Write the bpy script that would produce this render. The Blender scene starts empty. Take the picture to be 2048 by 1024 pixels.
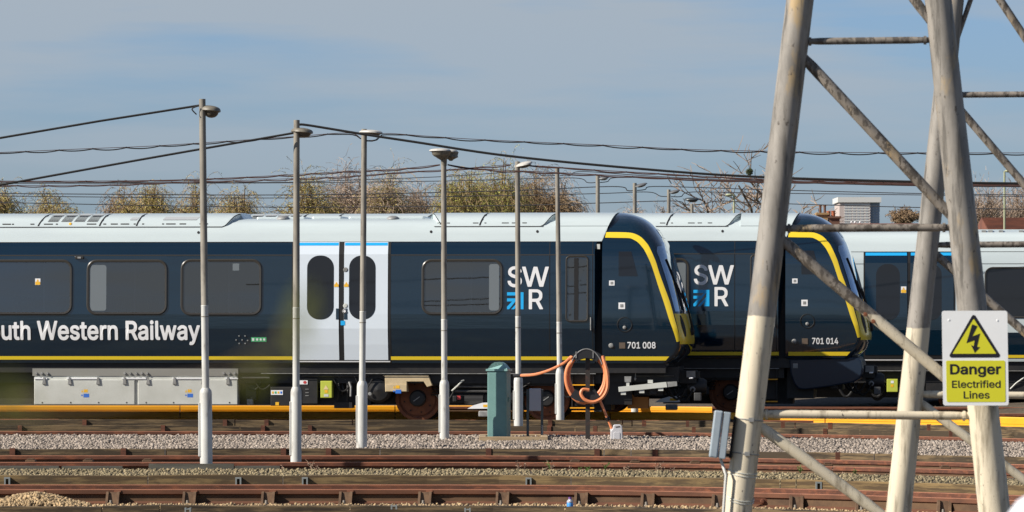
import bpy, math, random
import numpy as np
from mathutils import Vector, Matrix
random.seed(7)
rng = np.random.default_rng(11)
R = math.radians
C = bpy.context.scene.collection
scene = bpy.context.scene

# ------------------------------------------------------------------ camera, world, sun
F = 10700.0          # focal length in pixels of a 2048 wide frame
HOR = 639.0          # picture row of the horizon
H = 1.82             # camera height
cam_d = bpy.data.cameras.new('camera')
cam = bpy.data.objects.new('camera', cam_d)
C.objects.link(cam)
cam.location = (0, 0, H)
cam.rotation_euler = (R(90), 0, 0)
cam_d.sensor_width = 36.0
cam_d.lens = 36.0 * F / 2048.0
cam_d.shift_y = (HOR - 512.0) / 2048.0
cam_d.clip_start = 0.05
cam_d.clip_end = 20000
cam_d.dof.use_dof = True
cam_d.dof.focus_distance = 80.0
cam_d.dof.aperture_fstop = 24.0
scene.camera = cam

SUN_EL, SUN_AZ = R(33.5), R(68.5)      # azimuth left of the view axis, behind the camera
to_sun = Vector((-math.sin(SUN_AZ) * math.cos(SUN_EL), -math.cos(SUN_AZ) * math.cos(SUN_EL), math.sin(SUN_EL)))
sun_d = bpy.data.lights.new('sun', 'SUN')
sun_d.energy = 5.0
sun_d.angle = R(0.53)
sun_d.color = (1.0, 0.93, 0.83)
sun = bpy.data.objects.new('sun', sun_d)
C.objects.link(sun)
sun.rotation_euler = (-to_sun).to_track_quat('-Z', 'Y').to_euler()

world = bpy.data.worlds.new("World")
scene.world = world
world.use_nodes = True
nt = world.node_tree
nt.nodes.clear()
N = nt.nodes.new
L = nt.links.new
out = N('ShaderNodeOutputWorld')
bg = N('ShaderNodeBackground')
bg.inputs['Strength'].default_value = 0.10
sky = N('ShaderNodeTexSky')
sky.sky_type = 'NISHITA'
sky.sun_disc = False
sky.sun_elevation = SUN_EL
sky.sun_rotation = math.atan2(to_sun.x, to_sun.y)
sky.air_density = 1.0
sky.dust_density = 0.6
sky.ozone_density = 2.0
tc = N('ShaderNodeTexCoord')
mp = N('ShaderNodeMapping')
mp.inputs['Scale'].default_value = (9.0, 9.0, 75.0)
mp.inputs['Rotation'].default_value = (0, R(-1.2), 0)
L(tc.outputs['Generated'], mp.inputs['Vector'])
nz = N('ShaderNodeTexNoise')
nz.inputs['Scale'].default_value = 1.6
nz.inputs['Detail'].default_value = 5.0
nz.inputs['Roughness'].default_value = 0.48
L(mp.outputs['Vector'], nz.inputs['Vector'])
cr = N('ShaderNodeValToRGB')
cr.color_ramp.elements[0].position = 0.35
cr.color_ramp.elements[0].color = (0, 0, 0, 1)
cr.color_ramp.elements[1].position = 0.60
cr.color_ramp.elements[1].color = (1, 1, 1, 1)
L(nz.outputs['Fac'], cr.inputs['Fac'])
# clouds thicken upward from the horizon
sep = N('ShaderNodeSeparateXYZ')
L(tc.outputs['Generated'], sep.inputs['Vector'])
mr = N('ShaderNodeMapRange')
mr.inputs['From Min'].default_value = 0.006
mr.inputs['From Max'].default_value = 0.062
mr.inputs['To Min'].default_value = 0.22
mr.inputs['To Max'].default_value = 0.95
L(sep.outputs['Z'], mr.inputs['Value'])
mul = N('ShaderNodeMath')
mul.operation = 'MULTIPLY'
L(cr.outputs['Color'], mul.inputs[0])
L(mr.outputs['Result'], mul.inputs[1])
tint = N('ShaderNodeMix')
tint.data_type = 'RGBA'
tint.blend_type = 'MULTIPLY'
tint.inputs['Factor'].default_value = 1.0
L(sky.outputs['Color'], tint.inputs['A'])
tm = N('ShaderNodeMix')
tm.data_type = 'RGBA'
tr = N('ShaderNodeMapRange')
tr.inputs['From Min'].default_value = 0.05
tr.inputs['From Max'].default_value = 0.30
L(sep.outputs['Z'], tr.inputs['Value'])
L(tr.outputs['Result'], tm.inputs['Factor'])
tm.inputs['A'].default_value = (0.42, 0.55, 0.86, 1)      # clear air low over the horizon
tm.inputs['B'].default_value = (0.30, 0.37, 0.49, 1)      # dome above the view, darkened to cut the fill light
L(tm.outputs['Result'], tint.inputs['B'])
mix = N('ShaderNodeMix')
mix.data_type = 'RGBA'
fd = N('ShaderNodeMapRange')       # unseen clouds overhead reduced to lower the fill light
fd.inputs['From Min'].default_value = 0.10
fd.inputs['From Max'].default_value = 0.35
fd.inputs['To Min'].default_value = 1.0
fd.inputs['To Max'].default_value = 0.35
L(sep.outputs['Z'], fd.inputs['Value'])
mu2 = N('ShaderNodeMath')
mu2.operation = 'MULTIPLY'
L(mul.outputs['Value'], mu2.inputs[0])
L(fd.outputs['Result'], mu2.inputs[1])
L(mu2.outputs['Value'], mix.inputs['Factor'])
L(tint.outputs['Result'], mix.inputs['A'])
mix.inputs['B'].default_value = (2.86, 3.30, 3.78, 1)
L(mix.outputs['Result'], bg.inputs['Color'])
L(bg.outputs['Background'], out.inputs['Surface'])

vs = scene.view_settings
vs.view_transform = 'Standard'
vs.look = 'None'
vs.exposure = 0.46
vs.gamma = 1.0
vs.use_curve_mapping = False
scene.cycles.max_bounces = 6
scene.cycles.use_denoising = True


# ------------------------------------------------------------------ helpers
def P(px, py, Y):
    """point seen at picture position (px, py) at distance Y"""
    return Vector(((px - 1024.0) * Y / F, Y, H + (HOR - py) * Y / F))


def curve_k(px):
    return 0.065 * max(0.0, (min(px, 2500) - 850.0) / 1190.0) ** 2


def YL(px, Y0):
    """distance of a yard line (rail, board) along picture column px: the tracks swing nearer on the right"""
    return Y0 / (1.0 + curve_k(px))


def tag(o, label=None, cat=None, group=None, kind=None):
    if label: o['label'] = label
    if cat: o['category'] = cat
    if group: o['group'] = group
    if kind: o['kind'] = kind
    return o


def empty(name, loc, rz=0.0):
    o = bpy.data.objects.new(name, None)
    o.empty_display_size = 0.2
    C.objects.link(o)
    o.location = loc
    o.rotation_euler = (0, 0, rz)
    return o


def smooth_pts(pts, n=10):
    out = []
    for i in range(len(pts) - 1):
        p0, p1, p2, p3 = pts[max(i - 1, 0)], pts[i], pts[i + 1], pts[min(i + 2, len(pts) - 1)]
        for j in range(n):
            t = j / n
            out.append(tuple(0.5 * ((2 * b) + (c - a) * t + (2 * a - 5 * b + 4 * c - d) * t * t + (3 * b - a - 3 * c + d) * t ** 3) for a, b, c, d in zip(p0, p1, p2, p3)))
    out.append(tuple(pts[-1]))
    return out


def adopt(o, parent):
    """parent a mesh built in world coordinates"""
    o.parent = parent
    o.matrix_parent_inverse = Matrix.Translation(-Vector(parent.location))


class MB:
    def __init__(self):
        self.v, self.f, self.m = [], [], []

    def add(self, vs, fs, mi=0):
        b = len(self.v)
        self.v += [tuple(p) for p in vs]
        self.f += [tuple(b + i for i in f) for f in fs]
        self.m += [mi] * len(fs)
        return self

    def box(self, a, b, mi=0, M=None):
        x0, y0, z0 = a
        x1, y1, z1 = b
        vs = [Vector(p) for p in ((x0, y0, z0), (x1, y0, z0), (x1, y1, z0), (x0, y1, z0), (x0, y0, z1), (x1, y0, z1), (x1, y1, z1), (x0, y1, z1))]
        if M: vs = [M @ p for p in vs]
        return self.add(vs, [(0, 3, 2, 1), (4, 5, 6, 7), (0, 1, 5, 4), (1, 2, 6, 5), (2, 3, 7, 6), (3, 0, 4, 7)], mi)

    def prism(self, pts, y0, y1, mi=0, M=None):
        """outline in x,z extruded along y"""
        n = len(pts)
        vs = [Vector((x, y0, z)) for x, z in pts] + [Vector((x, y1, z)) for x, z in pts]
        if M: vs = [M @ p for p in vs]
        fs = [tuple(range(n)), tuple(range(2 * n - 1, n - 1, -1))]
        fs += [(i, n + i, n + (i + 1) % n, (i + 1) % n) for i in range(n)]
        return self.add(vs, fs, mi)

    def tube(self, pts, r, seg=10, mi=0, caps=True, mis=None):
        pts = [Vector(p) for p in pts]
        n = len(pts)
        rs = r if isinstance(r, (list, tuple)) else [r] * n
        vs, fs, ms = [], [], []
        up = None
        for i, p in enumerate(pts):
            d = (pts[min(i + 1, n - 1)] - pts[max(i - 1, 0)])
            if d.length < 1e-9: d = Vector((0, 0, 1))
            d.normalize()
            if up is None:
                up = d.orthogonal().normalized()
            else:
                up = (up - d * up.dot(d))
                up = up.normalized() if up.length > 1e-6 else d.orthogonal().normalized()
            w = d.cross(up)
            for k in range(seg):
                a = 2 * math.pi * k / seg
                vs.append(p + (up * math.cos(a) + w * math.sin(a)) * rs[i])
        b = len(self.v)
        self.v += [tuple(q) for q in vs]
        for i in range(n - 1):
            for k in range(seg):
                self.f.append((b + i * seg + k, b + i * seg + (k + 1) % seg, b + (i + 1) * seg + (k + 1) % seg, b + (i + 1) * seg + k))
                self.m.append(mis[i] if mis else mi)
        if caps:
            self.f.append(tuple(b + k for k in range(seg))[::-1]); self.m.append(mis[0] if mis else mi)
            self.f.append(tuple(b + (n - 1) * seg + k for k in range(seg))); self.m.append(mis[-1] if mis else mi)
        return self

    def lathe(self, prof, origin, axis, seg=32, mi=0, mis=None):
        """prof: (radius, along) list; axis: unit direction"""
        ax = Vector(axis).normalized()
        u = ax.orthogonal().normalized()
        w = ax.cross(u)
        o = Vector(origin)
        b = len(self.v)
        for r, h in prof:
            for k in range(seg):
                a = 2 * math.pi * k / seg
                self.v.append(tuple(o + ax * h + (u * math.cos(a) + w * math.sin(a)) * max(r, 1e-4)))
        for i in range(len(prof) - 1):
            for k in range(seg):
                self.f.append((b + i * seg + k, b + i * seg + (k + 1) % seg, b + (i + 1) * seg + (k + 1) % seg, b + (i + 1) * seg + k))
                self.m.append(mis[i] if mis else mi)
        return self

    def ellipsoid(self, c, r, z0=-1.0, z1=1.0, seg=20, rings=8, mi=0, M=None, pw=1.0):
        c = Vector(c)
        b = len(self.v)
        a0, a1 = math.asin(z0), math.asin(z1)
        for i in range(rings + 1):
            a = a0 + (a1 - a0) * i / rings
            for k in range(seg):
                t = 2 * math.pi * k / seg
                p = Vector((r[0] * math.cos(a) * math.cos(t), r[1] * math.cos(a) * math.sin(t), r[2] * math.copysign(abs(math.sin(a)) ** pw, math.sin(a))))
                if M: p = M @ p
                self.v.append(tuple(c + p))
        for i in range(rings):
            for k in range(seg):
                self.f.append((b + i * seg + k, b + i * seg + (k + 1) % seg, b + (i + 1) * seg + (k + 1) % seg, b + (i + 1) * seg + k))
                self.m.append(mi)
        self.f.append(tuple(b + k for k in range(seg))[::-1]); self.m.append(mi)
        self.f.append(tuple(b + rings * seg + k for k in range(seg))); self.m.append(mi)
        return self

    def grid(self, rows, mi=0, flip=False):
        """rows: list of equally long point lists"""
        b = len(self.v)
        n = len(rows[0])
        for r in rows: self.v += [tuple(p) for p in r]
        for i in range(len(rows) - 1):
            for k in range(n - 1):
                q = (b + i * n + k, b + i * n + k + 1, b + (i + 1) * n + k + 1, b + (i + 1) * n + k)
                self.f.append(q[::-1] if flip else q)
                self.m.append(mi)
        return self

    def build(self, name, mats, parent=None, smooth=False, bevel=0.0, world=False):
        me = bpy.data.meshes.new(name)
        me.from_pydata(self.v, [], self.f)
        for m in (mats if isinstance(mats, (list, tuple)) else [mats]): me.materials.append(m)
        if len(me.materials) > 1:
            me.polygons.foreach_set('material_index', self.m)
        if smooth:
            me.polygons.foreach_set('use_smooth', [True] * len(me.polygons))
        me.update()
        o = bpy.data.objects.new(name, me)
        C.objects.link(o)
        if smooth:
            md = o.modifiers.new('edges', 'EDGE_SPLIT'); md.split_angle = R(38)
        if bevel:
            md = o.modifiers.new('bevel', 'BEVEL'); md.width = bevel; md.segments = 2; md.limit_method = 'ANGLE'
        if parent:
            if world: adopt(o, parent)
            else: o.parent = parent
        return o


def build_split(self, name, mats, parent=None, **kw):
    """one object per separate piece"""
    par = list(range(len(self.v)))

    def find(a):
        while par[a] != a:
            par[a] = par[par[a]]; a = par[a]
        return a

    for f in self.f:
        r = find(f[0])
        for i in f[1:]: par[find(i)] = r
    groups = {}
    for k, f in enumerate(self.f): groups.setdefault(find(f[0]), []).append(k)
    objs = []
    for ks in groups.values():
        q = MB()
        idx = {}
        for k in ks:
            for i in self.f[k]:
                if i not in idx:
                    idx[i] = len(q.v); q.v.append(self.v[i])
            q.f.append(tuple(idx[i] for i in self.f[k])); q.m.append(self.m[k])
        objs.append(q.build(name, mats, parent, **kw))
    return objs


MB.build_split = build_split


def fast_mesh(name, verts, faces_n, mats, parent=None):
    """verts Nx3; faces_n Mxk, equal sided"""
    me = bpy.data.meshes.new(name)
    k = faces_n.shape[1]
    me.vertices.add(len(verts)); me.vertices.foreach_set('co', np.asarray(verts, dtype=np.float32).ravel())
    me.loops.add(faces_n.size); me.loops.foreach_set('vertex_index', faces_n.astype(np.int32).ravel())
    me.polygons.add(len(faces_n))
    me.polygons.foreach_set('loop_start', np.arange(0, faces_n.size, k, dtype=np.int32))
    for m in (mats if isinstance(mats, (list, tuple)) else [mats]): me.materials.append(m)
    me.update(calc_edges=True); me.validate()
    o = bpy.data.objects.new(name, me)
    C.objects.link(o)
    if parent: adopt(o, parent)
    return o


def copy_tree(o, parent=None, skip=()):
    c = o.copy(); C.objects.link(c)
    if parent: c.parent = parent
    for ch in list(o.children):
        if ch not in skip: copy_tree(ch, c, skip)
    return c


# ------------------------------------------------------------------ materials
MATS = {}


def mat(name, col, rough=0.6, metal=0.0, col2=None, scale=8.0, lo=0.4, hi=0.65, stretch=(1, 1, 1), detail=6.0, bump=0.0, bscale=None,
        col3=None, scale3=2.0, lo3=0.5, hi3=0.7, coat=0.0, spec=0.5, coords='Object', rand=0.0, nrough=0.6, stretch3=None, trans=0.0, emit=0.0):
    m = bpy.data.materials.new(name)
    m.use_nodes = True
    t = m.node_tree
    b = t.nodes['Principled BSDF']
    b.inputs['Base Color'].default_value = (*col, 1)
    b.inputs['Roughness'].default_value = rough
    b.inputs['Metallic'].default_value = metal
    b.inputs['Specular IOR Level'].default_value = spec
    b.inputs['Coat Weight'].default_value = coat
    b.inputs['Coat Roughness'].default_value = 0.03
    if trans: b.inputs['Transmission Weight'].default_value = trans
    if emit:
        b.inputs['Emission Color'].default_value = (*col, 1); b.inputs['Emission Strength'].default_value = emit
    co = t.nodes.new('ShaderNodeTexCoord')

    def noise(sc, st, det=detail):
        mpn = t.nodes.new('ShaderNodeMapping')
        mpn.inputs['Scale'].default_value = tuple(sc * s for s in st)
        t.links.new(co.outputs[coords], mpn.inputs['Vector'])
        n = t.nodes.new('ShaderNodeTexNoise')
        n.inputs['Scale'].default_value = 1.0
        n.inputs['Detail'].default_value = det
        n.inputs['Roughness'].default_value = nrough
        t.links.new(mpn.outputs['Vector'], n.inputs['Vector'])
        return n

    src = None

    def layer(src, c2, sc, lo_, hi_, st):
        n = noise(sc, st)
        r = t.nodes.new('ShaderNodeMapRange')
        r.inputs['From Min'].default_value = lo_; r.inputs['From Max'].default_value = hi_
        t.links.new(n.outputs['Fac'], r.inputs['Value'])
        mx = t.nodes.new('ShaderNodeMix'); mx.data_type = 'RGBA'
        t.links.new(r.outputs['Result'], mx.inputs['Factor'])
        if src is None: mx.inputs['A'].default_value = (*col, 1)
        else: t.links.new(src, mx.inputs['A'])
        mx.inputs['B'].default_value = (*c2, 1)
        return mx.outputs['Result']

    if col2: src = layer(src, col2, scale, lo, hi, stretch)
    if col3: src = layer(src, col3, scale3, lo3, hi3, stretch3 or stretch)
    if rand:
        oi = t.nodes.new('ShaderNodeNewGeometry')
        r = t.nodes.new('ShaderNodeMapRange')
        r.inputs['To Min'].default_value = 1 - rand; r.inputs['To Max'].default_value = 1 + rand
        t.links.new(oi.outputs['Random Per Island'], r.inputs['Value'])
        mx = t.nodes.new('ShaderNodeVectorMath'); mx.operation = 'SCALE'
        if src is None: mx.inputs[0].default_value = col
        else: t.links.new(src, mx.inputs[0])
        t.links.new(r.outputs['Result'], mx.inputs['Scale'])
        src = mx.outputs['Vector']
    if src is not None: t.links.new(src, b.inputs['Base Color'])
    if bump:
        n = noise(bscale or scale * 2, stretch)
        bp = t.nodes.new('ShaderNodeBump')
        bp.inputs['Strength'].default_value = bump
        bp.inputs['Distance'].default_value = 0.02
        t.links.new(n.outputs['Fac'], bp.inputs['Height'])
        t.links.new(bp.outputs['Normal'], b.inputs['Normal'])
    MATS[name] = m
    return m


navy = mat('navy_paint', (0.0026, 0.0140, 0.028), 0.06, coat=1.0, col2=(0.0032, 0.0165, 0.032), scale=1.2, stretch=(0.3, 1, 4), bump=0.10, bscale=0.9)
white_paint = mat('white_train_paint', (0.53, 0.60, 0.605), 0.28, col2=(0.50, 0.565, 0.575), scale=1.5, stretch=(0.4, 1, 3), coat=0.2)
door_paint = mat('pale_door_paint', (0.70, 0.77, 0.83), 0.22, coat=0.3)
yellow = mat('yellow_paint', (0.80, 0.58, 0.03), 0.25, coat=0.3)
blue = mat('sky_blue_vinyl', (0.02, 0.42, 0.85), 0.3)
letter = mat('white_vinyl', (0.82, 0.82, 0.82), 0.4)
glass = mat('window_glass', (0.024, 0.024, 0.021), 0.02, spec=0.9, coat=0.5, bump=0.05, bscale=1.0)
interior_m = mat('saloon_panel', (0.36, 0.35, 0.32), 0.6)
seat_m = mat('seat_cloth', (0.05, 0.06, 0.085), 0.8)


def tinted_pane(name, tint, refl):
    m = bpy.data.materials.new(name)
    m.use_nodes = True
    t = m.node_tree
    t.nodes.clear()
    o = t.nodes.new('ShaderNodeOutputMaterial')
    tr = t.nodes.new('ShaderNodeBsdfTransparent'); tr.inputs['Color'].default_value = (*tint, 1)
    gl = t.nodes.new('ShaderNodeBsdfGlossy'); gl.inputs['Roughness'].default_value = 0.01
    df = t.nodes.new('ShaderNodeBsdfDiffuse'); df.inputs['Color'].default_value = (0.055, 0.055, 0.05, 1)
    m1 = t.nodes.new('ShaderNodeMixShader'); m1.inputs['Fac'].default_value = 0.34
    m2 = t.nodes.new('ShaderNodeMixShader')
    fr = t.nodes.new('ShaderNodeFresnel'); fr.inputs['IOR'].default_value = refl
    t.links.new(tr.outputs[0], m1.inputs[1]); t.links.new(df.outputs[0], m1.inputs[2])
    t.links.new(fr.outputs[0], m2.inputs['Fac']); t.links.new(m1.outputs[0], m2.inputs[1]); t.links.new(gl.outputs[0], m2.inputs[2])
    t.links.new(m2.outputs[0], o.inputs['Surface'])
    return m


pane_m = tinted_pane('tinted_saloon_glass', (0.60, 0.61, 0.58), 2.25)
glass_dark = mat('dark_window_glass', (0.014, 0.015, 0.018), 0.03, spec=0.5)
screen_glass = mat('windscreen_glass', (0.36, 0.45, 0.55), 0.05, metal=0.9, spec=0.8, coat=0.6)  # metallic blue base puts the bright sky reflection into the colour
rubber = mat('window_rubber', (0.042, 0.038, 0.032), 0.3)
pane_patch = mat('pane_patch_grey', (0.16, 0.18, 0.19), 0.15)  # flat grey for light seen through to the far side, and for notices
black = mat('black_underframe', (0.010, 0.010, 0.011), 0.55, col2=(0.020, 0.018, 0.016), scale=6)
dark_gap = mat('black_rubber', (0.004, 0.004, 0.005), 0.7)
pipe_grey = mat('dull_pipe_grey', (0.07, 0.07, 0.068), 0.45, col2=(0.04, 0.038, 0.036), scale=9)
silver = mat('silver_box', (0.60, 0.61, 0.56), 0.42, col2=(0.54, 0.55, 0.50), scale=3, metal=0.0)
grey_metal = mat('grey_metal', (0.30, 0.30, 0.29), 0.5, col2=(0.2, 0.2, 0.19), scale=12)
beige = mat('beige_cover', (0.58, 0.46, 0.28), 0.6, col2=(0.50, 0.39, 0.23), scale=10)
rust = mat('rusty_steel', (0.135, 0.048, 0.025), 0.85, col2=(0.08, 0.029, 0.016), scale=5, col3=(0.24, 0.08, 0.035), scale3=18, stretch=(0.35, 1, 1.4), bump=0.2)
rust_lit = mat('lit_top_rust', (0.30, 0.12, 0.062), 0.75, col2=(0.21, 0.08, 0.042), scale=9, stretch=(0.2, 1, 1))  # paler rust, with the lit top edge of the rails in its colour
rust_chair = mat('brown_cast_chair', (0.17, 0.10, 0.055), 0.85, col2=(0.10, 0.055, 0.03), scale=14)
bolt_m = mat('worn_bolt', (0.26, 0.23, 0.19), 0.6)
rust_wheel = mat('rusty_wheel', (0.22, 0.075, 0.03), 0.8, col2=(0.15, 0.05, 0.025), scale=7)
rail_brown = mat('brown_rail_head', (0.15, 0.058, 0.028), 0.85, col2=(0.09, 0.036, 0.018), scale=6, stretch=(0.35, 1, 1.4))
rust_dark = mat('brown_rail_web', (0.125, 0.068, 0.032), 0.85, col2=(0.075, 0.04, 0.02), scale=6, stretch=(0.4, 1, 1), bump=0.25)
orange = mat('orange_guard', (0.88, 0.40, 0.012), 0.45, col2=(0.80, 0.35, 0.012), scale=3, stretch=(0.3, 1, 2))
timber = mat('weathered_timber', (0.165, 0.112, 0.055), 0.9, col2=(0.030, 0.020, 0.011), scale=1.0, stretch=(1.1, 1, 26), lo=0.44, hi=0.55, nrough=0.72,
             col3=(0.05, 0.034, 0.018), scale3=1.0, stretch3=(0.55, 1, 4), lo3=0.47, hi3=0.56, bump=0.1)
timber_pale = mat('pale_timber', (0.21, 0.14, 0.058), 0.9, col2=(0.075, 0.046, 0.02), scale=1.0, stretch=(1.3, 1, 24), lo=0.43, hi=0.56, nrough=0.72,
                  col3=(0.075, 0.05, 0.024), scale3=1.0, stretch3=(1.1, 1, 5), lo3=0.50, hi3=0.60, bump=0.1)
timber_new = mat('new_timber', (0.46, 0.34, 0.20), 0.85, col2=(0.30, 0.21, 0.12), scale=5, stretch=(0.4, 1, 6))
stone_pink = mat('pink_grey_stone', (0.335, 0.28, 0.23), 0.9, col2=(0.22, 0.18, 0.145), scale=9, rand=0.55)
stone_olive = mat('mossy_stone', (0.27, 0.215, 0.125), 0.95, col2=(0.16, 0.13, 0.07), scale=6, rand=0.5)
stone_tan = mat('tan_stone', (0.42, 0.30, 0.165), 0.95, col2=(0.28, 0.195, 0.105), scale=8, rand=0.45)
stone_dark = mat('dark_stone', (0.11, 0.085, 0.06), 0.95, col2=(0.06, 0.05, 0.035), scale=6, rand=0.4)
earth = mat('yard_ballast', (0.10, 0.074, 0.05), 0.95, col2=(0.05, 0.036, 0.024), scale=14, col3=(0.13, 0.11, 0.07), scale3=0.6, bump=0.8, bscale=22)
land = mat('rough_grassland', (0.06, 0.065, 0.03), 0.95, col2=(0.09, 0.075, 0.045), scale=0.05)
pole_white = mat('white_pole_paint', (0.60, 0.60, 0.565), 0.5, col2=(0.50, 0.495, 0.455), scale=5, stretch=(2, 2, 0.5), col3=(0.30, 0.28, 0.24), scale3=9, lo3=0.58, hi3=0.72)
pole_grey = mat('weathered_grey_pole', (0.27, 0.245, 0.20), 0.65, col2=(0.19, 0.17, 0.14), scale=6, stretch=(2, 2, 0.4), col3=(0.12, 0.105, 0.09), scale3=12, lo3=0.56, hi3=0.72)
lamp_grey = mat('lamp_canopy', (0.20, 0.18, 0.14), 0.5, col2=(0.14, 0.125, 0.095), scale=20)
lamp_pale = mat('pale_lamp_canopy', (0.55, 0.53, 0.48), 0.5, col2=(0.46, 0.44, 0.4), scale=20)
lamp_dim = mat('dull_lamp_canopy', (0.13, 0.135, 0.14), 0.5)
lamp_bowl = mat('brown_lamp_bowl', (0.10, 0.085, 0.065), 0.25)
lamp_dark = mat('dark_lamp_canopy', (0.05, 0.06, 0.065), 0.4)
cable_black = mat('black_cable', (0.018, 0.017, 0.016), 0.6)
cable_brown = mat('red_brown_cable', (0.075, 0.035, 0.028), 0.7)
cable_grey = mat('grey_cable', (0.055, 0.055, 0.06), 0.6)
green_cab = mat('green_cabinet', (0.15, 0.285, 0.265), 0.45, col2=(0.13, 0.25, 0.235), scale=6)
box_grey = mat('grey_enclosure', (0.36, 0.38, 0.42), 0.4)
post_green = mat('dark_green_post', (0.075, 0.095, 0.10), 0.5, col2=(0.05, 0.06, 0.06), scale=10)
hose_mat = mat('orange_hose', (0.78, 0.27, 0.11), 0.5, col2=(0.72, 0.24, 0.10), scale=10)
can_mat = mat('white_plastic', (0.62, 0.61, 0.62), 0.35)
label_blue = mat('blue_label', (0.03, 0.16, 0.62), 0.4)
label_yellow = mat('yellow_label', (0.85, 0.48, 0.03), 0.4)
label_green = mat('green_label', (0.06, 0.42, 0.17), 0.4)
lime = mat('lime_box', (0.50, 0.55, 0.07), 0.4)
red = mat('red_paint', (0.5, 0.05, 0.05), 0.4)
light_blue_box = mat('pale_blue_grey_box', (0.36, 0.42, 0.46), 0.45, col2=(0.32, 0.38, 0.42), scale=15)
sign_white = mat('sign_white', (0.88, 0.89, 0.88), 0.35, col2=(0.85, 0.86, 0.85), scale=6)
sign_yellow = mat('sign_yellow', (0.70, 0.67, 0.03), 0.4)
sign_black = mat('sign_black', (0.012, 0.011, 0.016), 0.45)
clip_grey = mat('galvanised_clip', (0.24, 0.26, 0.25), 0.6)
brick = mat('red_brick', (0.22, 0.07, 0.035), 0.9, col2=(0.14, 0.05, 0.03), scale=2)
tile_red = mat('red_roof_tile', (0.20, 0.075, 0.045), 0.9, col2=(0.12, 0.05, 0.035), scale=1.5)
terracotta = mat('terracotta', (0.42, 0.12, 0.05), 0.8)
pot_dark = mat('dark_chimney_pot', (0.14, 0.07, 0.045), 0.85)
concrete = mat('pale_concrete', (0.60, 0.60, 0.58), 0.85)
flat_pane = mat('hazed_flat_window', (0.33, 0.36, 0.40), 0.4)  # panes of the flats, lightened in colour to stand for distance haze
concrete_pink = mat('pinkish_panel', (0.50, 0.42, 0.39), 0.85)
slate = mat('dark_cladding', (0.27, 0.33, 0.42), 0.6)
bark = mat('brown_bark', (0.17, 0.125, 0.08), 0.9, col2=(0.11, 0.08, 0.055), scale=3)
bark_pale = mat('pale_twigs', (0.36, 0.27, 0.20), 0.9, rand=0.3)
twig_red = mat('red_brown_twigs', (0.30, 0.205, 0.11), 0.9, rand=0.4)
leaf_gold = mat('golden_spring_leaves', (0.44, 0.375, 0.10), 0.8, rand=0.5)
leaf_green = mat('yellow_green_leaves', (0.42, 0.41, 0.09), 0.8, rand=0.5)
leaf_brown = mat('brown_buds', (0.32, 0.215, 0.125), 0.85, rand=0.5)
mist = mat('mistletoe_leaves', (0.07, 0.085, 0.025), 0.8, rand=0.4)
leaf_near = mat('fresh_green_leaf', (0.20, 0.21, 0.03), 0.5)
van_white = mat('white_gloss', (0.80, 0.80, 0.84), 0.25)
tower_m = mat('tower_tube', (0.30, 0.28, 0.255), 0.6)


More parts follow.
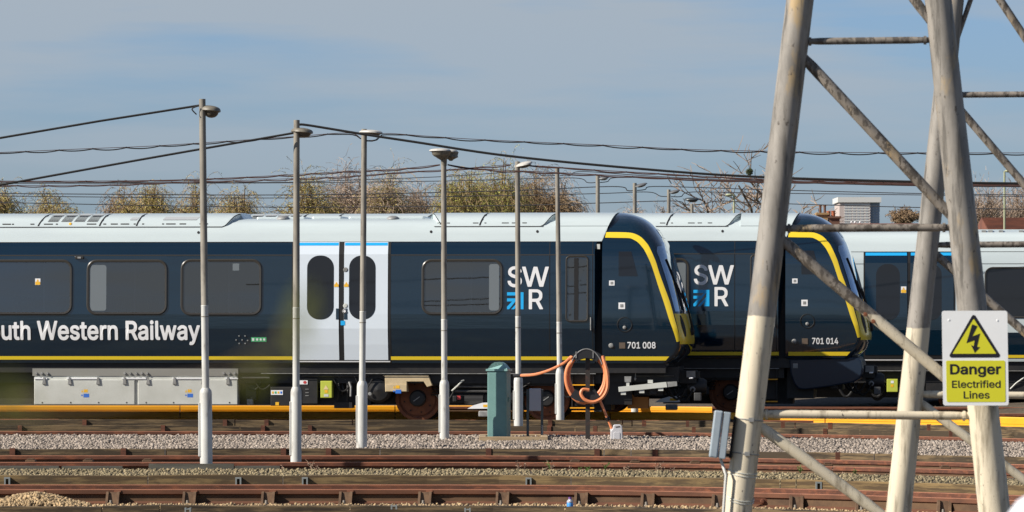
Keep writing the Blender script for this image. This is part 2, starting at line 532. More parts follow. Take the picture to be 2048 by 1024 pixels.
def tower_material(name, paint_z, paint=(0.66, 0.58, 0.43), raw=(0.30, 0.275, 0.24), noise_s=9.0, flake=0.62):
    """galvanised steel above, cream paint up to the height paint_z, with stains and flaking"""
    m = bpy.data.materials.new(name)
    m.use_nodes = True
    t = m.node_tree
    b = t.nodes['Principled BSDF']
    b.inputs['Roughness'].default_value = 0.55
    g = t.nodes.new('ShaderNodeNewGeometry')
    sp = t.nodes.new('ShaderNodeSeparateXYZ')
    t.links.new(g.outputs['Position'], sp.inputs['Vector'])

    def noise(scale, st, det=6):
        mpn = t.nodes.new('ShaderNodeMapping'); mpn.inputs['Scale'].default_value = tuple(scale * s for s in st)
        t.links.new(g.outputs['Position'], mpn.inputs['Vector'])
        n = t.nodes.new('ShaderNodeTexNoise'); n.inputs['Scale'].default_value = 1; n.inputs['Detail'].default_value = det
        n.inputs['Roughness'].default_value = 0.65
        t.links.new(mpn.outputs['Vector'], n.inputs['Vector'])
        return n.outputs['Fac']

    def mixc(fac, a, bb):
        mx = t.nodes.new('ShaderNodeMix'); mx.data_type = 'RGBA'
        t.links.new(fac, mx.inputs['Factor'])
        for key, val in (('A', a), ('B', bb)):
            if isinstance(val, tuple): mx.inputs[key].default_value = (*val, 1)
            else: t.links.new(val, mx.inputs[key])
        return mx.outputs['Result']

    def rng_(x, lo, hi, a=0.0, bb=1.0):
        r = t.nodes.new('ShaderNodeMapRange')
        r.inputs['From Min'].default_value = lo; r.inputs['From Max'].default_value = hi
        r.inputs['To Min'].default_value = a; r.inputs['To Max'].default_value = bb
        t.links.new(x, r.inputs['Value'])
        return r.outputs['Result']

    rawc = mixc(rng_(noise(14, (1, 1, 0.25)), 0.42, 0.66), raw, tuple(0.62 * c for c in raw))
    rawc = mixc(rng_(noise(5, (1, 1, 0.4)), 0.57, 0.68), rawc, (0.42, 0.30, 0.15))      # ochre stains
    rawc = mixc(rng_(noise(22, (1, 1, 0.10)), 0.52, 0.64), rawc, (0.115, 0.105, 0.09))
    rawc = mixc(rng_(noise(34, (1, 1, 0.5)), flake, flake + 0.06), rawc, (0.09, 0.075, 0.06))  # dark flakes
    pc = mixc(rng_(noise(4, (1, 1, 0.5)), 0.45, 0.7), paint, tuple(0.86 * c for c in paint))
    pc = mixc(rng_(noise(26, (1, 1, 0.10)), 0.52, 0.64), pc, (0.34, 0.29, 0.205))
    pc = mixc(rng_(noise(60, (1, 1, 0.6)), 0.655, 0.68), pc, (0.10, 0.085, 0.07))
    ma = t.nodes.new('ShaderNodeMath'); ma.operation = 'MULTIPLY_ADD'
    t.links.new(noise(noise_s, (1, 1, 1), 4), ma.inputs[0]); ma.inputs[1].default_value = 0.03
    t.links.new(sp.outputs['Z'], ma.inputs[2])
    fac = rng_(ma.outputs['Value'], paint_z + 0.012, paint_z + 0.018)
    t.links.new(mixc(fac, pc, rawc), b.inputs['Base Color'])
    return m


# ------------------------------------------------------------------ text
# outlines of the words that stand in the view, one flat list of x, y per contour
GLYPHS = {
    'South Western Railway': [[3634,32,3652,28,3668,28,3684,31,3699,40,3708,49,3725,76,3810,300,3805,308,3800,310,3764,310,3760,307,3755,300,3719,200,3712,180,3709,184,3664,306,3656,310,3624,310,3620,310,3614,304,3614,292,3669,152,3684,108,3678,92,3671,80,3664,76,3644,77,3636,71,3628,44,3630,36],[95,100,116,96,144,96,164,99,192,110,204,118,217,132,225,144,233,168,233,188,229,208,222,220,204,238,176,254,104,275,92,284,88,292,87,304,96,318,108,326,128,330,140,329,164,321,173,312,178,296,184,290,220,289,226,292,229,296,229,312,222,332,213,344,200,357,188,365,160,376,144,378,112,377,92,373,76,365,60,354,48,340,39,324,35,308,35,288,38,272,48,256,60,243,88,227,168,201,178,192,182,184,182,176,172,158,160,151,148,147,128,145,116,147,96,154,86,164,80,183,72,189,36,189,32,186,28,180,28,176,32,156,39,140,48,129,68,111],[317,100,332,97,364,98,372,99,392,107,404,115,421,132,429,144,438,164,441,180,443,212,441,232,434,256,425,272,406,292,392,302,376,309,360,312,332,312,316,309,296,300,271,276,255,248,250,224,250,188,254,164,259,152,272,132,288,115,300,107],[520,100,532,98,556,98,572,103,588,113,591,104,600,100,632,101,637,104,638,108,638,304,632,310,628,310,596,310,592,307,588,300,588,184,585,168,580,160,568,150,552,146,540,147,532,150,522,160,519,168,516,188,515,304,508,310,476,310,471,308,466,300,467,160,475,136,483,124,496,111],[720,100,756,99,768,103,772,112,766,140,762,144,756,147,732,147,728,156,728,260,732,264,760,265,765,268,767,276,767,300,764,306,760,310,732,310,728,312,728,340,726,352,720,356,684,355,679,352,678,348,677,312,672,310,656,310,649,304,648,300,648,276,650,268,656,264,672,264,677,260,677,156,680,136,688,121,697,112,704,106],[1486,100,1516,96,1544,99,1564,107,1576,114,1593,132,1602,148,1602,160,1596,166,1568,173,1560,173,1547,156,1532,146,1516,144,1500,146,1488,152,1480,160,1472,176,1472,185,1600,186,1606,192,1606,212,1605,232,1602,248,1593,268,1584,281,1560,301,1544,308,1528,312,1500,312,1476,306,1454,292,1436,272,1422,244,1418,220,1419,180,1427,152,1442,128,1456,115,1468,107],[1671,100,1704,96,1728,98,1744,103,1766,116,1777,128,1786,144,1788,172,1785,184,1771,204,1752,218,1692,234,1684,238,1678,244,1679,256,1684,261,1692,265,1704,267,1720,264,1728,260,1738,244,1744,239,1768,243,1781,248,1784,260,1777,276,1769,288,1752,302,1736,309,1728,311,1692,312,1668,306,1652,298,1638,284,1627,264,1627,232,1632,220,1641,208,1652,199,1668,190,1728,174,1736,164,1732,153,1724,147,1708,143,1700,143,1684,147,1677,152,1669,168,1664,173,1652,173,1624,166,1620,156,1623,144,1632,128,1648,111],[1860,100,1896,99,1907,104,1911,112,1909,128,1904,142,1900,146,1872,148,1868,160,1868,260,1872,264,1900,265,1905,268,1907,276,1907,300,1904,306,1900,310,1872,310,1868,312,1868,340,1866,352,1860,356,1824,355,1819,352,1818,348,1817,312,1812,310,1796,310,1789,304,1788,300,1788,276,1790,268,1796,264,1812,264,1817,260,1817,156,1822,132,1828,121,1841,108],[1985,100,2016,96,2040,98,2056,104,2068,110,2085,124,2096,140,2101,156,2096,164,2092,166,2060,173,2052,167,2044,155,2032,147,2016,144,2000,146,1988,151,1978,160,1972,172,1970,184,2096,186,2100,187,2103,192,2104,212,2101,244,2093,264,2075,288,2052,305,2028,312,1996,312,1972,305,1952,293,1931,268,1920,240,1916,216,1918,172,1927,148,1941,128,1960,111],[2815,100,2836,96,2852,96,2868,99,2888,110,2900,100,2932,100,2940,105,2942,112,2941,252,2937,268,2929,284,2916,296,2888,310,2868,312,2844,312,2832,310,2812,302,2789,284,2782,276,2774,260,2775,252,2780,247,2808,238,2816,238,2840,260,2852,265,2860,266,2880,262,2886,256,2890,244,2891,240,2884,236,2824,226,2800,218,2792,213,2776,196,2770,184,2768,164,2774,136,2784,121,2798,108],[3471,100,3492,96,3508,96,3524,99,3544,110,3548,109,3552,102,3560,100,3588,100,3596,105,3598,112,3597,252,3593,268,3585,284,3572,296,3544,310,3524,312,3500,312,3488,310,3468,302,3445,284,3438,276,3430,260,3431,252,3436,247,3464,238,3472,238,3496,260,3508,265,3516,266,3536,262,3542,256,3546,244,3547,240,3540,236,3480,226,3456,218,3448,213,3432,196,3426,184,3424,164,3430,136,3440,121,3454,108],[787,104,796,100,824,100,833,104,835,112,835,216,839,244,848,256,856,261,876,265,896,258,900,252,906,236,906,108,912,101,916,100,948,100,952,102,957,108,957,112,957,220,957,244,953,264,946,280,931,296,912,308,896,312,868,312,856,309,836,299,834,368,828,374,792,374,786,368,785,364,785,112],[1138,104,1144,100,1180,100,1188,102,1193,108,1235,264,1240,274,1287,104,1296,100,1332,100,1340,105,1348,128,1412,364,1409,372,1404,374,1364,374,1358,364,1318,208,1316,200,1312,196,1269,364,1264,373,1256,375,1220,375,1216,374,1210,368,1164,194,1118,368,1112,374,1072,374,1066,368,1067,356,1131,120],[2130,104,2136,100,2168,100,2177,108,2177,224,2179,240,2183,248,2192,258,2208,262,2236,263,2241,268,2242,304,2236,311,2232,312,2208,313,2192,309,2180,302,2176,302,2168,310,2136,310,2128,304,2127,112],[2258,104,2268,100,2296,100,2305,104,2307,112,2307,228,2311,244,2319,256,2328,261,2344,265,2360,262,2372,252,2376,244,2378,232,2378,108,2381,104,2388,100,2420,100,2426,104,2429,112,2429,156,2429,244,2422,272,2414,284,2403,296,2384,308,2364,312,2332,310,2320,306,2308,298,2300,309,2264,310,2257,304,2256,300,2256,112],[2562,104,2568,100,2600,100,2609,104,2611,112,2611,196,2616,199,2652,199,2658,196,2708,103,2716,100,2752,100,2760,103,2762,108,2762,116,2711,208,2736,230,2742,240,2748,252,2753,272,2752,308,2749,320,2741,336,2732,347,2716,361,2700,369,2676,374,2564,374,2559,368,2559,364,2559,112],[2977,104,2984,100,3016,100,3025,108,3025,300,3020,308,3016,310,2984,310,2980,309,2975,304,2974,112],[3085,104,3100,100,3124,100,3136,104,3141,112,3137,136,3133,144,3128,146,3112,147,3108,160,3108,364,3104,373,3096,375,3064,374,3058,368,3057,364,3058,140,3066,120,3080,106],[3197,104,3204,100,3236,100,3246,108,3276,216,3280,212,3307,116,3312,105,3320,100,3348,100,3356,102,3361,108,3418,300,3413,308,3408,310,3376,310,3372,309,3367,304,3340,212,3336,195,3332,200,3303,304,3296,310,3260,310,3251,300,3225,204,3220,194,3189,304,3184,309,3180,310,3144,310,3138,304,3138,292,3192,116],[344,144,328,147,316,156,310,164,302,188,301,212,306,236,315,252,328,262,340,265,352,265,372,257,385,240,390,224,392,200,386,172,376,156,364,147],[2848,144,2832,146,2824,151,2819,164,2822,172,2828,177,2836,181,2864,186,2888,190,2891,188,2889,168,2885,160,2876,151,2852,143],[3504,144,3488,146,3479,152,3476,160,3478,172,3492,181,3520,186,3544,190,3547,188,3545,168,3541,160,3532,151,3508,143],[1472,232,1478,248,1488,258,1496,262,1508,265,1520,265,1532,261,1540,256,1550,240,1551,232,1548,231],[1972,231,1970,236,1974,244,1980,252,1992,261,2004,265,2016,265,2032,260,2038,256,2048,240,2050,236,2048,231],[2616,248,2611,252,2612,325,2664,326,2688,318,2697,308,2701,292,2701,280,2698,268,2692,259,2676,251,2660,248],[2987,324,2996,322,3012,324,3018,328,3029,340,3031,348,3029,364,3020,375,3013,380,3004,382,2988,381,2981,376,2971,364,2971,340,2981,328]],
    'S': [[96,36,120,32,144,32,164,35,184,43,204,55,212,64,224,84,229,100,229,120,226,136,217,152,204,166,176,181,104,203,87,216,83,224,83,236,86,244,93,252,108,262,128,266,144,264,164,258,177,244,184,226,216,225,224,228,225,240,221,256,208,276,200,284,180,297,157,304,144,306,112,305,96,302,76,293,60,281,52,271,42,252,39,240,39,224,43,204,47,196,61,180,88,163,168,138,180,127,186,116,186,108,181,96,168,83,148,75,128,73,100,79,88,88,80,100,77,112,72,117,36,117,32,108,35,92,46,68,68,48]],
    'W': [[102,36,108,32,144,32,150,36,200,219,204,212,251,36,260,32,292,32,301,36,371,292,368,297,364,298,328,297,322,284,280,116,276,104,274,108,229,284,224,296,184,298,180,297,176,292,128,105,123,112,78,292,72,298,36,298,32,292,34,280]],
    'R': [[33,36,40,32,68,32,77,36,77,128,80,131,124,131,129,128,180,34,184,32,224,33,227,36,226,44,176,136,176,140,192,150,204,163,217,192,217,236,214,248,205,264,188,282,176,289,148,297,36,298,32,292],[80,171,77,176,77,256,80,258,140,257,152,254,160,248,170,236,174,220,173,200,170,192,163,184,156,178,148,175,132,172]],
    '701 008': [[318,32,340,28,352,28,372,31,392,39,408,51,422,68,433,88,441,112,446,148,446,188,436,240,425,264,414,280,392,298,372,306,360,309,332,309,300,297,271,268,259,244,251,216,247,168,248,144,251,120,259,92,267,76,280,58,296,43],[865,32,888,28,912,30,928,34,944,42,960,57,974,76,982,92,989,120,993,148,993,188,989,216,982,244,970,268,961,280,940,297,920,306,908,309,880,309,864,306,840,292,827,280,815,264,807,248,799,220,795,192,795,144,803,100,811,80,824,61,841,44],[1091,32,1112,28,1144,30,1156,34,1176,46,1190,60,1201,76,1210,96,1217,128,1218,204,1210,240,1201,260,1188,278,1172,294,1160,301,1148,306,1136,309,1104,309,1080,301,1068,294,1047,272,1038,256,1030,240,1023,208,1021,148,1023,128,1031,96,1040,76,1054,56,1076,39],[1313,32,1336,28,1360,28,1392,36,1412,47,1426,60,1432,68,1442,88,1444,116,1441,132,1429,156,1409,176,1420,188,1430,204,1434,220,1433,248,1425,268,1404,291,1388,301,1372,306,1356,309,1336,309,1312,305,1304,301,1292,294,1276,279,1264,260,1260,248,1259,220,1263,204,1270,192,1284,176,1268,160,1255,140,1250,120,1252,88,1258,72,1276,51,1288,42],[49,36,56,32,88,32,96,34,101,40,213,264,213,296,208,304,204,306,92,306,36,306,33,304,28,296,28,268,32,259,40,257,148,257,150,256,150,252,47,48,46,40],[490,36,500,32,656,32,665,40,665,72,660,78,609,80,608,296,607,300,600,306,568,306,556,306,548,301,494,260,493,220,494,216,500,211,504,211,512,214,548,241,556,244,556,84,552,79,500,79,492,77,488,68,488,44],[1344,76,1328,78,1312,86,1307,92,1303,100,1301,112,1302,120,1312,137,1328,146,1344,149,1352,148,1368,145,1380,138,1389,124,1392,112,1386,92,1376,83,1364,78],[332,80,319,88,306,112,299,148,299,188,307,228,318,248,328,256,340,260,352,261,356,259,364,257,376,247,385,232,389,220,395,184,393,136,386,108,378,92,372,86,356,78,340,78],[880,79,866,88,858,100,851,120,845,160,847,196,854,228,866,248,876,257,888,261,896,261,904,259,916,254,922,248,930,236,937,216,942,184,941,144,933,108,921,88,904,78,888,77],[1108,78,1100,82,1090,92,1078,116,1072,156,1072,184,1079,224,1092,248,1104,257,1116,261,1128,260,1144,253,1158,232,1166,204,1169,160,1165,128,1154,96,1140,82,1132,78],[1348,196,1332,199,1322,204,1314,212,1310,228,1312,240,1320,253,1328,258,1344,261,1352,261,1372,254,1378,248,1383,232,1382,220,1375,208,1360,198]],
    '701 014': [[318,32,340,28,352,28,372,31,392,39,408,51,422,68,433,88,441,112,446,148,446,188,436,240,425,264,414,280,392,298,372,306,360,309,332,309,300,297,271,268,259,244,251,216,247,168,248,144,251,120,259,92,267,76,280,58,296,43],[865,32,888,28,912,30,928,34,944,42,960,57,974,76,982,92,989,120,993,148,993,188,989,216,982,244,970,268,961,280,940,297,920,306,908,309,880,309,864,306,840,292,827,280,815,264,807,248,799,220,795,192,795,144,803,100,811,80,824,61,841,44],[49,36,56,32,88,32,96,34,101,40,213,264,213,296,208,304,204,306,92,306,36,306,33,304,28,296,28,268,32,259,40,257,148,257,150,256,150,252,47,48,46,40],[490,36,500,32,656,32,665,40,665,72,660,78,609,80,608,296,607,300,600,306,568,306,556,306,548,301,494,260,493,220,494,216,500,211,504,211,512,214,548,241,556,244,556,84,552,79,500,79,492,77,488,68,488,44],[1038,36,1044,32,1200,32,1208,34,1212,40,1212,68,1208,77,1204,78,1156,80,1154,300,1148,306,1112,306,1100,304,1048,266,1040,256,1040,220,1048,211,1052,211,1060,215,1100,245,1101,244,1103,84,1100,79,1040,78,1035,72,1035,68,1035,40],[1366,36,1376,32,1404,32,1412,35,1414,40,1416,83,1444,85,1450,92,1450,96,1448,128,1440,133,1420,133,1415,136,1415,200,1414,204,1408,210,1372,210,1365,204,1364,136,1360,133,1312,133,1306,136,1368,240,1396,288,1398,300,1392,306,1356,306,1352,304,1335,280,1243,124,1243,120,1243,92,1252,84,1360,84,1364,80,1364,44],[332,80,319,88,306,112,299,148,299,188,307,228,318,248,328,256,340,260,352,261,356,259,364,257,376,247,385,232,389,220,395,184,393,136,386,108,378,92,372,86,356,78,340,78],[880,79,866,88,858,100,851,120,845,160,847,196,854,228,866,248,876,257,888,261,896,261,904,259,916,254,922,248,930,236,937,216,942,184,941,144,933,108,921,88,904,78,888,77]],
    'Danger': [[735,28,772,26,784,27,812,35,831,48,844,62,850,72,854,80,858,108,858,304,852,313,844,316,812,315,808,313,800,305,788,313,776,317,740,317,724,313,708,305,682,280,674,264,666,244,663,224,663,196,671,160,688,133,697,124,712,114,728,107,748,103,764,103,784,107,800,116,801,112,801,104,797,92,788,84,776,79,752,78,745,80,732,87,720,100,712,105,704,105,675,88,672,80,673,72,688,52,712,35],[313,100,332,96,344,96,364,100,384,110,392,102,400,100,424,100,436,105,440,116,440,248,438,264,429,284,415,300,400,309,372,317,344,318,320,313,308,309,296,301,280,286,271,272,267,260,270,252,276,246,304,239,312,239,320,244,328,255,336,261,344,265,360,266,376,262,381,256,384,244,372,239,348,237,312,230,292,222,275,208,267,196,261,172,263,152,268,136,284,115,296,106],[948,100,964,97,988,97,1004,100,1024,106,1043,120,1054,132,1065,152,1066,160,1061,168,1056,171,1024,178,1017,176,1005,160,996,154,988,151,968,150,946,160,938,172,935,184,1060,186,1066,192,1069,200,1068,232,1062,260,1048,284,1024,306,1008,313,988,318,956,317,940,313,924,306,912,297,903,288,886,264,879,240,875,204,879,172,886,152,902,128,924,110],[30,104,40,100,116,100,140,102,164,107,184,115,204,127,218,140,228,154,237,168,245,188,250,212,252,248,249,276,241,304,229,328,212,347,200,358,180,370,156,377,140,380,124,381,40,381,28,375,25,364,25,116,26,108],[472,104,484,100,508,100,516,102,522,108,524,236,530,252,540,261,552,265,564,265,580,258,586,248,588,240,588,116,593,104,604,100,628,100,641,104,646,116,646,164,646,232,642,264,633,284,615,304,600,313,580,318,552,317,536,313,524,306,516,313,508,316,476,314,472,312,467,300,467,116],[1091,104,1104,100,1128,100,1136,102,1142,108,1144,240,1150,252,1156,258,1164,262,1196,262,1205,268,1208,280,1208,300,1205,312,1200,316,1184,319,1168,318,1140,309,1136,313,1128,316,1104,316,1092,313,1088,308,1086,300,1086,116],[332,151,324,154,319,160,319,172,322,176,332,181,372,188,380,190,384,188,381,168,374,160,368,155,356,150],[88,155,84,160,84,324,88,326,136,325,160,317,171,308,186,288,194,256,193,216,188,200,181,184,164,167,148,159,128,155],[756,156,744,158,731,168,727,176,720,200,720,220,723,236,735,256,752,265,764,265,780,261,793,248,801,224,802,200,797,180,788,166,776,158],[936,240,944,253,952,260,964,265,984,265,999,256,1006,248,1009,240,1008,238,940,237]],
    'Electrified': [[396,32,408,30,436,31,468,43,489,60,498,76,502,88,500,92,492,96,464,102,456,96,448,84,436,76,420,74,404,74,392,79,378,92,372,104,369,116,372,118,500,119,505,128,504,156,497,188,486,208,468,226,444,238,424,242,396,240,368,230,346,212,332,188,324,164,321,148,323,108,331,84,346,60,368,43],[597,32,620,30,644,34,672,46,692,68,697,76,702,92,702,96,696,101,668,108,660,104,654,92,644,82,632,75,616,73,600,76,596,78,588,84,578,96,571,120,571,152,578,176,588,188,600,196,612,199,632,197,640,194,650,184,660,168,664,166,672,166,692,172,700,176,702,184,690,208,672,226,656,234,644,238,620,242,600,241,568,229,542,204,530,180,523,148,523,124,530,92,542,68,562,48,576,39],[1333,32,1344,30,1372,31,1404,42,1416,51,1428,64,1437,80,1437,92,1428,96,1400,102,1396,100,1384,83,1376,78,1356,74,1340,74,1328,79,1314,92,1307,108,1306,116,1308,118,1436,119,1441,124,1442,128,1441,156,1438,176,1425,204,1404,226,1384,236,1360,242,1336,241,1304,229,1283,212,1274,200,1266,184,1259,160,1258,120,1263,96,1274,72,1292,51,1312,39],[1530,32,1540,30,1564,31,1576,35,1596,50,1600,38,1608,34,1636,34,1640,36,1644,44,1643,296,1640,302,1632,304,1608,304,1600,301,1598,296,1597,276,1596,225,1576,238,1560,242,1536,242,1520,238,1504,230,1486,216,1470,192,1464,172,1460,152,1460,124,1463,104,1471,80,1492,51,1512,38],[34,36,40,34,192,34,196,34,202,40,203,68,200,75,196,78,84,78,79,80,80,147,180,148,188,150,193,160,193,184,191,188,186,192,180,193,84,193,79,196,80,259,192,260,200,264,202,268,202,296,200,300,192,304,40,304,32,300,30,292,30,44],[267,36,280,33,304,34,312,38,314,44,309,72,300,77,288,76,283,80,282,296,280,300,272,304,248,304,237,300,235,292,236,76,238,64,247,48],[771,36,788,32,804,32,820,36,825,40,826,44,821,68,816,75,812,77,792,75,788,76,783,84,782,196,784,198,816,199,821,208,821,228,816,238,784,239,782,244,782,260,782,276,781,280,776,284,772,285,744,285,740,283,736,276,735,240,712,238,707,228,707,208,711,200,736,196,736,88,739,68,747,52,752,47],[847,36,852,34,880,34,884,35,889,40,891,172,894,180,908,192,924,197,948,196,954,200,955,232,952,239,948,242,920,241,908,238,892,228,884,238,880,238,852,238,848,238,844,232,843,44],[978,36,984,34,1012,34,1016,36,1020,44,1020,228,1016,237,984,239,976,236,974,232,973,44],[1074,36,1080,34,1108,34,1113,36,1117,44,1117,196,1120,198,1152,198,1156,200,1160,208,1160,228,1157,236,1148,239,1120,239,1117,244,1118,260,1124,269,1136,271,1152,269,1158,272,1166,296,1166,304,1164,308,1148,314,1128,315,1116,313,1096,305,1084,295,1074,280,1071,264,1069,240,1040,238,1034,232,1033,208,1036,201,1040,198,1068,198,1070,196,1070,44],[1187,36,1192,34,1220,34,1226,36,1230,44,1230,228,1227,236,1220,239,1192,238,1186,236,1183,228,1183,44],[1536,76,1520,89,1511,104,1507,124,1506,136,1507,148,1511,168,1519,184,1536,196,1548,199,1568,197,1582,188,1593,172,1598,148,1598,124,1594,104,1585,88,1568,75,1544,74],[372,160,370,164,371,168,378,180,392,194,400,198,428,198,444,187,453,176,456,164,452,160],[1308,160,1307,168,1316,183,1328,194,1336,198,1364,198,1381,188,1389,176,1393,164,1392,161],[981,260,992,256,1000,256,1012,260,1021,268,1026,280,1026,288,1020,300,1011,308,996,312,984,309,971,296,968,284,970,272],[1191,260,1204,256,1220,259,1233,272,1236,280,1234,292,1230,300,1221,308,1204,312,1196,310,1183,300,1178,288,1178,280,1183,268]],
    'Lines': [[577,32,588,30,616,31,648,42,660,51,672,64,681,80,681,92,668,98,644,102,628,83,616,76,600,73,584,74,572,79,558,92,551,108,550,116,552,118,680,119,685,124,686,128,686,156,680,180,670,204,648,226,628,236,604,242,580,241,548,229,527,212,518,200,507,176,503,156,502,124,506,100,518,72,536,51,556,39],[764,32,780,30,804,31,836,42,857,60,865,76,868,88,868,100,866,112,858,128,848,138,828,149,776,162,759,172,758,188,768,196,780,200,796,200,808,196,816,188,823,176,828,174,856,179,862,184,864,188,860,200,854,212,842,224,820,237,800,242,772,241,756,237,740,230,732,224,720,212,710,188,711,168,715,156,719,148,732,134,756,122,808,110,816,104,819,100,820,92,817,84,812,79,796,74,776,73,760,79,744,102,716,98,706,92,706,80,711,68,719,56,740,40],[34,36,40,34,184,34,192,36,196,44,196,68,192,76,188,78,84,78,79,80,79,188,77,300,68,304,40,304,32,300,30,296,30,44],[227,36,232,34,260,34,265,36,269,44,269,228,266,236,260,238,232,238,226,236,223,228,223,44],[310,36,316,34,344,34,348,35,352,41,354,172,365,188,380,197,404,198,415,192,425,180,428,160,428,44,432,36,440,34,464,34,472,38,474,44,474,92,473,184,462,212,447,228,432,237,408,242,388,241,372,236,356,226,352,228,348,237,312,238,306,232,306,228,306,44],[552,160,550,164,555,176,565,188,580,197,608,198,620,192,625,188,633,176,638,164,636,160],[231,260,244,256,260,259,273,272,275,280,274,292,268,302,260,308,248,312,236,310,228,306,220,296,217,284,218,276,222,268]],
}


def text_shape(body, fat=0.0):
    """filled letter shapes scaled to a unit box"""
    cu = bpy.data.curves.new('lettering', 'CURVE')
    cu.dimensions = '2D'
    cu.fill_mode = 'BOTH'
    for c in GLYPHS[body]:
        sp_ = cu.splines.new('POLY')
        sp_.points.add(len(c) // 2 - 1)
        for i, p in enumerate(sp_.points): p.co = (c[2 * i] / 500.0, c[2 * i + 1] / 500.0, 0, 1)
        sp_.use_cyclic_u = True
    o = bpy.data.objects.new('lettering', cu)
    C.objects.link(o)
    dg = bpy.context.evaluated_depsgraph_get()
    me = bpy.data.meshes.new_from_object(o.evaluated_get(dg))
    vs = [tuple(v.co) for v in me.vertices]
    fs = [tuple(p.vertices) for p in me.polygons]
    bpy.data.objects.remove(o); bpy.data.curves.remove(cu); bpy.data.meshes.remove(me)
    x0 = min(v[0] for v in vs); x1 = max(v[0] for v in vs)
    y0 = min(v[1] for v in vs); y1 = max(v[1] for v in vs)
    return [((v[0] - x0) / (x1 - x0), (v[1] - y0) / (y1 - y0), 0.0) for v in vs], fs


def rrect(x0, x1, z0, z1, r, n=6):
    pts = []
    for cx, cz, a0 in ((x1 - r, z0 + r, -90), (x1 - r, z1 - r, 0), (x0 + r, z1 - r, 90), (x0 + r, z0 + r, 180)):
        for i in range(n + 1):
            a = R(a0 + 90 * i / n)
            pts.append((cx + r * math.cos(a), cz + r * math.sin(a)))
    return pts


# ------------------------------------------------------------------ ground
GP = [(0, -0.05), (48, -0.03), (52, -0.02), (55.4, 0.0), (56.2, 0.155), (61.0, 0.10), (62.2, 0.0), (66.0, 0.0), (66.6, 0.10), (70, 0.02), (75, 0.0),
      (79.4, 0.085), (80.2, 0.0), (85.5, 0.02), (92, -0.02), (96, -0.24), (113.5, -0.24), (116, 0.0), (120, 0.25), (140, 0.3)]


def gz(Y0):
    for (a, za), (b, zb) in zip(GP, GP[1:]):
        if Y0 <= b: return za + (zb - za) * (Y0 - a) / (b - a)
    return GP[-1][1]


mb = MB()
pxs = list(range(-4000, 6001, 250))
rows = []
ys = sorted(set([3, 10, 20, 30, 40, 46] + [p[0] for p in GP if p[0] > 0] + [58, 64, 72, 77, 88, 100, 105, 110, 120, 130]))
for Y0 in ys:
    rows.append([((p - 1024) * YL(p, Y0) / F * (1 + 8 / Y0), YL(p, Y0), gz(Y0)) for p in pxs])
mb.grid(rows)
tag(mb.build('yard_ground', earth), kind='structure')
mb = MB()
mb.add([(-6000, -3000, -0.32), (6000, -3000, -0.32), (6000, 9000, -0.32), (-6000, 9000, -0.32)], [(0, 1, 2, 3)])
tag(mb.build('ground', land), kind='structure')


def stones(name, m, n, pxr, yr, size, zfun=None, lift=0.35):
    """n irregular stones scattered over a strip, one mesh"""
    base = np.array([(1, 0, 0), (-1, 0, 0), (0, 1, 0), (0, -1, 0), (0, 0, 1), (0, 0, -1)], dtype=float)
    tri = np.array([(0, 2, 4), (2, 1, 4), (1, 3, 4), (3, 0, 4), (2, 0, 5), (1, 2, 5), (3, 1, 5), (0, 3, 5)])
    # chamfer: use a 12 vertex cube-octahedron like lump
    V = np.array([(1, 1, 0), (1, -1, 0), (-1, 1, 0), (-1, -1, 0), (1, 0, 1), (1, 0, -1), (-1, 0, 1), (-1, 0, -1), (0, 1, 1), (0, 1, -1), (0, -1, 1), (0, -1, -1)], float) * 0.7
    T = np.array([(0, 4, 8), (0, 9, 5), (2, 8, 6), (2, 7, 9), (1, 10, 4), (1, 5, 11), (3, 6, 10), (3, 11, 7),
                  (0, 5, 4), (4, 5, 1), (2, 6, 7), (6, 3, 7), (0, 8, 9), (8, 2, 9), (1, 11, 10), (10, 11, 3),
                  (4, 10, 8), (8, 10, 6), (5, 9, 11), (11, 9, 7)])
    px = rng.uniform(pxr[0], pxr[1], n)
    y0 = rng.uniform(yr[0], yr[1], n)
    k = np.array([1 + curve_k(p) for p in px])
    Y = y0 / k
    X = (px - 1024) * Y / F
    Z = np.array([(zfun or (lambda p, q: gz(q)))(p, q) for p, q in zip(px, y0)])
    s = rng.uniform(size[0], size[1], n)
    q = rng.normal(size=(n, 4)); q /= np.linalg.norm(q, axis=1)[:, None]
    w, x, y, z = q.T
    Rm = np.stack([1 - 2 * (y * y + z * z), 2 * (x * y - z * w), 2 * (x * z + y * w), 2 * (x * y + z * w), 1 - 2 * (x * x + z * z), 2 * (y * z - x * w),
                   2 * (x * z - y * w), 2 * (y * z + x * w), 1 - 2 * (x * x + y * y)], 1).reshape(n, 3, 3)
    sc = rng.uniform(0.55, 1.1, (n, 1, 3)) * (s / 2)[:, None, None]
    vv = V[None] * sc * rng.uniform(0.8, 1.15, (n, 12, 1))
    vv = np.einsum('nij,nkj->nki', Rm, vv)
    vv += np.stack([X, Y, Z + s * lift * rng.uniform(0.2, 1.0, n)], 1)[:, None, :]
    ff = (T[None] + (np.arange(n) * 12)[:, None, None]).reshape(-1, 3)
    return fast_mesh(name, vv.reshape(-1, 3), ff, m)


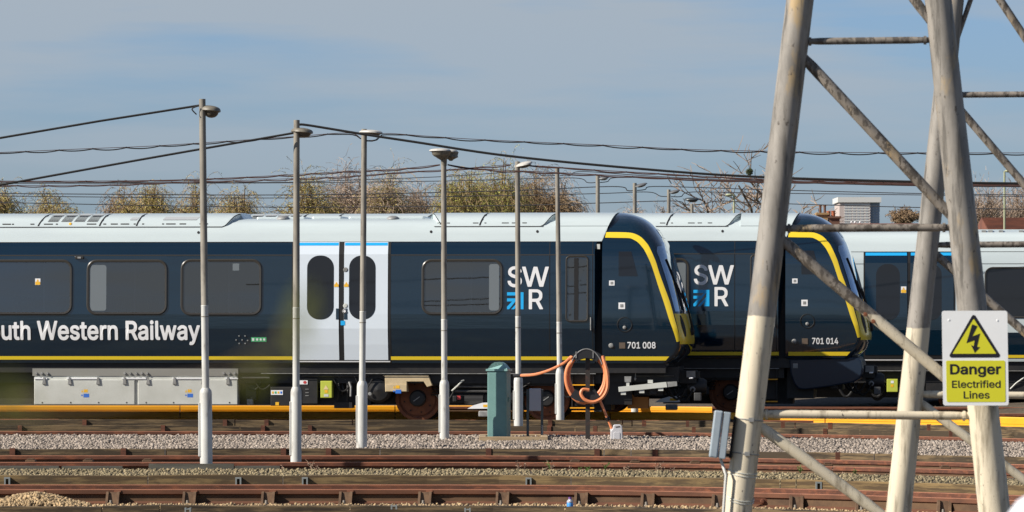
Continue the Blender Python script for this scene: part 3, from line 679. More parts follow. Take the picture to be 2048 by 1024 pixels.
tag(stones('track_ballast', stone_pink, 34000, (-150, 2200), (74.6, 79.6), (0.028, 0.062)), 'pinkish grey crushed stone ballast in the strip behind the middle rails', 'ballast', kind='stuff')
tag(stones('mossy_gravel', stone_olive, 12000, (-150, 2200), (56.0, 61.9), (0.02, 0.05)), 'olive mossy gravel between the nearest boards and the double rails', 'gravel', kind='stuff')
tag(stones('rail_foot_gravel', stone_tan, 5000, (-100, 2200), (51.3, 52.95), (0.02, 0.045)), 'tan gravel along the foot of the nearest rail', 'gravel', kind='stuff')
tag(stones('far_track_gravel', stone_dark, 6000, (-150, 2200), (83, 92), (0.03, 0.06)), 'dark gravel in the yard before the trains', 'gravel', kind='stuff')


def pile_z(p, q):
    a = max(0.0, 1 - abs((p - 70) / 105.0) ** 1.4) * max(0.0, 1 - ((q - 52.45) / 0.55) ** 2)
    return gz(q) + 0.125 * a


tag(stones('gravel_pile', stone_tan, 2600, (-60, 175), (51.9, 52.98), (0.02, 0.05), pile_z), 'small heap of tan gravel against the nearest rail at the left edge', 'gravel pile', kind='stuff')


# ------------------------------------------------------------------ rails
def line_pts(Y0, z, pa=-700, pb=2800, step=100):
    out = []
    p = pa
    while p <= pb:
        y = YL(p, Y0)
        out.append(Vector(((p - 1024) * y / F, y, z)))
        p += step
    return out


def sweep_profile(mbx, pts, prof, mis):
    rows = []
    for p in pts: rows.append([(p.x, p.y + dy, p.z + dz) for dy, dz in prof])
    n = len(prof)
    b = len(mbx.v)
    for r in rows: mbx.v += r
    for i in range(len(rows) - 1):
        for k in range(n):
            k2 = (k + 1) % n
            mbx.f.append((b + i * n + k, b + (i + 1) * n + k, b + (i + 1) * n + k2, b + i * n + k2))
            mbx.m.append(mis[k])


def rail_prof(h, headh=0.045):
    # y (towards camera negative), z
    return [(-0.07, 0), (-0.07, 0.014), (-0.012, 0.032), (-0.010, h - headh - 0.012), (-0.036, h - headh), (-0.037, h - 0.006), (-0.03, h), (0.03, h), (0.037, h - 0.006), (0.036, h - headh),
            (0.010, h - headh - 0.012), (0.012, 0.032), (0.07, 0.014), (0.07, 0)]


RM = [0, 0, 2, 0, 0, 1, 1, 1, 0, 0, 2, 0, 0, 0]


def rail(Y0, ztop, h, label, parts=None, mats=None):
    t = empty('rail', P(1024, HOR, YL(1024, Y0)) - Vector((0, 0, H)) + Vector((0, 0, ztop - h)))
    m = MB()
    sweep_profile(m, line_pts(Y0, ztop - h), rail_prof(h), RM)
    m.build('rail_bar', mats or [rust, rust_lit, rust_dark], t, world=True)
    tag(t, label, 'rail', 'rails in the yard')
    return t


r1 = rail(53.06, 0.137, 0.150, 'nearest rusty rail held in cast chairs along the bottom of the view', mats=[rail_brown, rust_lit, rust_dark])
for px in (72, 225, 378, 535, 690, 848, 1003, 1160, 1293, 1435, 1590, 1722, 1885, 2040):
    y = YL(px, 53.06)
    x = (px - 1024) * y / F
    m = MB()
    zt = 0.115
    # cast chair: two ribs and a sloped jaw
    for dx in (-0.062, 0.045):
        m.add([(x + dx, y - 0.17, -0.012), (x + dx + 0.024, y - 0.17, -0.012), (x + dx + 0.024, y - 0.02, -0.012), (x + dx, y - 0.02, -0.012),
               (x + dx + 0.008, y - 0.10, zt), (x + dx + 0.032, y - 0.10, zt), (x + dx + 0.032, y - 0.03, zt), (x + dx + 0.008, y - 0.03, zt)],
              [(0, 3, 2, 1), (4, 5, 6, 7), (0, 1, 5, 4), (1, 2, 6, 5), (2, 3, 7, 6), (3, 0, 4, 7)])
    m.add([(x - 0.05, y - 0.13, -0.012), (x + 0.06, y - 0.13, -0.012), (x + 0.06, y - 0.02, -0.012), (x - 0.05, y - 0.02, -0.012),
           (x - 0.045, y - 0.085, zt - 0.006), (x + 0.065, y - 0.085, zt - 0.006), (x + 0.065, y - 0.03, zt - 0.006), (x - 0.045, y - 0.03, zt - 0.006)],
          [(0, 3, 2, 1), (4, 5, 6, 7), (0, 1, 5, 4), (1, 2, 6, 5), (2, 3, 7, 6), (3, 0, 4, 7)])
    m.box((x - 0.12, y - 0.20, -0.03), (x + 0.12, y + 0.12, -0.010))
    m.box((x + 0.02, y - 0.045, zt - 0.004), (x + 0.085, y - 0.036, zt + 0.012), 1)
    m.lathe([(0.0, 0.028), (0.013, 0.028), (0.014, 0), (0.024, 0), (0.024, -0.02)], (x - 0.005, y - 0.155, 0.005), (0, 0, 1), 8, 2)
    m.build('rail_chair', [rust_chair, rust_lit, bolt_m], r1, world=True)
# fishplate joining two lengths
m = MB()
ya = YL(1530, 53.06)
x0, x1 = (1506 - 1024) * ya / F, (1557 - 1024) * ya / F
m.box((x0, ya - 0.030, 0.025), (x1, ya - 0.013, 0.088))
for f in (0.36, 0.8):
    m.lathe([(0.0, 0.02), (0.018, 0.018), (0.022, 0.0)], (x0 + (x1 - x0) * f, ya - 0.030, 0.055), (0, -1, 0), 10)
m.build('fishplate', rust, r1, world=True)
rail(54.55, 0.137, 0.150, 'rusty rail just behind the nearest chaired rail')
rail(62.6, 0.152, 0.155, 'front rusty rail of the double pair in the middle ground')
rail(65.4, 0.158, 0.155, 'back rusty rail of the double pair, before the long dark boards')
rail(79.95, 0.150, 0.155, 'thin rusty rail at the back edge of the pink ballast strip')

# slide baseplates between the two middle rails
for i, px in enumerate((62, 177, 295, 1150, 1270, 1390, 1475, 1655, 1890)):
    y = YL(px, 64.3)
    x = (px - 1024) * y / F
    m = MB()
    m.box((x - 0.06, y - 0.09, -0.01), (x + 0.06, y + 0.09, 0.135))
    m.box((x - 0.04, y - 0.05, 0.135), (x + 0.04, y + 0.05, 0.15))
    o = m.build('rail_spacer_block', rust_dark, bevel=0.01)
    tag(o, 'rusty spacer block sitting between the two middle rails', 'rail block', 'spacer blocks between the middle rails')


# ------------------------------------------------------------------ timber guard boards
def boards(name, Y0, ztop, zbot, thick, m_board, cuts, label, brackets, bw, bmat, u_shape=False, jitter=0.006):
    t = empty(name, P(1024, HOR, YL(1024, Y0)) - Vector((0, 0, H - zbot)))
    cuts = [-500] + cuts + [2600]
    for a, b in zip(cuts, cuts[1:]):
        m = MB()
        dz = random.uniform(-jitter, jitter); dy = random.uniform(-0.008, 0.008)
        n = max(2, int((b - a) / 120))
        pr = [(-thick / 2, zbot), (-thick / 2, ztop - 0.006), (-thick / 2 + 0.006, ztop), (thick / 2, ztop), (thick / 2, zbot)]
        rows = []
        for i in range(n + 1):
            p = a + 1.2 + (b - a - 2.4) * i / n
            y = YL(p, Y0)
            wob = 0.004 * math.sin(p * 0.021 + Y0) + 0.003 * math.sin(p * 0.063)
            rows.append([((p - 1024) * y / F, y + q[0] + dy, q[1] + dz + (wob if q[1] > zbot else 0)) for q in pr])
        m.grid([r + [r[0]] for r in rows], flip=False)
        m.add(rows[0], [(0, 1, 2, 3, 4)]); m.add(rows[-1], [(4, 3, 2, 1, 0)])
        m.build('plank', m_board, t, world=True)
    for px in brackets:
        y = YL(px, Y0) - thick / 2
        x = (px - 1024) * y / F
        m = MB()
        if u_shape:
            w = bw / 2
            for dx in (-w, w - 0.016): m.box((x + dx, y - 0.05, zbot), (x + dx + 0.016, y - 0.004, ztop - 0.02))
            m.box((x - w + 0.016, y - 0.05, ztop - 0.036), (x + w - 0.016, y - 0.004, ztop - 0.020))
        else:
            m.box((x - bw / 2, y - 0.035, zbot), (x + bw / 2, y - 0.003, ztop - 0.012))
            m.box((x - bw / 2, y - 0.035, ztop - 0.012), (x + bw / 2, y + 0.03, ztop + 0.006))
        m.build('bracket', bmat, t, world=True)
    tag(t, label, 'guard board', 'timber guard boards along the conductor rails')
    return t


boards('timber_guard_board', 55.75, 0.198, 0.0, 0.06, timber_pale, [296, 566, 1142, 1560, 1592, 1980], 'long row of tan planks with grey U shaped clips behind the nearest rail',
       (15, 477, 610, 1057, 1637, 1958), 0.062, clip_grey, True)
boards('timber_guard_board', 66.5, 0.216, 0.0, 0.07, timber, [330, 760, 1208, 1262, 1500, 1748, 2000], 'dark brown plank row with rusty brackets behind the middle double rails',
       (25, 247, 567, 657, 977, 1194, 1310, 1676, 1990), 0.066, rust)
boards('timber_guard_board', 82.2, 0.188, 0.0, 0.06, timber, [480, 1095, 1150, 1615, 1720], 'lower plank row directly behind the thin rusty rail by the pink ballast',
       (40, 326, 526, 620, 1098, 1190, 1388, 1650, 1902), 0.062, rust)
boards('timber_guard_board', 86.0, 0.206, 0.0, 0.07, timber, [470, 705, 1245, 1264, 1590, 1800], 'upper weathered plank row nearest to the trains',
       (169, 450, 533, 1100, 1288, 1376, 1566, 1660, 1858), 0.066, rust)
boards('foreground_sleeper', 50.95, 0.045, -0.06, 0.12, timber, [205, 320, 700, 1130, 1500], 'low dark planks along the very bottom edge of the view', (), 0.05, rust)
# greyish trough boards lying before the middle rails
m = MB()
for a, b, zz in ((-200, 118, 0.13), (124, 245, 0.128), (298, 468, 0.155), (470, 560, 0.13)):
    ya, yb = YL(a, 61.75), YL(b, 61.75)
    m.box(((a - 1024) * ya / F, 61.7, 0.03), ((b - 1024) * yb / F, 61.78, zz))
tag(m.build('trough_board', mat('grey_trough', (0.13, 0.125, 0.10), 0.9, col2=(0.07, 0.065, 0.05), scale=3, stretch=(0.6, 1, 4))), 'low grey boards in front of the middle rails at the left', 'trough board')
for px, py in ((788, 1012), (935, 1019), (376, 1018)):
    p = P(px, py, 50.7)
    m = MB()
    m.box((p.x - 0.03, p.y - 0.05, p.z - 0.03), (p.x - 0.015, p.y + 0.05, p.z + 0.012)); m.box((p.x + 0.015, p.y - 0.05, p.z - 0.03), (p.x + 0.03, p.y + 0.05, p.z + 0.012))
    m.box((p.x - 0.015, p.y - 0.05, p.z - 0.004), (p.x + 0.015, p.y + 0.05, p.z + 0.004))
    tag(m.build('cable_clip', clip_grey), 'small grey metal clip lying on the planks at the bottom edge', 'clip', 'clips on the bottom planks')


# ------------------------------------------------------------------ orange guard boards
def orange_board(Y0, ztop, zbot, label, pa, pb):
    t = empty('conductor_rail_guard', P(1024, HOR, YL(1024, Y0)) - Vector((0, 0, H - zbot)))
    p = pa
    while p < pb:
        q = min(p + 430, pb)
        m = MB()
        rows = []
        for i in range(7):
            s = p + 1 + (q - p - 2) * i / 6
            y = YL(s, Y0)
            h = ztop - zbot
            pr = [(-0.03, zbot), (-0.03, zbot + 0.3 * h), (-0.018, zbot + 0.33 * h), (-0.018, zbot + 0.48 * h), (-0.03, zbot + 0.51 * h), (-0.03, ztop - 0.02), (-0.015, ztop), (0.06, ztop), (0.06, zbot)]
            rows.append([((s - 1024) * y / F, y + d, z) for d, z in pr])
        m.grid([r + [r[0]] for r in rows])
        n = len(rows[0])
        m.add(rows[0], [tuple(range(n))]); m.add(rows[-1], [tuple(range(n))[::-1]])
        m.build('guard_panel', orange, t, world=True)
        p = q
    tag(t, label, 'guard board', 'orange conductor rail guards')


# ------------------------------------------------------------------ trains
YAW = R(5.5)
CY, SY = math.cos(YAW), math.sin(YAW)
TX0, TY0 = (1100 - 1024) * 100.0 / F, 100.0      # reference point of the near side of the first train
TP = [(1.00, 0.10), (1.05, 0.088), (1.35, 0.036), (1.65, 0.0), (1.92, 0.0), (3.044, 0.042), (3.283, 0.108), (3.57, 0.22), (3.66, 0.33), (3.75, 0.52), (3.80, 0.80), (3.83, 1.10)]
HW = 1.375


def tprof(z):
    if z <= TP[0][0]: return TP[0][1]
    for (a, ta), (b, tb) in zip(TP, TP[1:]):
        if z <= b: return ta + (tb - ta) * (z - a) / (b - a)
    return TP[-1][1]


def TS(px):
    a = (px - 1024) / F
    return (a * TY0 - TX0) / (CY + a * SY)


def TZ(py, px=1024):
    return H + (HOR - py) * (TY0 - TS(px) * SY) / F


def sp(s, z, off=0.0):
    return (s, tprof(z) - off, z)


ZB = [b for b, _ in TP]


def side_decal(mbx, x0, x1, z0, z1, off, mi=0):
    zs = [z0] + [z for z in ZB if z0 + 1e-4 < z < z1 - 1e-4] + [z1]
    mbx.grid([[sp(x0, z, off), sp(x1, z, off)] for z in zs], mi)


def side_poly(mbx, pts, off, mi=0, thick=0.0):
    """flat outline on the bodyside (s, z)"""
    n = len(pts)
    if thick:
        mbx.add([sp(s, z, off) for s, z in pts] + [sp(s, z, off - thick) for s, z in pts], [tuple(range(n))] + [(i, n + i, n + (i + 1) % n, (i + 1) % n) for i in range(n)], mi)
    else:
        mbx.add([sp(s, z, off) for s, z in pts], [tuple(range(n))], mi)


def side_ring(mbx, outer, inner, off, depth, mi=0):
    n = len(outer)
    a = [sp(s, z, off) for s, z in outer]; b = [sp(s, z, off) for s, z in inner]
    c = [sp(s, z, off - depth) for s, z in outer]; d = [sp(s, z, off - depth) for s, z in inner]
    fs = []
    for i in range(n):
        j = (i + 1) % n
        fs += [(i, j, n + j, n + i), (i, 2 * n + i, 2 * n + j, j), (n + i, n + j, 3 * n + j, 3 * n + i)]
    mbx.add(a + b + c + d, fs, mi)


def side_text(parent, name, body, px0, px1, py0, py1, fat, m, mapxy=None):
    vs, fs = text_shape(body, fat)
    s0, s1 = TS(px0), TS(px1)
    z1, z0 = TZ(py0, px0), TZ(py1, px0)
    mm = MB()
    mm.add([sp(s0 + (s1 - s0) * u, z0 + (z1 - z0) * v, 0.009 + d) for u, v, d in vs], fs)
    return mm.build(name, m, parent)


# --- shared shapes of a car body
def s_end(z):
    pts = [(3.0, 1189), (3.282, 1189), (3.2835, 1203), (3.44, 1210), (3.6, 1216), (3.83, 1228)]
    for (a, pa), (b, pb) in zip(pts, pts[1:]):
        if z <= b: return TS(pa + (pb - pa) * max(0, z - a) / (b - a))
    return TS(1228)


def body_shell(parent, s_left, end_fun, side_m, name='body', holes=()):
    zs = [1.00, 1.05, 1.2, 1.35, 1.5, 1.65, 1.92, 2.3, 2.7, 3.044, 3.16, 3.2825, 3.2845, 3.42, 3.57, 3.64, 3.695, 3.725]
    tt = {3.64: 0.31, 3.695: 0.46, 3.725: 0.75}
    half = [(tt.get(z, tprof(z)), z) for z in zs]
    ring = half + [(2 * HW - t, z) for t, z in reversed(half)]
    n = len(ring)
    mm = MB()
    cols = []
    for k in range(2):
        cols.append([((s_left if k == 0 else end_fun(z)), t, z) for t, z in ring])
    b = len(mm.v)
    mm.v += cols[0] + cols[1]
    for i in range(n):
        j = (i + 1) % n
        if holes and j < len(half) and 1.64 < ring[i][1] < 3.0 and ring[j][1] < 3.05: continue
        mm.f.append((i, n + i, n + j, j))
        z = (ring[i][1] + ring[j][1]) / 2
        mm.m.append(1 if z > 3.283 else 0)
    mm.f.append(tuple(range(n))); mm.m.append(0)
    mm.f.append(tuple(range(2 * n - 1, n - 1, -1))); mm.m.append(0)
    if holes:       # near side between the waist and the window heads, built round the openings
        def strip(sa, sb, zlist): mm.grid([[sp(sa, z), sp(sb, z)] for z in zlist])
        flat_from = len(mm.f)
        cur = s_left
        for (h0, h1, z0, z1, r) in sorted(holes):
            strip(cur, h0, [1.65, 1.92, 2.3, 2.7, 3.044])
            strip(h0, h1, [1.65, 1.92] if z0 >= 1.92 else [1.65, z0]); (strip(h0, h1, [1.92, z0]) if z0 > 1.921 else None); strip(h0, h1, [z1, 3.044])
            rr = rrect(h0, h1, z0, z1, r)
            m_ = len(rr) // 4
            for c, corner in enumerate(((h1, z0), (h1, z1), (h0, z1), (h0, z0))):
                arc = rr[c * m_:(c + 1) * m_]
                for a, b_ in zip(arc, arc[1:]):
                    mm.add([sp(*corner), sp(*a), sp(*b_)], [(0, 1, 2)])
            cur = h1
        strip(cur, end_fun(1.65), [1.65, 1.92, 2.3, 2.7, 3.044])
    o = mm.build(name, [side_m, white_paint], parent, smooth=True)
    if holes:
        for p in o.data.polygons[flat_from:]: p.use_smooth = False
    return o


PODP = [(0.212, 3.574), (0.225, 3.60), (0.30, 3.70), (0.46, 3.785), (0.75, 3.828), (1.375, 3.845)]


ROOF_T = [(0.212, 3.57), (0.31, 3.64), (0.46, 3.695), (0.75, 3.725), (1.375, 3.727)]


def pod_profile(zl, n=9):
    """half profile from height zl up to the centre line"""
    full = [(t, z) for t, z in PODP]
    out = []
    for i in range(n):
        f = i / (n - 1)
        if f < 0.7:
            z = zl + (3.828 - zl) * (f / 0.7)
            for (ta, a), (tb, b) in zip(full, full[1:]):
                if z <= b + 1e-9:
                    out.append((ta + (tb - ta) * (z - a) / (b - a), z)); break
        else:
            g = (f - 0.7) / 0.3
            out.append((0.75 + (1.375 - 0.75) * g, 3.828 + 0.017 * g))
    return out


def pod(parent, sa, sb, enda, endb, end_fun=None, z_seam=3.574):
    """raised roof equipment cover; the lower edge sweeps up in a rounded corner at its free ends"""
    mm = MB()
    stations = []
    Lc = 0.27
    ease = lambda f: z_seam + (3.822 - z_seam) * (f * f * (3 - 2 * f))
    if enda: stations += [(sa + Lc * (1 - f), ease(f)) for f in (1.0, .85, .7, .55, .4, .25, .12, 0.0)]
    else: stations.append((sa, z_seam))
    if endb: stations += [(sb - Lc * (1 - f), ease(f)) for f in (0.0, .12, .25, .4, .55, .7, .85, 1.0)]
    else: stations.append((sb, z_seam))
    rows = []
    for k, (s, zl) in enumerate(stations):
        last = end_fun and k == len(stations) - 1
        half = pod_profile(zl)
        t0, z0 = half[0]
        half = [(t0 + 0.012, min(z0 - 0.004, interp(ROOF_T, t0 + 0.012) - 0.01))] + half
        ring = half + [(2 * HW - t, z) for t, z in reversed(half[:-1])]
        rows.append([((end_fun(z) if last else s), t, z) for t, z in ring])
    mm.grid(rows, flip=True)
    n = len(rows[0])
    # end walls folded down to the roof
    if enda: mm.grid([[(x - 0.07, t, 3.69) for x, t, z in rows[0]], rows[0]], flip=True)
    if endb: mm.grid([rows[-1], [(x + 0.07, t, 3.69) for x, t, z in rows[-1]]], flip=True)
    else: mm.add(rows[-1], [tuple(range(n))])
    if not enda: mm.add(rows[0], [tuple(range(n))[::-1]])
    o = mm.build('roof_cover', white_paint, parent, smooth=True)
    # dark seam along the swept corner
    sm = MB()
    for flag, part in ((enda, stations[:8]), (endb, stations[-8:])):
        if not flag: continue
        rw = []
        for (s, zl) in part:
            t0 = pod_profile(zl)[0][0]
            rw.append([(s, t0 - 0.002, zl - 0.016), (s, t0 - 0.006, zl + 0.004)])
        sm.grid(rw)
    if sm.f: sm.build_split('cover_seam', dark_gap, o)
    return o


def pod_pt(s, z, off=0.003):
    for (ta, a), (tb, b) in zip(PODP, PODP[1:]):
        if z <= b: return (s, ta + (tb - ta) * (z - a) / (b - a) - off, z + off * 0.6)
    return (s, PODP[-1][0], z)


def window(parent, px0, px1, py0, py1, r_px, pane_m, frame_px=5.5, far_light_px=None, frame_m=None):
    s0, s1 = TS(px0), TS(px1)
    z1, z0 = TZ(py0, px0), TZ(py1, px0)
    k = 100.0 / F
    r = r_px * k
    w = frame_px * k
    mm = MB()
    o_, i_ = rrect(s0, s1, z0, z1, r), rrect(s0 + w, s1 - w, z0 + w, z1 - w, max(r - w, 0.01))
    mid = rrect(s0 + w * .35, s1 - w * .35, z0 + w * .35, z1 - w * .35, max(r - w * .35, 0.01))
    n = len(o_)
    rings = [[sp(a, b, 0.0) for a, b in o_], [sp(a, b, 0.014) for a, b in o_], [sp(a, b, 0.026) for a, b in mid], [sp(a, b, 0.020) for a, b in i_], [sp(a, b, 0.005) for a, b in i_]]
    mm.grid([q + [q[0]] for q in rings], flip=True)
    fr = mm.build('window', frame_m or rubber, parent, smooth=True)
    pm = MB()
    side_poly(pm, i_, 0.007)
    pm.build('pane', pane_m, fr)
    if far_light_px:
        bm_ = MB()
        a, b, c, d = far_light_px
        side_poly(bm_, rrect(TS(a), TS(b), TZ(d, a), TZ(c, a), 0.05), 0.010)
        bm_.build('pane_patch', pane_patch, fr)  # flat pale patch painted in for daylight from the far side's window
    return fr


def door_leaf(parent, px0, px1, py0, py1, m_leaf, wpx, m_glass, strip=True):
    k = 100.0 / F
    s0, s1, z1, z0 = TS(px0), TS(px1), TZ(py0, px0), TZ(py1, px0)
    mm = MB()
    z0c = max(z0, 1.0)
    zs = [z0c] + [z for z in ZB if z0c + 0.01 < z < z1 - 0.01] + [z1]
    rows = [[sp(s0, z, 0), sp(s0, z, 0.012), sp(s1, z, 0.012), sp(s1, z, 0)] for z in zs]
    mm.grid(rows)
    mm.add([rows[0][i] for i in range(4)], [(3, 2, 1, 0)]); mm.add([rows[-1][i] for i in range(4)], [(0, 1, 2, 3)])
    d = mm.build('door', m_leaf, parent)
    wm = MB()
    a, b, c, e = wpx
    ww = TS(b) - TS(a)
    side_poly(wm, rrect(TS(a), TS(b), TZ(e, a), TZ(c, a), ww * 0.46, 8), 0.0145)
    wm.build('door_window', m_glass, d)
    if strip:
        st = MB(); side_decal(st, s0 + 0.01, s1 - 0.01, TZ(py0 + 7, px0), z1 - 0.012, 0.0145)
        st.build('door_strip', blue, d)
    return d


def bodyside_box(parent, name, px0, px1, py0, py1, t0, t1, m, bevel=0.0, extra=None):
    mm = MB()
    mm.box((TS(px0), t0, TZ(py1, px0)), (TS(px1), t1, TZ(py0, px0)))
    if extra: extra(mm)
    return mm.build(name, m, parent, bevel=bevel)


def sticker(parent, name, px0, px1, py0, py1, m, off=0.006, t=None, circle=False):
    mm = MB()
    s0, s1, z1, z0 = TS(px0), TS(px1), TZ(py0, px0), TZ(py1, px0)
    if circle:
        n = 16
        pts = [((s0 + s1) / 2 + (s1 - s0) / 2 * math.cos(2 * math.pi * i / n), (z0 + z1) / 2 + (z1 - z0) / 2 * math.sin(2 * math.pi * i / n)) for i in range(n)]
    else:
        pts = [(s0, z0), (s1, z0), (s1, z1), (s0, z1)]
    if t is None: side_poly(mm, pts, off)
    else: mm.add([(s, t, z) for s, z in pts], [tuple(range(len(pts)))])
    return mm.build(name, m, parent)


def warning_label(parent, px, py, w, h, t=None, off=0.016, cols=None):
    """small two part safety label: pictogram patch above, coloured block below"""
    sticker(parent, 'warning_label', px, px + w, py, py + h, letter, off=off, t=t)
    a = sticker(parent, 'label_patch', px + 0.4, px + w - 0.4, py + h * 0.5, py + h - 0.4, (cols or (label_yellow,))[0], off=off + 0.002, t=None if t is None else t - 0.002)
    m = MB()
    s, z = TS(px + w / 2), TZ(py + h * 0.28, px)
    k = w * 100 / F * 0.28
    pts = [(s - k, z - k * 0.8), (s + k, z - k * 0.8), (s, z + k * 0.9)]
    if t is None: side_poly(m, pts, off + 0.002)
    else: m.add([(p, t - 0.002, q) for p, q in pts], [(0, 1, 2)])
    m.build('label_symbol', label_yellow, parent)


def two_labels(parent, px, py, t):
    sticker(parent, 'label_patch', px + 5, px + 13, py, py + 6, label_yellow, t=t)
    m = MB(); s, z = TS(px + 2), TZ(py + 3, px)
    m.add([(s - 0.018, t, z - 0.026), (s + 0.018, t, z - 0.026), (s, t, z + 0.028)], [(0, 1, 2)])
    m.build('label_symbol', label_yellow, parent)
    sticker(parent, 'label_patch', px + 4.5, px + 16, py + 8.5, py + 16, label_blue, t=t)
    sticker(parent, 'label_symbol', px, px + 3, py + 10, py + 13.5, label_blue, t=t, circle=True)


# ---------------- nose surface
NC = [(1.00, 1343), (1.08, 1355), (1.18, 1367), (1.30, 1374), (1.42, 1376), (1.6, 1374), (1.8, 1370), (2.2, 1361), (2.6, 1350), (3.0, 1337), (3.2, 1328), (3.33, 1321), (3.45, 1312), (3.58, 1300), (3.68, 1287), (3.75, 1273), (3.80, 1257), (3.83, 1241)]
NA = [(1.00, 1322), (1.08, 1332), (1.18, 1342), (1.30, 1348), (1.42, 1349), (1.6, 1346), (1.8, 1340), (2.2, 1327), (2.6, 1313), (3.0, 1298), (3.2, 1287), (3.33, 1274), (3.45, 1259), (3.58, 1248), (3.68, 1240), (3.75, 1234), (3.80, 1231), (3.83, 1229)]


def interp(tab, z):
    if z <= tab[0][0]: return tab[0][1]
    for (a, va), (b, vb) in zip(tab, tab[1:]):
        if z <= b: return va + (vb - va) * (z - a) / (b - a)
    return tab[-1][1]


NPOW = 3.2


def n_in(z):
    if z <= 3.283: return tprof(z)
    return interp([(3.283, 0.108), (3.42, 0.165), (3.57, 0.26), (3.66, 0.38), (3.75, 0.60), (3.80, 0.86), (3.83, 1.15)], z)


def nose_pt(z, u, off=0.0):
    """u in -1..1 across the front (-1 near corner start, 0 centre, 1 far)"""
    c, a = TS(interp(NC, z)), TS(interp(NA, z))
    hw = HW - n_in(z)
    ang = (1 - abs(u)) * math.pi / 2
    ca, sa = math.cos(ang), math.sin(ang)
    x = a + (c - a) * sa ** (2 / NPOW)
    t = hw * ca ** (2 / NPOW)
    tt = HW + (t if u > 0 else -t)
    if off:
        nx, nt_ = (sa + 0.001) ** (2 - 2 / NPOW) / (c - a), (ca + 0.001) ** (2 - 2 / NPOW) / hw
        l = math.hypot(nx, nt_)
        x += off * nx / l
        tt += off * nt_ / l * (1 if u > 0 else -1)
    return (x, tt, z)


def nose_u(s, z):
    """u of the near half whose s coordinate is s"""
    c, a = TS(interp(NC, z)), TS(interp(NA, z))
    f = min(max((s - a) / (c - a), 0.0), 1.0)
    ang = math.asin(f ** (NPOW / 2))
    return -(1 - ang / (math.pi / 2))


def nose_side(s, z, off):
    a = TS(interp(NA, z))
    if s <= a: return (s, n_in(z) - off, z)
    return nose_pt(z, nose_u(s, z), off)


def mirror_t(p):
    return (p[0], 2 * HW - p[1], p[2])


def cab_start(z):
    return s_end(z) + 0.012 if z > 3.283 else TS(1204)


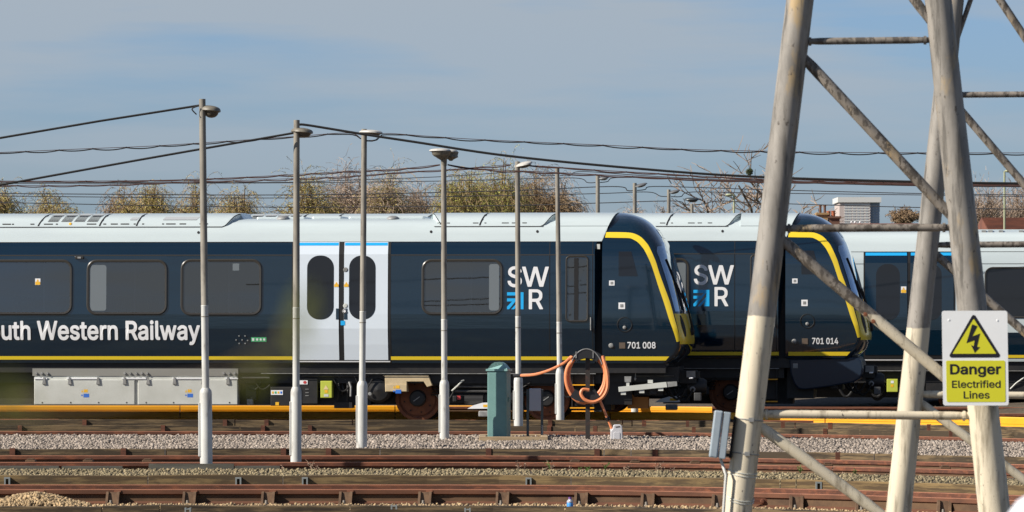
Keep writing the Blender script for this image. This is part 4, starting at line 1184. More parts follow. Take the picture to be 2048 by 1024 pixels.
def make_nose(parent):
    zs = [1.00, 1.04, 1.1, 1.18, 1.3, 1.42, 1.6, 1.8, 2.0, 2.2, 2.4, 2.6, 2.8, 3.0, 3.1, 3.2, 3.283, 3.36, 3.42, 3.48, 3.54, 3.6, 3.65, 3.7, 3.75, 3.78, 3.805, 3.82, 3.83]
    us = [-1 + 2 * i / 48 for i in range(49)]
    rows = []
    for z in zs:
        s0, a = cab_start(z), TS(interp(NA, z))
        near = [(s0 + (a - s0) * i / 4, n_in(z), z) for i in range(4)]
        rows.append(near + [nose_pt(z, u) for u in us] + [mirror_t(p) for p in reversed(near)])
    mm = MB()
    mm.grid(rows)
    n = len(rows[0])
    mm.add(rows[-1], [tuple(range(n))]); mm.add(rows[0], [tuple(range(n))[::-1]])
    for i in range(len(rows) - 1):
        mm.add([rows[i][0], rows[i][-1], rows[i + 1][-1], rows[i + 1][0]], [(0, 1, 2, 3)])
    cab = mm.build('cab_shell', navy, parent, smooth=True)
    # windscreen
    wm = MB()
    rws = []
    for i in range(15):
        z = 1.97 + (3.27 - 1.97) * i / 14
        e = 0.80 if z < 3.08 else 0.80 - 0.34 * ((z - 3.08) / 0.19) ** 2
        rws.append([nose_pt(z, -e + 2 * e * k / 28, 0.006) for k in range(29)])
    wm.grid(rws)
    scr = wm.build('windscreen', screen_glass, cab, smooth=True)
    # yellow band: along the cab side, down the corner pillars
    Lft = [(1211, 464), (1235, 464), (1258, 465), (1270, 468), (1281, 474), (1290, 483), (1298, 494), (1310, 520), (1318, 545), (1327, 570), (1339, 603), (1348, 635), (1355, 660), (1360, 682)]
    Rgt = [(1209, 475), (1235, 475.5), (1257, 476), (1266, 479), (1275, 484.5), (1283, 493), (1290, 503), (1301, 526), (1309, 549), (1317, 574), (1328, 606), (1338, 638), (1347, 663), (1353, 684)]
    for far in (False, True):
        ym = MB()
        rw = []
        for (ax, ay), (bx, by) in zip(smooth_pts(Lft, 5), smooth_pts(Rgt, 5)):
            row = []
            for k in range(5):
                f = k / 4
                x, y = ax + (bx - ax) * f, ay + (by - ay) * f
                q = nose_side(TS(x), TZ(y, x), 0.010)
                row.append(mirror_t(q) if far else q)
            rw.append(row)
        # pillar side wrap toward the glass
        ym.grid(rw, flip=not far)
        ym.build('yellow_band', yellow, cab, smooth=True)
    # yellow bib under the windscreen, with dark lamp openings
    bm_ = MB()
    rws = []
    for i in range(9):
        z = 1.36 + (1.93 - 1.36) * i / 8
        e = 0.86
        rws.append([nose_pt(z, -e + 2 * e * k / 24, 0.010) for k in range(25)])
    bm_.grid(rws)
    bm_.build('yellow_bib', yellow, cab, smooth=True)
    for sgn in (-1, 1):
        hm = MB()
        rws = []
        for i in range(7):
            z = 1.5 + 0.40 * i / 6
            w = 0.10 * math.sin(math.pi * (0.12 + 0.8 * i / 6))
            uc = 0.56 + 0.06 * (i / 6)
            rws.append([nose_pt(z, sgn * (uc - w + 2 * w * k / 4), 0.016) for k in range(5)])
        hm.grid(rws)
        hm.build('headlight', dark_gap, cab, smooth=True)
    # wiper: pivot, arm and blade in front of the glass
    wp = MB()
    pts = [nose_pt(z, u, o) for z, u, o in ((1.62, -0.10, 0.05), (1.95, -0.16, 0.06), (2.35, -0.26, 0.045))]
    wp.tube(pts, 0.018, 6)
    pts = [nose_pt(z, u, o) for z, u, o in ((2.0, -0.40, 0.02), (2.35, -0.43, 0.022), (2.72, -0.50, 0.02), (2.95, -0.56, 0.02))]
    wp.tube(pts, 0.016, 6)
    pts = [nose_pt(z, u, o) for z, u, o in ((1.66, -0.02, 0.05), (2.0, -0.2, 0.06), (2.4, -0.4, 0.03), (2.5, -0.45, 0.03))]
    wp.tube(pts, 0.018, 6)
    q = nose_pt(1.6, -0.1, 0.02)
    wp.lathe([(0.0, 0.07), (0.07, 0.05), (0.09, 0.0)], q, (1, 0, 0.1), 10)
    wp.build('wiper', dark_gap, cab)
    # roof headlight blister above the screen
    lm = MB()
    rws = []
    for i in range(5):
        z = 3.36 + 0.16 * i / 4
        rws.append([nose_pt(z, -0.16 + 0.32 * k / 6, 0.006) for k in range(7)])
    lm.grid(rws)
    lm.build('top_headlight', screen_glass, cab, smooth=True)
    # cab side window
    cw = MB()
    pts = [(1237, 503), (1262, 503), (1275, 552), (1237, 552)]
    rws = []
    for i in range(6):
        f = i / 5
        y = 503 + 49 * f
        rws.append([nose_side(TS(x), TZ(y, x), 0.006) for x in (1237, 1237 + (25 + 13 * f) * 0.5, 1237 + 25 + 13 * f)])
    cw.grid(rws, flip=True)
    cw.build('cab_window', glass_dark, cab)
    # small fittings on the cab side
    for (a, b, c, d) in ((1218, 1229, 561, 571), (1237, 1250, 605, 618), ):
        f = MB()
        f.add([nose_side(TS(x), TZ(y, x), 0.008) for x, y in ((a, d), (b, d), (b, c), (a, c))], [(0, 1, 2, 3)])
        f.build('side_plate', letter, cab)
        f = MB()
        cx, cy, r = (a + b) / 2, (c + d) / 2, (b - a) * 0.24
        f.add([nose_side(TS(x), TZ(y, x), 0.011) for x, y in ((cx - r, cy + r), (cx + r, cy + r), (cx + r, cy - r), (cx - r, cy - r))], [(0, 1, 2, 3)])
        f.build('side_button', grey_metal, cab)
    f = MB(); f.add([nose_side(TS(x), TZ(y, x), 0.008) for x, y in ((1238, 697), (1250, 697), (1250, 685), (1238, 685))], [(0, 1, 2, 3)])
    f.build('side_plate', mat('bronze_plate', (0.16, 0.12, 0.09), 0.4), cab)
    f = MB(); f.lathe([(0.0, 0.02), (0.035, 0.015), (0.05, 0.0)], nose_side(TS(1222), TZ(691, 1222), 0.0), (0, -1, 0), 12)
    f.build('socket', grey_metal, cab)
    f = MB()
    cx, cz, rr = TS(1249), TZ(649, 1249), 0.135
    ring = [nose_side(cx + rr * math.cos(i * math.pi / 14), cz + rr * math.sin(i * math.pi / 14), 0.004) for i in range(29)]
    f.tube(ring, 0.006, 5, caps=False)
    f.build('access_cover', dark_gap, cab)
    f = MB(); f.lathe([(0, 0.02), (0.03, 0.01), (0.035, 0)], nose_side(TS(1249), TZ(655, 1249), 0.0), (0, -1, 0), 10)
    f.build('cover_latch', grey_metal, cab)
    # lower yellow line on the cab
    f = MB()
    rw = []
    for i in range(9):
        x = 1210 + (1338 - 1210) * i / 8
        xb = min(x, 1331)
        rw.append([nose_side(TS(xb), TZ(721, x), 0.008), nose_side(TS(x), TZ(713, x), 0.008)])
    f.grid(rw)
    f.build('yellow_line', yellow, cab)
    return cab


def wheelset(parent, px, py, rad=0.43, t=0.60):
    s, z = TS(px), TZ(py, px)
    m = MB()
    w = rad
    m.lathe([(0.0, -0.13), (w * 0.80, -0.13), (w, -0.12), (w, -0.005), (w * 0.985, 0.0), (w * 0.86, 0.004), (w * 0.83, -0.03), (w * 0.78, -0.038), (w * 0.76, -0.012), (w * 0.42, 0.03), (0.0, 0.03)],
            (s, t, z), (0, -1, 0), 48)
    for k in range(8):
        a = 2 * math.pi * (k + 0.3) / 8
        m.lathe([(0.0, 0.028), (0.014, 0.028), (0.014, 0)], (s + 0.62 * w * math.cos(a), t, z + 0.62 * w * math.sin(a)), (0, -1, 0), 8, 1)
    wh = m.build('wheel', [rust_wheel, dark_gap], parent, smooth=True)
    h = MB()
    h.lathe([(0.0, 0.16), (0.13, 0.155), (0.155, 0.13), (0.16, 0.02), (0.19, 0.0)], (s, t, z), (0, -1, 0), 24)
    hub = h.build('hub', black, wh, smooth=True)
    b = MB()
    d = R(35)
    M_ = Matrix.Translation((s - 0.01, t - 0.163, z - 0.01)) @ Matrix.Rotation(-d, 4, 'Y')
    b.box((-0.075, -0.003, -0.008), (0.075, 0.003, 0.008), M=M_)
    b.build('hub_mark', grey_metal, hub)
    ax = MB(); ax.lathe([(0.08, 0), (0.08, 1.55)], (s, t + 0.1, z), (0, 1, 0), 12)
    ax.lathe([(0.0, 1.44), (w * 0.8, 1.44), (w, 1.43), (w, 1.30), (0.0, 1.30)], (s, t + 0.1, z), (0, 1, 0), 32)
    ax.build('axle', rust_dark, wh)


def make_train():
    root = empty('train', (TX0, TY0, 0), -YAW)
    sl = TS(-900)
    kk = 100 / F
    WIN = [(-215, -48, 519, 630, 20), (-24, 145, 519, 630, 20), (173, 335, 519, 630, 20), (361, 524, 518, 631, 20), (843, 1006, 518, 630, 20), (1131, 1177, 511, 644, 9)]
    body_shell(root, sl, s_end, navy, holes=[(TS(a + 2.2), TS(b - 2.2), TZ(d - 2.2, a), TZ(c + 2.2, a), (r - 2.2) * kk) for a, b, c, d, r in WIN])
    # saloon seen through the glass
    im = MB()
    a_, b_ = TS(-400), TS(1187)
    im.grid([[(a_, 0.12, 1.10), (b_, 0.12, 1.10)], [(a_, 2.60, 1.10), (b_, 2.60, 1.10)], [(a_, 2.66, 3.10), (b_, 2.66, 3.10)], [(a_, 0.14, 3.20), (b_, 0.14, 3.20)]])
    for q_ in (a_, TS(560), TS(815), b_): im.add([(q_, 0.14, 1.10), (q_, 2.6, 1.10), (q_, 2.6, 3.2), (q_, 0.14, 3.2)], [(0, 1, 2, 3)])
    im.build('saloon_lining', interior_m, root)
    for px_ in (-330, -240, -150, -60, 30, 120, 210, 300, 390, 480, 875, 965):
        q_ = MB()
        for t0_ in (0.22, 1.70):
            q_.box((TS(px_), t0_, 1.5), (TS(px_) + 0.45, t0_ + 0.84, 1.62))
            q_.prism([(TS(px_) - 0.02, 1.5), (TS(px_) + 0.10, 1.5), (TS(px_) + 0.03, 2.26), (TS(px_) - 0.08, 2.26)], t0_, t0_ + 0.40)
            q_.prism([(TS(px_) - 0.02, 1.5), (TS(px_) + 0.10, 1.5), (TS(px_) + 0.03, 2.26), (TS(px_) - 0.08, 2.26)], t0_ + 0.44, t0_ + 0.84)
        q_.build('seat', seat_m, root, bevel=0.03)
    for px_ in (66, 250, 440, 930):
        q_ = MB(); q_.tube([(TS(px_), 1.12, 1.1), (TS(px_), 1.12, 3.15)], 0.017, 8); q_.build('grab_pole', letter, root)
    # roof covers
    for a, b, ea, eb, fn in ((sl, TS(470), False, True, None), (TS(858), TS(1108), True, True, None)):
        c = pod(root, a, b, ea, eb, fn)
    cov = pod(root, TS(1110), TS(1224), False, False, s_end)
    covers = [o for o in root.children if o.name.startswith('roof_cover')]
    # seams and details on the covers
    k = 100 / F
    sm = MB()
    def seam(px_top, px_bot, w=0.030):
        zs = [3.585, 3.62, 3.66, 3.70, 3.745, 3.785, 3.815, 3.826]
        rows = []
        for i, z in enumerate(zs):
            f = i / (len(zs) - 1)
            s = TS(px_bot + (px_top - px_bot) * f ** 1.3)
            rows.append([pod_pt(s - w / 2, z), pod_pt(s + w / 2, z)])
        sm.grid(rows)
    seam(91, 72); seam(210, 195); seam(282, 269); seam(970, 957)
    sm.build_split('cover_seam', dark_gap, covers[0])
    sm = MB()
    for a, b in ((-900, 440), (866, 1084)):
        sm.box((TS(a), 0.205, 3.562), (TS(b), 0.225, 3.573))
    sm.build_split('gutter', mat('shadow_gap_grey', (0.12, 0.12, 0.115), 0.6), root)
    lv = MB()
    for a in (94, 121, 147, 173):
        for i in range(6):
            z = 3.665 + i * 0.022
            x0, x1 = a - 4 + i * 1.2, a + 17 + i * 1.2
            lv.grid([[pod_pt(TS(x0), z, 0.003), pod_pt(TS(x1), z, 0.003)], [pod_pt(TS(x0 + .6), z + 0.012, 0.003), pod_pt(TS(x1 + .6), z + 0.012, 0.003)]])
        lv.grid([[pod_pt(TS(a + 2), 3.79, 0.003), pod_pt(TS(a + 23), 3.79, 0.003)], [pod_pt(TS(a + 6), 3.822, 0.003), pod_pt(TS(a + 27), 3.822, 0.003)]], 1)
    lv.build('louvre', [mat('louvre_shadow', (0.05, 0.05, 0.05), 0.6), mat('louvre_grey', (0.42, 0.44, 0.44), 0.5)], covers[0])
    gp = MB()
    gp.grid([[pod_pt(TS(320), 3.70, 0.003), pod_pt(TS(388), 3.70, 0.003)], [pod_pt(TS(325), 3.76, 0.003), pod_pt(TS(394), 3.76, 0.003)]])
    gp.grid([[pod_pt(TS(254), 3.70, 0.003), pod_pt(TS(268), 3.70, 0.003)], [pod_pt(TS(258), 3.75, 0.003), pod_pt(TS(272), 3.75, 0.003)]])
    gp.build_split('grille', mat('grille_grey', (0.40, 0.42, 0.43), 0.5), covers[0])
    sl_ = MB()
    for a, b in ((0, 17), (19, 23), (56, 64), (83, 101), (107, 111), (169, 188), (202, 208), (217, 231), (237, 254), (263, 267), (280, 284), (320, 324), (328, 347), (355, 368), (395, 412)):
        sl_.grid([[pod_pt(TS(a), 3.612), pod_pt(TS(b), 3.612)], [pod_pt(TS(a), 3.632), pod_pt(TS(b), 3.632)]])
    sl_.build_split('latch_slot', rubber, covers[0])
    sl_ = MB()
    for a, b in ((872, 880), (891, 897), (943, 954), (966, 970), (1001, 1015), (1021, 1030), (1042, 1051)):
        sl_.grid([[pod_pt(TS(a), 3.622), pod_pt(TS(b), 3.622)], [pod_pt(TS(a), 3.638), pod_pt(TS(b), 3.638)]])
    sl_.build_split('latch_slot', rubber, covers[1])
    bt = MB(); bt.lathe([(0, 0.01), (0.025, 0.008), (0.03, 0)], pod_pt(TS(136), 3.625), (0, -1, 0.3), 10)
    bt.build('orange_marker', label_yellow, covers[0])
    # low raised roof between the covers, with aerial domes
    rr = MB()
    rr.box((TS(500), 0.85, 3.70), (TS(598), 1.9, 3.765)); rr.box((TS(612), 0.85, 3.70), (TS(672), 1.9, 3.775)); rr.box((TS(686), 0.85, 3.70), (TS(838), 1.9, 3.775))
    rr.build_split('roof_panel', white_paint, root, bevel=0.03)
    dm = MB(); dm.ellipsoid((TS(556), 0.72, 3.71), (0.13, 0.2, 0.075), 0.0, 1.0)
    dm.build('aerial_dome', grey_metal, root, smooth=True)
    dm = MB(); dm.ellipsoid((TS(777), 0.72, 3.71), (0.125, 0.2, 0.07), 0.0, 1.0)
    dm.build('aerial_dome', grey_metal, root, smooth=True)
    # small roof holes
    for px, py in ((394, 464.5), (860, 463), (1073, 462.5)):
        sticker(root, 'lifting_hole', px - 2.6, px + 2.6, py - 2.8, py + 2.8, dark_gap, circle=True)
    # cant line: dark seam between white and navy
    cl = MB(); side_decal(cl, sl, TS(1203), 3.270, 3.2815, 0.004)
    cl.build_split('cant_seam', dark_gap, root)
    cl = MB(); side_decal(cl, sl, TS(594), 3.020, 3.040, 0.005); side_decal(cl, TS(781), TS(1188), 3.020, 3.040, 0.005)
    cl.build_split('crease_strip', rubber, root)  # thin dark strip along the bodyside crease
    # windows
    window(root, -215, -48, 519, 630, 20, pane_m)
    window(root, -24, 145, 519, 630, 20, pane_m)
    window(root, 173, 335, 519, 630, 20, pane_m, far_light_px=(180, 212.5, 530, 621.5))
    window(root, 361, 524, 518, 631, 20, pane_m)
    window(root, 843, 1006, 518, 630, 20, pane_m, far_light_px=(978, 998, 528, 621))
    w = window(root, 1131, 1177, 511, 644, 9, pane_m, frame_px=3.5)
    bm_ = MB(); side_poly(bm_, [(TS(1148), TZ(640, 1148)), (TS(1157), TZ(640, 1148)), (TS(1157), TZ(516, 1148)), (TS(1148), TZ(516, 1148))], 0.011)
    bm_.build('centre_bar', dark_gap, w)
    # window stickers
    warning_label(root, 70, 557, 10.5, 13, off=0.012)
    sticker(root, 'window_notice', 465, 478, 527, 541, pane_patch, off=0.011)
    # doors
    gapm = MB()
    side_decal(gapm, TS(594.5), TS(781), 1.0, 3.279, 0.0055)
    gapm.build('door_recess', dark_gap, root)
    d1 = door_leaf(root, 597, 677.5, 484, 720, door_paint, (614, 667.5, 511, 639), glass_dark)
    d2 = door_leaf(root, 688, 775.5, 484, 720, door_paint, (698, 751, 511, 639), glass_dark)
    tm = MB(); side_decal(tm, TS(597), TS(779.5), 1.02, 1.042, 0.03)
    tm.build('door_step', letter, root)
    warning_label(root, 668, 563, 9.5, 11); warning_label(root, 687.8, 563, 9.5, 11)
    for py, mm_ in ((539.5, grey_metal), (611.5, silver)):
        b = MB(); b.lathe([(0, 0.012), (0.03, 0.012), (0.034, 0.004), (0.045, 0.004), (0.047, 0)], sp(TS(691), TZ(py, 691), 0.012), (0, -1, 0), 16)
        b.build('door_button', mm_, root)
    sticker(root, 'door_panel', 672, 677.4, 617, 639, navy, off=0.016); sticker(root, 'door_panel', 688.2, 695, 617, 639, navy, off=0.016)
    b = MB(); b.lathe([(0.0, 0.02), (0.025, 0.02), (0.026, 0.006), (0.04, 0.006), (0.044, 0.0)], sp(TS(689.5), TZ(622.5, 690), 0.016), (0, -1, 0), 16, mis=[0, 0, 1, 0])
    b.build('lock_ring', [letter, dark_gap], root)
    sticker(root, 'door_notice', 681.5, 690, 641.5, 650.5, blue, off=0.017)
    # lettering
    side_text(root, 'lettering', 'South Western Railway', -49, 400, 640.5, 690, 0.018, letter)
    side_text(root, 'lettering', 'S', 1015, 1043.5, 532.5, 574.5, 0.02, letter)
    side_text(root, 'lettering', 'W', 1044, 1097.5, 533.3, 573.5, 0.02, letter)
    side_text(root, 'lettering', 'R', 1057.5, 1086, 578.5, 618.5, 0.02, letter)
    # arrow emblem
    ar = MB()
    def q(u, v): return (TS(1014 + 33 * u), TZ(584.5 + 34 * v, 1014))
    for pts in (((0, 0), (1, 0), (1, 1), (0.82, 1), (0.82, 0.28), (0.66, 0.18), (0, 0.18)),):
        pass
    side_poly(ar, [q(0, 0), q(0, .19), q(.66, .19), q(.66, .19), q(1, 0)][:3] + [q(.80, .19), q(1, 0)], 0.009)
    side_poly(ar, [q(1, 0), q(.80, .19), q(.80, 1), q(1, 1)], 0.009)
    side_poly(ar, [q(.80, .19), q(.66, .19), q(.42, .43), q(.42, .43), q(.56, .47)][:3] + [q(0, .85), q(0, 1), q(.13, 1)], 0.009)
    side_poly(ar, [q(0, .36), q(0, .54), q(.34, .54), q(.34, .5), q(.44, .41), q(.49, .36)], 0.0095)
    side_poly(ar, [q(.80, .44), q(.80, .62), q(.44, 1), q(.25, 1)], 0.0095)
    side_poly(ar, [q(.80, .62), q(.80, 1), q(.66, 1), q(.72, .74)], 0.0095)
    ar.build('arrow_emblem', blue, root)
    # yellow lines
    yl = MB()
    side_decal(yl, sl, TS(584), 1.062, 1.128, 0.006); side_decal(yl, TS(781), TS(1190), 1.062, 1.128, 0.006)
    yl.build_split('yellow_line', yellow, root)
    # panel seams
    ps = MB()
    for px in (584, 1099, 1185):
        side_decal(ps, TS(px) - 0.008, TS(px) + 0.008, 1.06, 3.27, 0.003)
    ps.build_split('panel_seam', mat('seam_black', (0.006, 0.007, 0.009), 0.5), root)
    # slot before the cab
    sb = MB()
    sb.box((TS(1188.5), 0.16, 1.0), (TS(1206), 2.6, 3.27))
    sb.build('gangway_recess', dark_gap, root)
    hb = MB(); hb.box((TS(1192), 0.10, TZ(498, 1192)), (TS(1199), 0.165, TZ(488, 1192)))
    hb.build('recess_light', silver, root)
    he = MB(); he.tube([sp(TS(1181.5), z, 0.02) for z in (1.62, 1.7, 1.78, 1.86)], 0.012, 6)
    he.build('grab_handle', grey_metal, root)
    # side fittings
    cm = MB(); cm.box((TS(150), -0.01, TZ(518, 150)), (TS(167), 0.06, TZ(512.5, 150)))
    cm.build('camera_housing', rubber, root, bevel=0.01)
    c2 = MB(); c2.box((TS(155), -0.016, TZ(517, 150)), (TS(162), 0.0, TZ(513.5, 150)))
    c2.build('camera_lens', grey_metal, root)
    gl = sticker(root, 'green_label', 502, 532.5, 674.5, 683.5, label_green)
    for a in (504, 512, 519, 526):
        sticker(root, 'label_symbol', a, a + 4.2, 676.4, 681.6, letter, off=0.009, circle=(a > 510))
    sk = MB()
    for dx, dy in ((0, 0), (-12, 0), (11, 1), (-6, -8), (6, -8), (-6, 7), (6, 7)):
        sk.lathe([(0, 0.012), (0.012, 0.01), (0.014, 0)], sp(TS(484 + dx), TZ(680 + dy, 484), 0.002), (0, -1, 0), 8)
    sk.build('socket_plate', grey_metal, root)

    # ---------------- under the floor
    ub = MB()
    ub.box((sl, 0.16, 0.82), (TS(1330), 2.6, 1.0)); ub.box((sl, 0.30, 0.62), (TS(1200), 2.45, 0.82))
    ub.box((sl, 0.5, 0.205), (TS(735), 2.2, 0.62)); ub.box((TS(735), 0.9, 0.205), (TS(945), 1.8, 0.62)); ub.box((TS(945), 0.9, 0.11), (TS(1215), 1.8, 0.62)); ub.box((TS(880), 0.78, 0.26), (TS(1045), 2.0, 0.62))
    ub.build('underframe', black, root)
    ln = MB(); ln.box((TS(520), 0.148, 0.800), (TS(1190), 0.158, 0.812)); ln.build('solebar_edge', grey_metal, root)
    # silver equipment case
    case = MB()
    case.box((TS(65), 0.16, TZ(810, 65)), (TS(472), 0.75, TZ(738, 65)))
    cs = case.build('equipment_case', silver, root, bevel=0.015)
    for a, b in ((66, 267), (274, 473)):
        dd = MB(); dd.box((TS(a), 0.13, TZ(809, a)), (TS(b), 0.162, TZ(759.5, a))); dr = dd.build('case_door', silver, cs, bevel=0.01)
        two_labels(dr, a + 94, 779, 0.1285)
    rl = MB()
    for a, b in ((66, 92), (131, 195), (241, 290), (342, 412), (448, 474)): rl.box((TS(a), 0.115, TZ(758.5, a)), (TS(b), 0.16, TZ(755.5, a)))
    rl.build_split('case_rail', letter, cs)
    tp = MB(); tp.box((TS(62), 0.145, TZ(752, 62)), (TS(474), 0.162, TZ(737, 62))); tp.build('case_top_panel', mat('case_top_grey', (0.24, 0.235, 0.21), 0.5), cs)
    hk = MB()
    for a in (86, 137, 194, 247, 294, 347, 404, 454):
        hk.prism([(TS(a - 1.4), TZ(754, a)), (TS(a + 1.4), TZ(754, a)), (TS(a + 3.8), TZ(768.5, a)), (TS(a - 3.8), TZ(768.5, a))], 0.105, 0.128)
    for a in (70, 81, 92, 247, 258, 270, 281, 292, 445, 456, 467):
        hk.lathe([(0, 0.03), (0.022, 0.03), (0.026, 0)], (TS(a), 0.145, TZ(747, a)), (0, -1, 0), 8)
    hk.build_split('case_clip', grey_metal, cs)
    sc = MB()
    for a in (82, 139, 195, 251, 290, 345, 457): sc.lathe([(0, 0.006), (0.014, 0.004), (0.015, 0)], (TS(a), 0.130, TZ(805.5, a)), (0, -1, 0), 8)
    sc.build_split('case_screw', dark_gap, cs)
    # dark boxes beyond the case
    b1 = MB(); b1.box((TS(538), 0.2, TZ(812, 538)), (TS(594), 0.8, TZ(774, 538))); b1 = b1.build('control_box', black, root, bevel=0.01)
    sticker(b1, 'label_patch', 539, 563, 780.5, 790, letter, t=0.19); sticker(b1, 'label_patch', 548, 555, 804.5, 811, label_yellow, t=0.19)
    for i, mm_ in enumerate((label_yellow, label_green, label_yellow, label_blue)): sticker(b1, 'label_symbol', 541 + i * 5.6, 544.6 + i * 5.6, 783, 787.5, mm_, t=0.187)
    b2 = MB(); b2.box((TS(594), 0.24, TZ(808, 594)), (TS(632), 0.8, TZ(758, 594))); b2 = b2.build('control_box', black, root, bevel=0.01)
    sticker(b2, 'label_patch', 596, 612, 761, 769, letter, t=0.23); sticker(b2, 'label_symbol', 603, 610, 762, 768, red, t=0.227, circle=True)
    for py in (778, 785, 791): sticker(b2, 'latch', 607, 614, py, py + 1.3, grey_metal, t=0.23)
    lb = MB(); lb.box((TS(639), 0.14, TZ(796, 639)), (TS(662), 0.4, TZ(762, 639))); lb = lb.build('lime_box', lime, root, bevel=0.01)
    tr = MB(); s, z = TS(650), TZ(775, 650)
    tr.add([(s - 0.05, 0.136, z - 0.04), (s + 0.05, 0.136, z - 0.04), (s, 0.136, z + 0.045)], [(0, 1, 2)]); tr.build('warning_symbol', mat('pale_symbol', (0.75, 0.6, 0.3), 0.4), lb)
    sticker(lb, 'label_patch', 647.5, 653.5, 780, 786, label_yellow, t=0.136); sticker(lb, 'label_patch', 646, 655, 788.5, 793.5, silver, t=0.136)
    pc = MB()
    for a, y0_, y1_ in ((664, 750, 775), (672, 752, 800), (680, 770, 790), (690, 752, 812), (697, 752, 800)):
        pc.tube([(TS(a), 0.35, TZ(y0_, a)), (TS(a + 2), 0.3, TZ((y0_ + y1_) / 2, a)), (TS(a - 1), 0.35, TZ(y1_, a))], 0.025, 8)
    pc.box((TS(664), 0.3, TZ(817, 664)), (TS(700), 0.7, TZ(805, 664)))
    pc.build('pipework', black, root)
    fl = MB()
    fl.tube([(TS(695), 0.24, TZ(764, 695)), (TS(699), 0.22, TZ(775, 695)), (TS(698.5), 0.22, TZ(793, 695))], 0.02, 8); fl.build('grey_hose', grey_metal, root)
    tk = MB(); tk.lathe([(0.0, -0.04), (0.20, 0.0), (0.25, 0.06), (0.25, 0.8), (0.0, 0.8)], (TS(752), 0.28, TZ(780, 752)), (0, 1, 0), 28)
    tk = tk.build('air_tank', black, root, smooth=True)
    e = MB(); e.lathe([(0, 0.012), (0.03, 0.01), (0.036, 0)], (TS(737), 0.235, TZ(788, 737)), (0, -1, 0), 14); e.build('tank_plug', grey_metal, tk)
    # bogie
    fr = MB()
    fr.box((TS(838), 0.82, TZ(800, 838)), (TS(1080), 2.0, TZ(768, 838))); fr.box((TS(860), 0.40, TZ(772, 860)), (TS(1160), 0.7, TZ(752, 860)))
    fr.box((TS(890), 0.45, TZ(806, 890)), (TS(1040), 0.7, TZ(790, 890)))
    fr.lathe([(0.0, 0), (0.10, 0), (0.10, 0.35), (0.0, 0.35)], (TS(925), 0.42, TZ(800, 925)), (1, 0, 0), 12)
    fr.build('bogie_frame', black, root)
    wheelset(root, 829, 797.5)
    wheelset(root, 1088, 797.5)
    bc = MB()
    pts = [(763, 750), (854, 750), (862, 771), (852, 774.5), (845, 763.5), (811, 763.5), (812, 784), (768, 784), (767, 752.5), (763, 752)]
    bc.prism([(TS(a), TZ(b, a)) for a, b in pts], 0.20, 0.42)
    bc = bc.build('beige_cover', beige, root, bevel=0.008)
    pl = MB(); pl.box((TS(769), 0.185, TZ(783, 769)), (TS(811), 0.2, TZ(768.5, 769))); pl = pl.build('cover_lid', beige, bc, bevel=0.005)
    two_labels(pl, 784, 771, 0.182)
    lv_ = MB(); lv_.tube([(TS(900), 0.34, TZ(782, 900)), (TS(912), 0.28, TZ(772, 912)), (TS(922), 0.26, TZ(761.5, 922)), (TS(925.5), 0.26, TZ(761, 925))], 0.016, 6)
    lv_.build('lever', silver, root)
    rb = MB(); rb.box((TS(910), 0.34, TZ(800, 910)), (TS(917), 0.4, TZ(792, 910))); rb.build('red_tag', red, root)
    # shoe beam, white with yellow patch
    sb_ = MB(); sb_.prism([(TS(a), TZ(b, a)) for a, b in ((932, 818), (944, 811), (962, 806), (984, 805), (984, 817.5))], 0.22, 0.5)
    sb_ = sb_.build('shoe_beam', letter, root); sticker(sb_, 'label_patch', 964, 980, 809.5, 814.5, label_yellow, t=0.216)
    sh = MB(); sh.box((TS(955), 0.16, TZ(834, 955)), (TS(979), 0.4, TZ(822, 955))); sh.build('collector_shoe', grey_metal, root, bevel=0.02)
    # cab footsteps
    st = MB()
    for py in (769, 815): st.box((TS(1139), 0.12, TZ(py + 2.2, 1139)), (TS(1187), 0.34, TZ(py, 1139)))
    st.build_split('footstep', orange, root)
    sx = MB()
    for a in (1141, 1184): sx.box((TS(a), 0.22, TZ(817, a)), (TS(a + 2), 0.32, TZ(748, a)))
    sx.box((TS(1146), 0.4, TZ(812, 1146)), (TS(1182), 0.9, TZ(752, 1146)))
    sx.box((TS(1205), 0.5, TZ(810, 1205)), (TS(1260), 2.0, TZ(742, 1205)))
    sx.build('step_frame', black, root)
    # front end: buffer beam and coupler
    bb = MB()
    bb.box((TS(1215), 0.45, TZ(765, 1215)), (TS(1352), 2.3, TZ(734, 1215)))
    bb.box((TS(1262), 0.7, TZ(792, 1262)), (TS(1320), 2.0, TZ(765, 1262)))
    bb.box((TS(1350), 1.1, TZ(768, 1350)), (TS(1385), 1.65, TZ(742, 1350)))
    bb.build('buffer_beam', black, root)
    co = MB()
    co.lathe([(0.0, 0.0), (0.16, 0.0), (0.16, 0.3), (0.12, 0.36), (0.0, 0.36)], (TS(1366), 1.375, TZ(775, 1366)), (1, 0, 0), 16)
    co.box((TS(1368), 1.1, TZ(758, 1368)), (TS(1390), 1.62, TZ(744, 1368)))
    co.build('coupler', black, root, smooth=True)
    cb = MB(); cb.lathe([(0.0, 0.03), (0.05, 0.02), (0.055, 0)], (TS(1378), 1.05, TZ(780, 1378)), (0, -1, 0), 12); cb.box((TS(1366), 1.0, TZ(756, 1366)), (TS(1384), 1.05, TZ(743, 1366)))
    cb.build_split('coupler_socket', grey_metal, root)
    hs = MB()
    for i, (a, b, dp) in enumerate(((1330, 1366, 22), (1340, 1380, 26), (1322, 1350, 16))):
        pts = []
        for j in range(9):
            f = j / 8
            pts.append((TS(a + (b - a) * f), 0.9 + 0.1 * i, TZ(778 + dp * math.sin(math.pi * f), a)))
        hs.tube(pts, 0.022, 7)
    hs.build('jumper_hose', dark_gap, root)
    jb = MB()
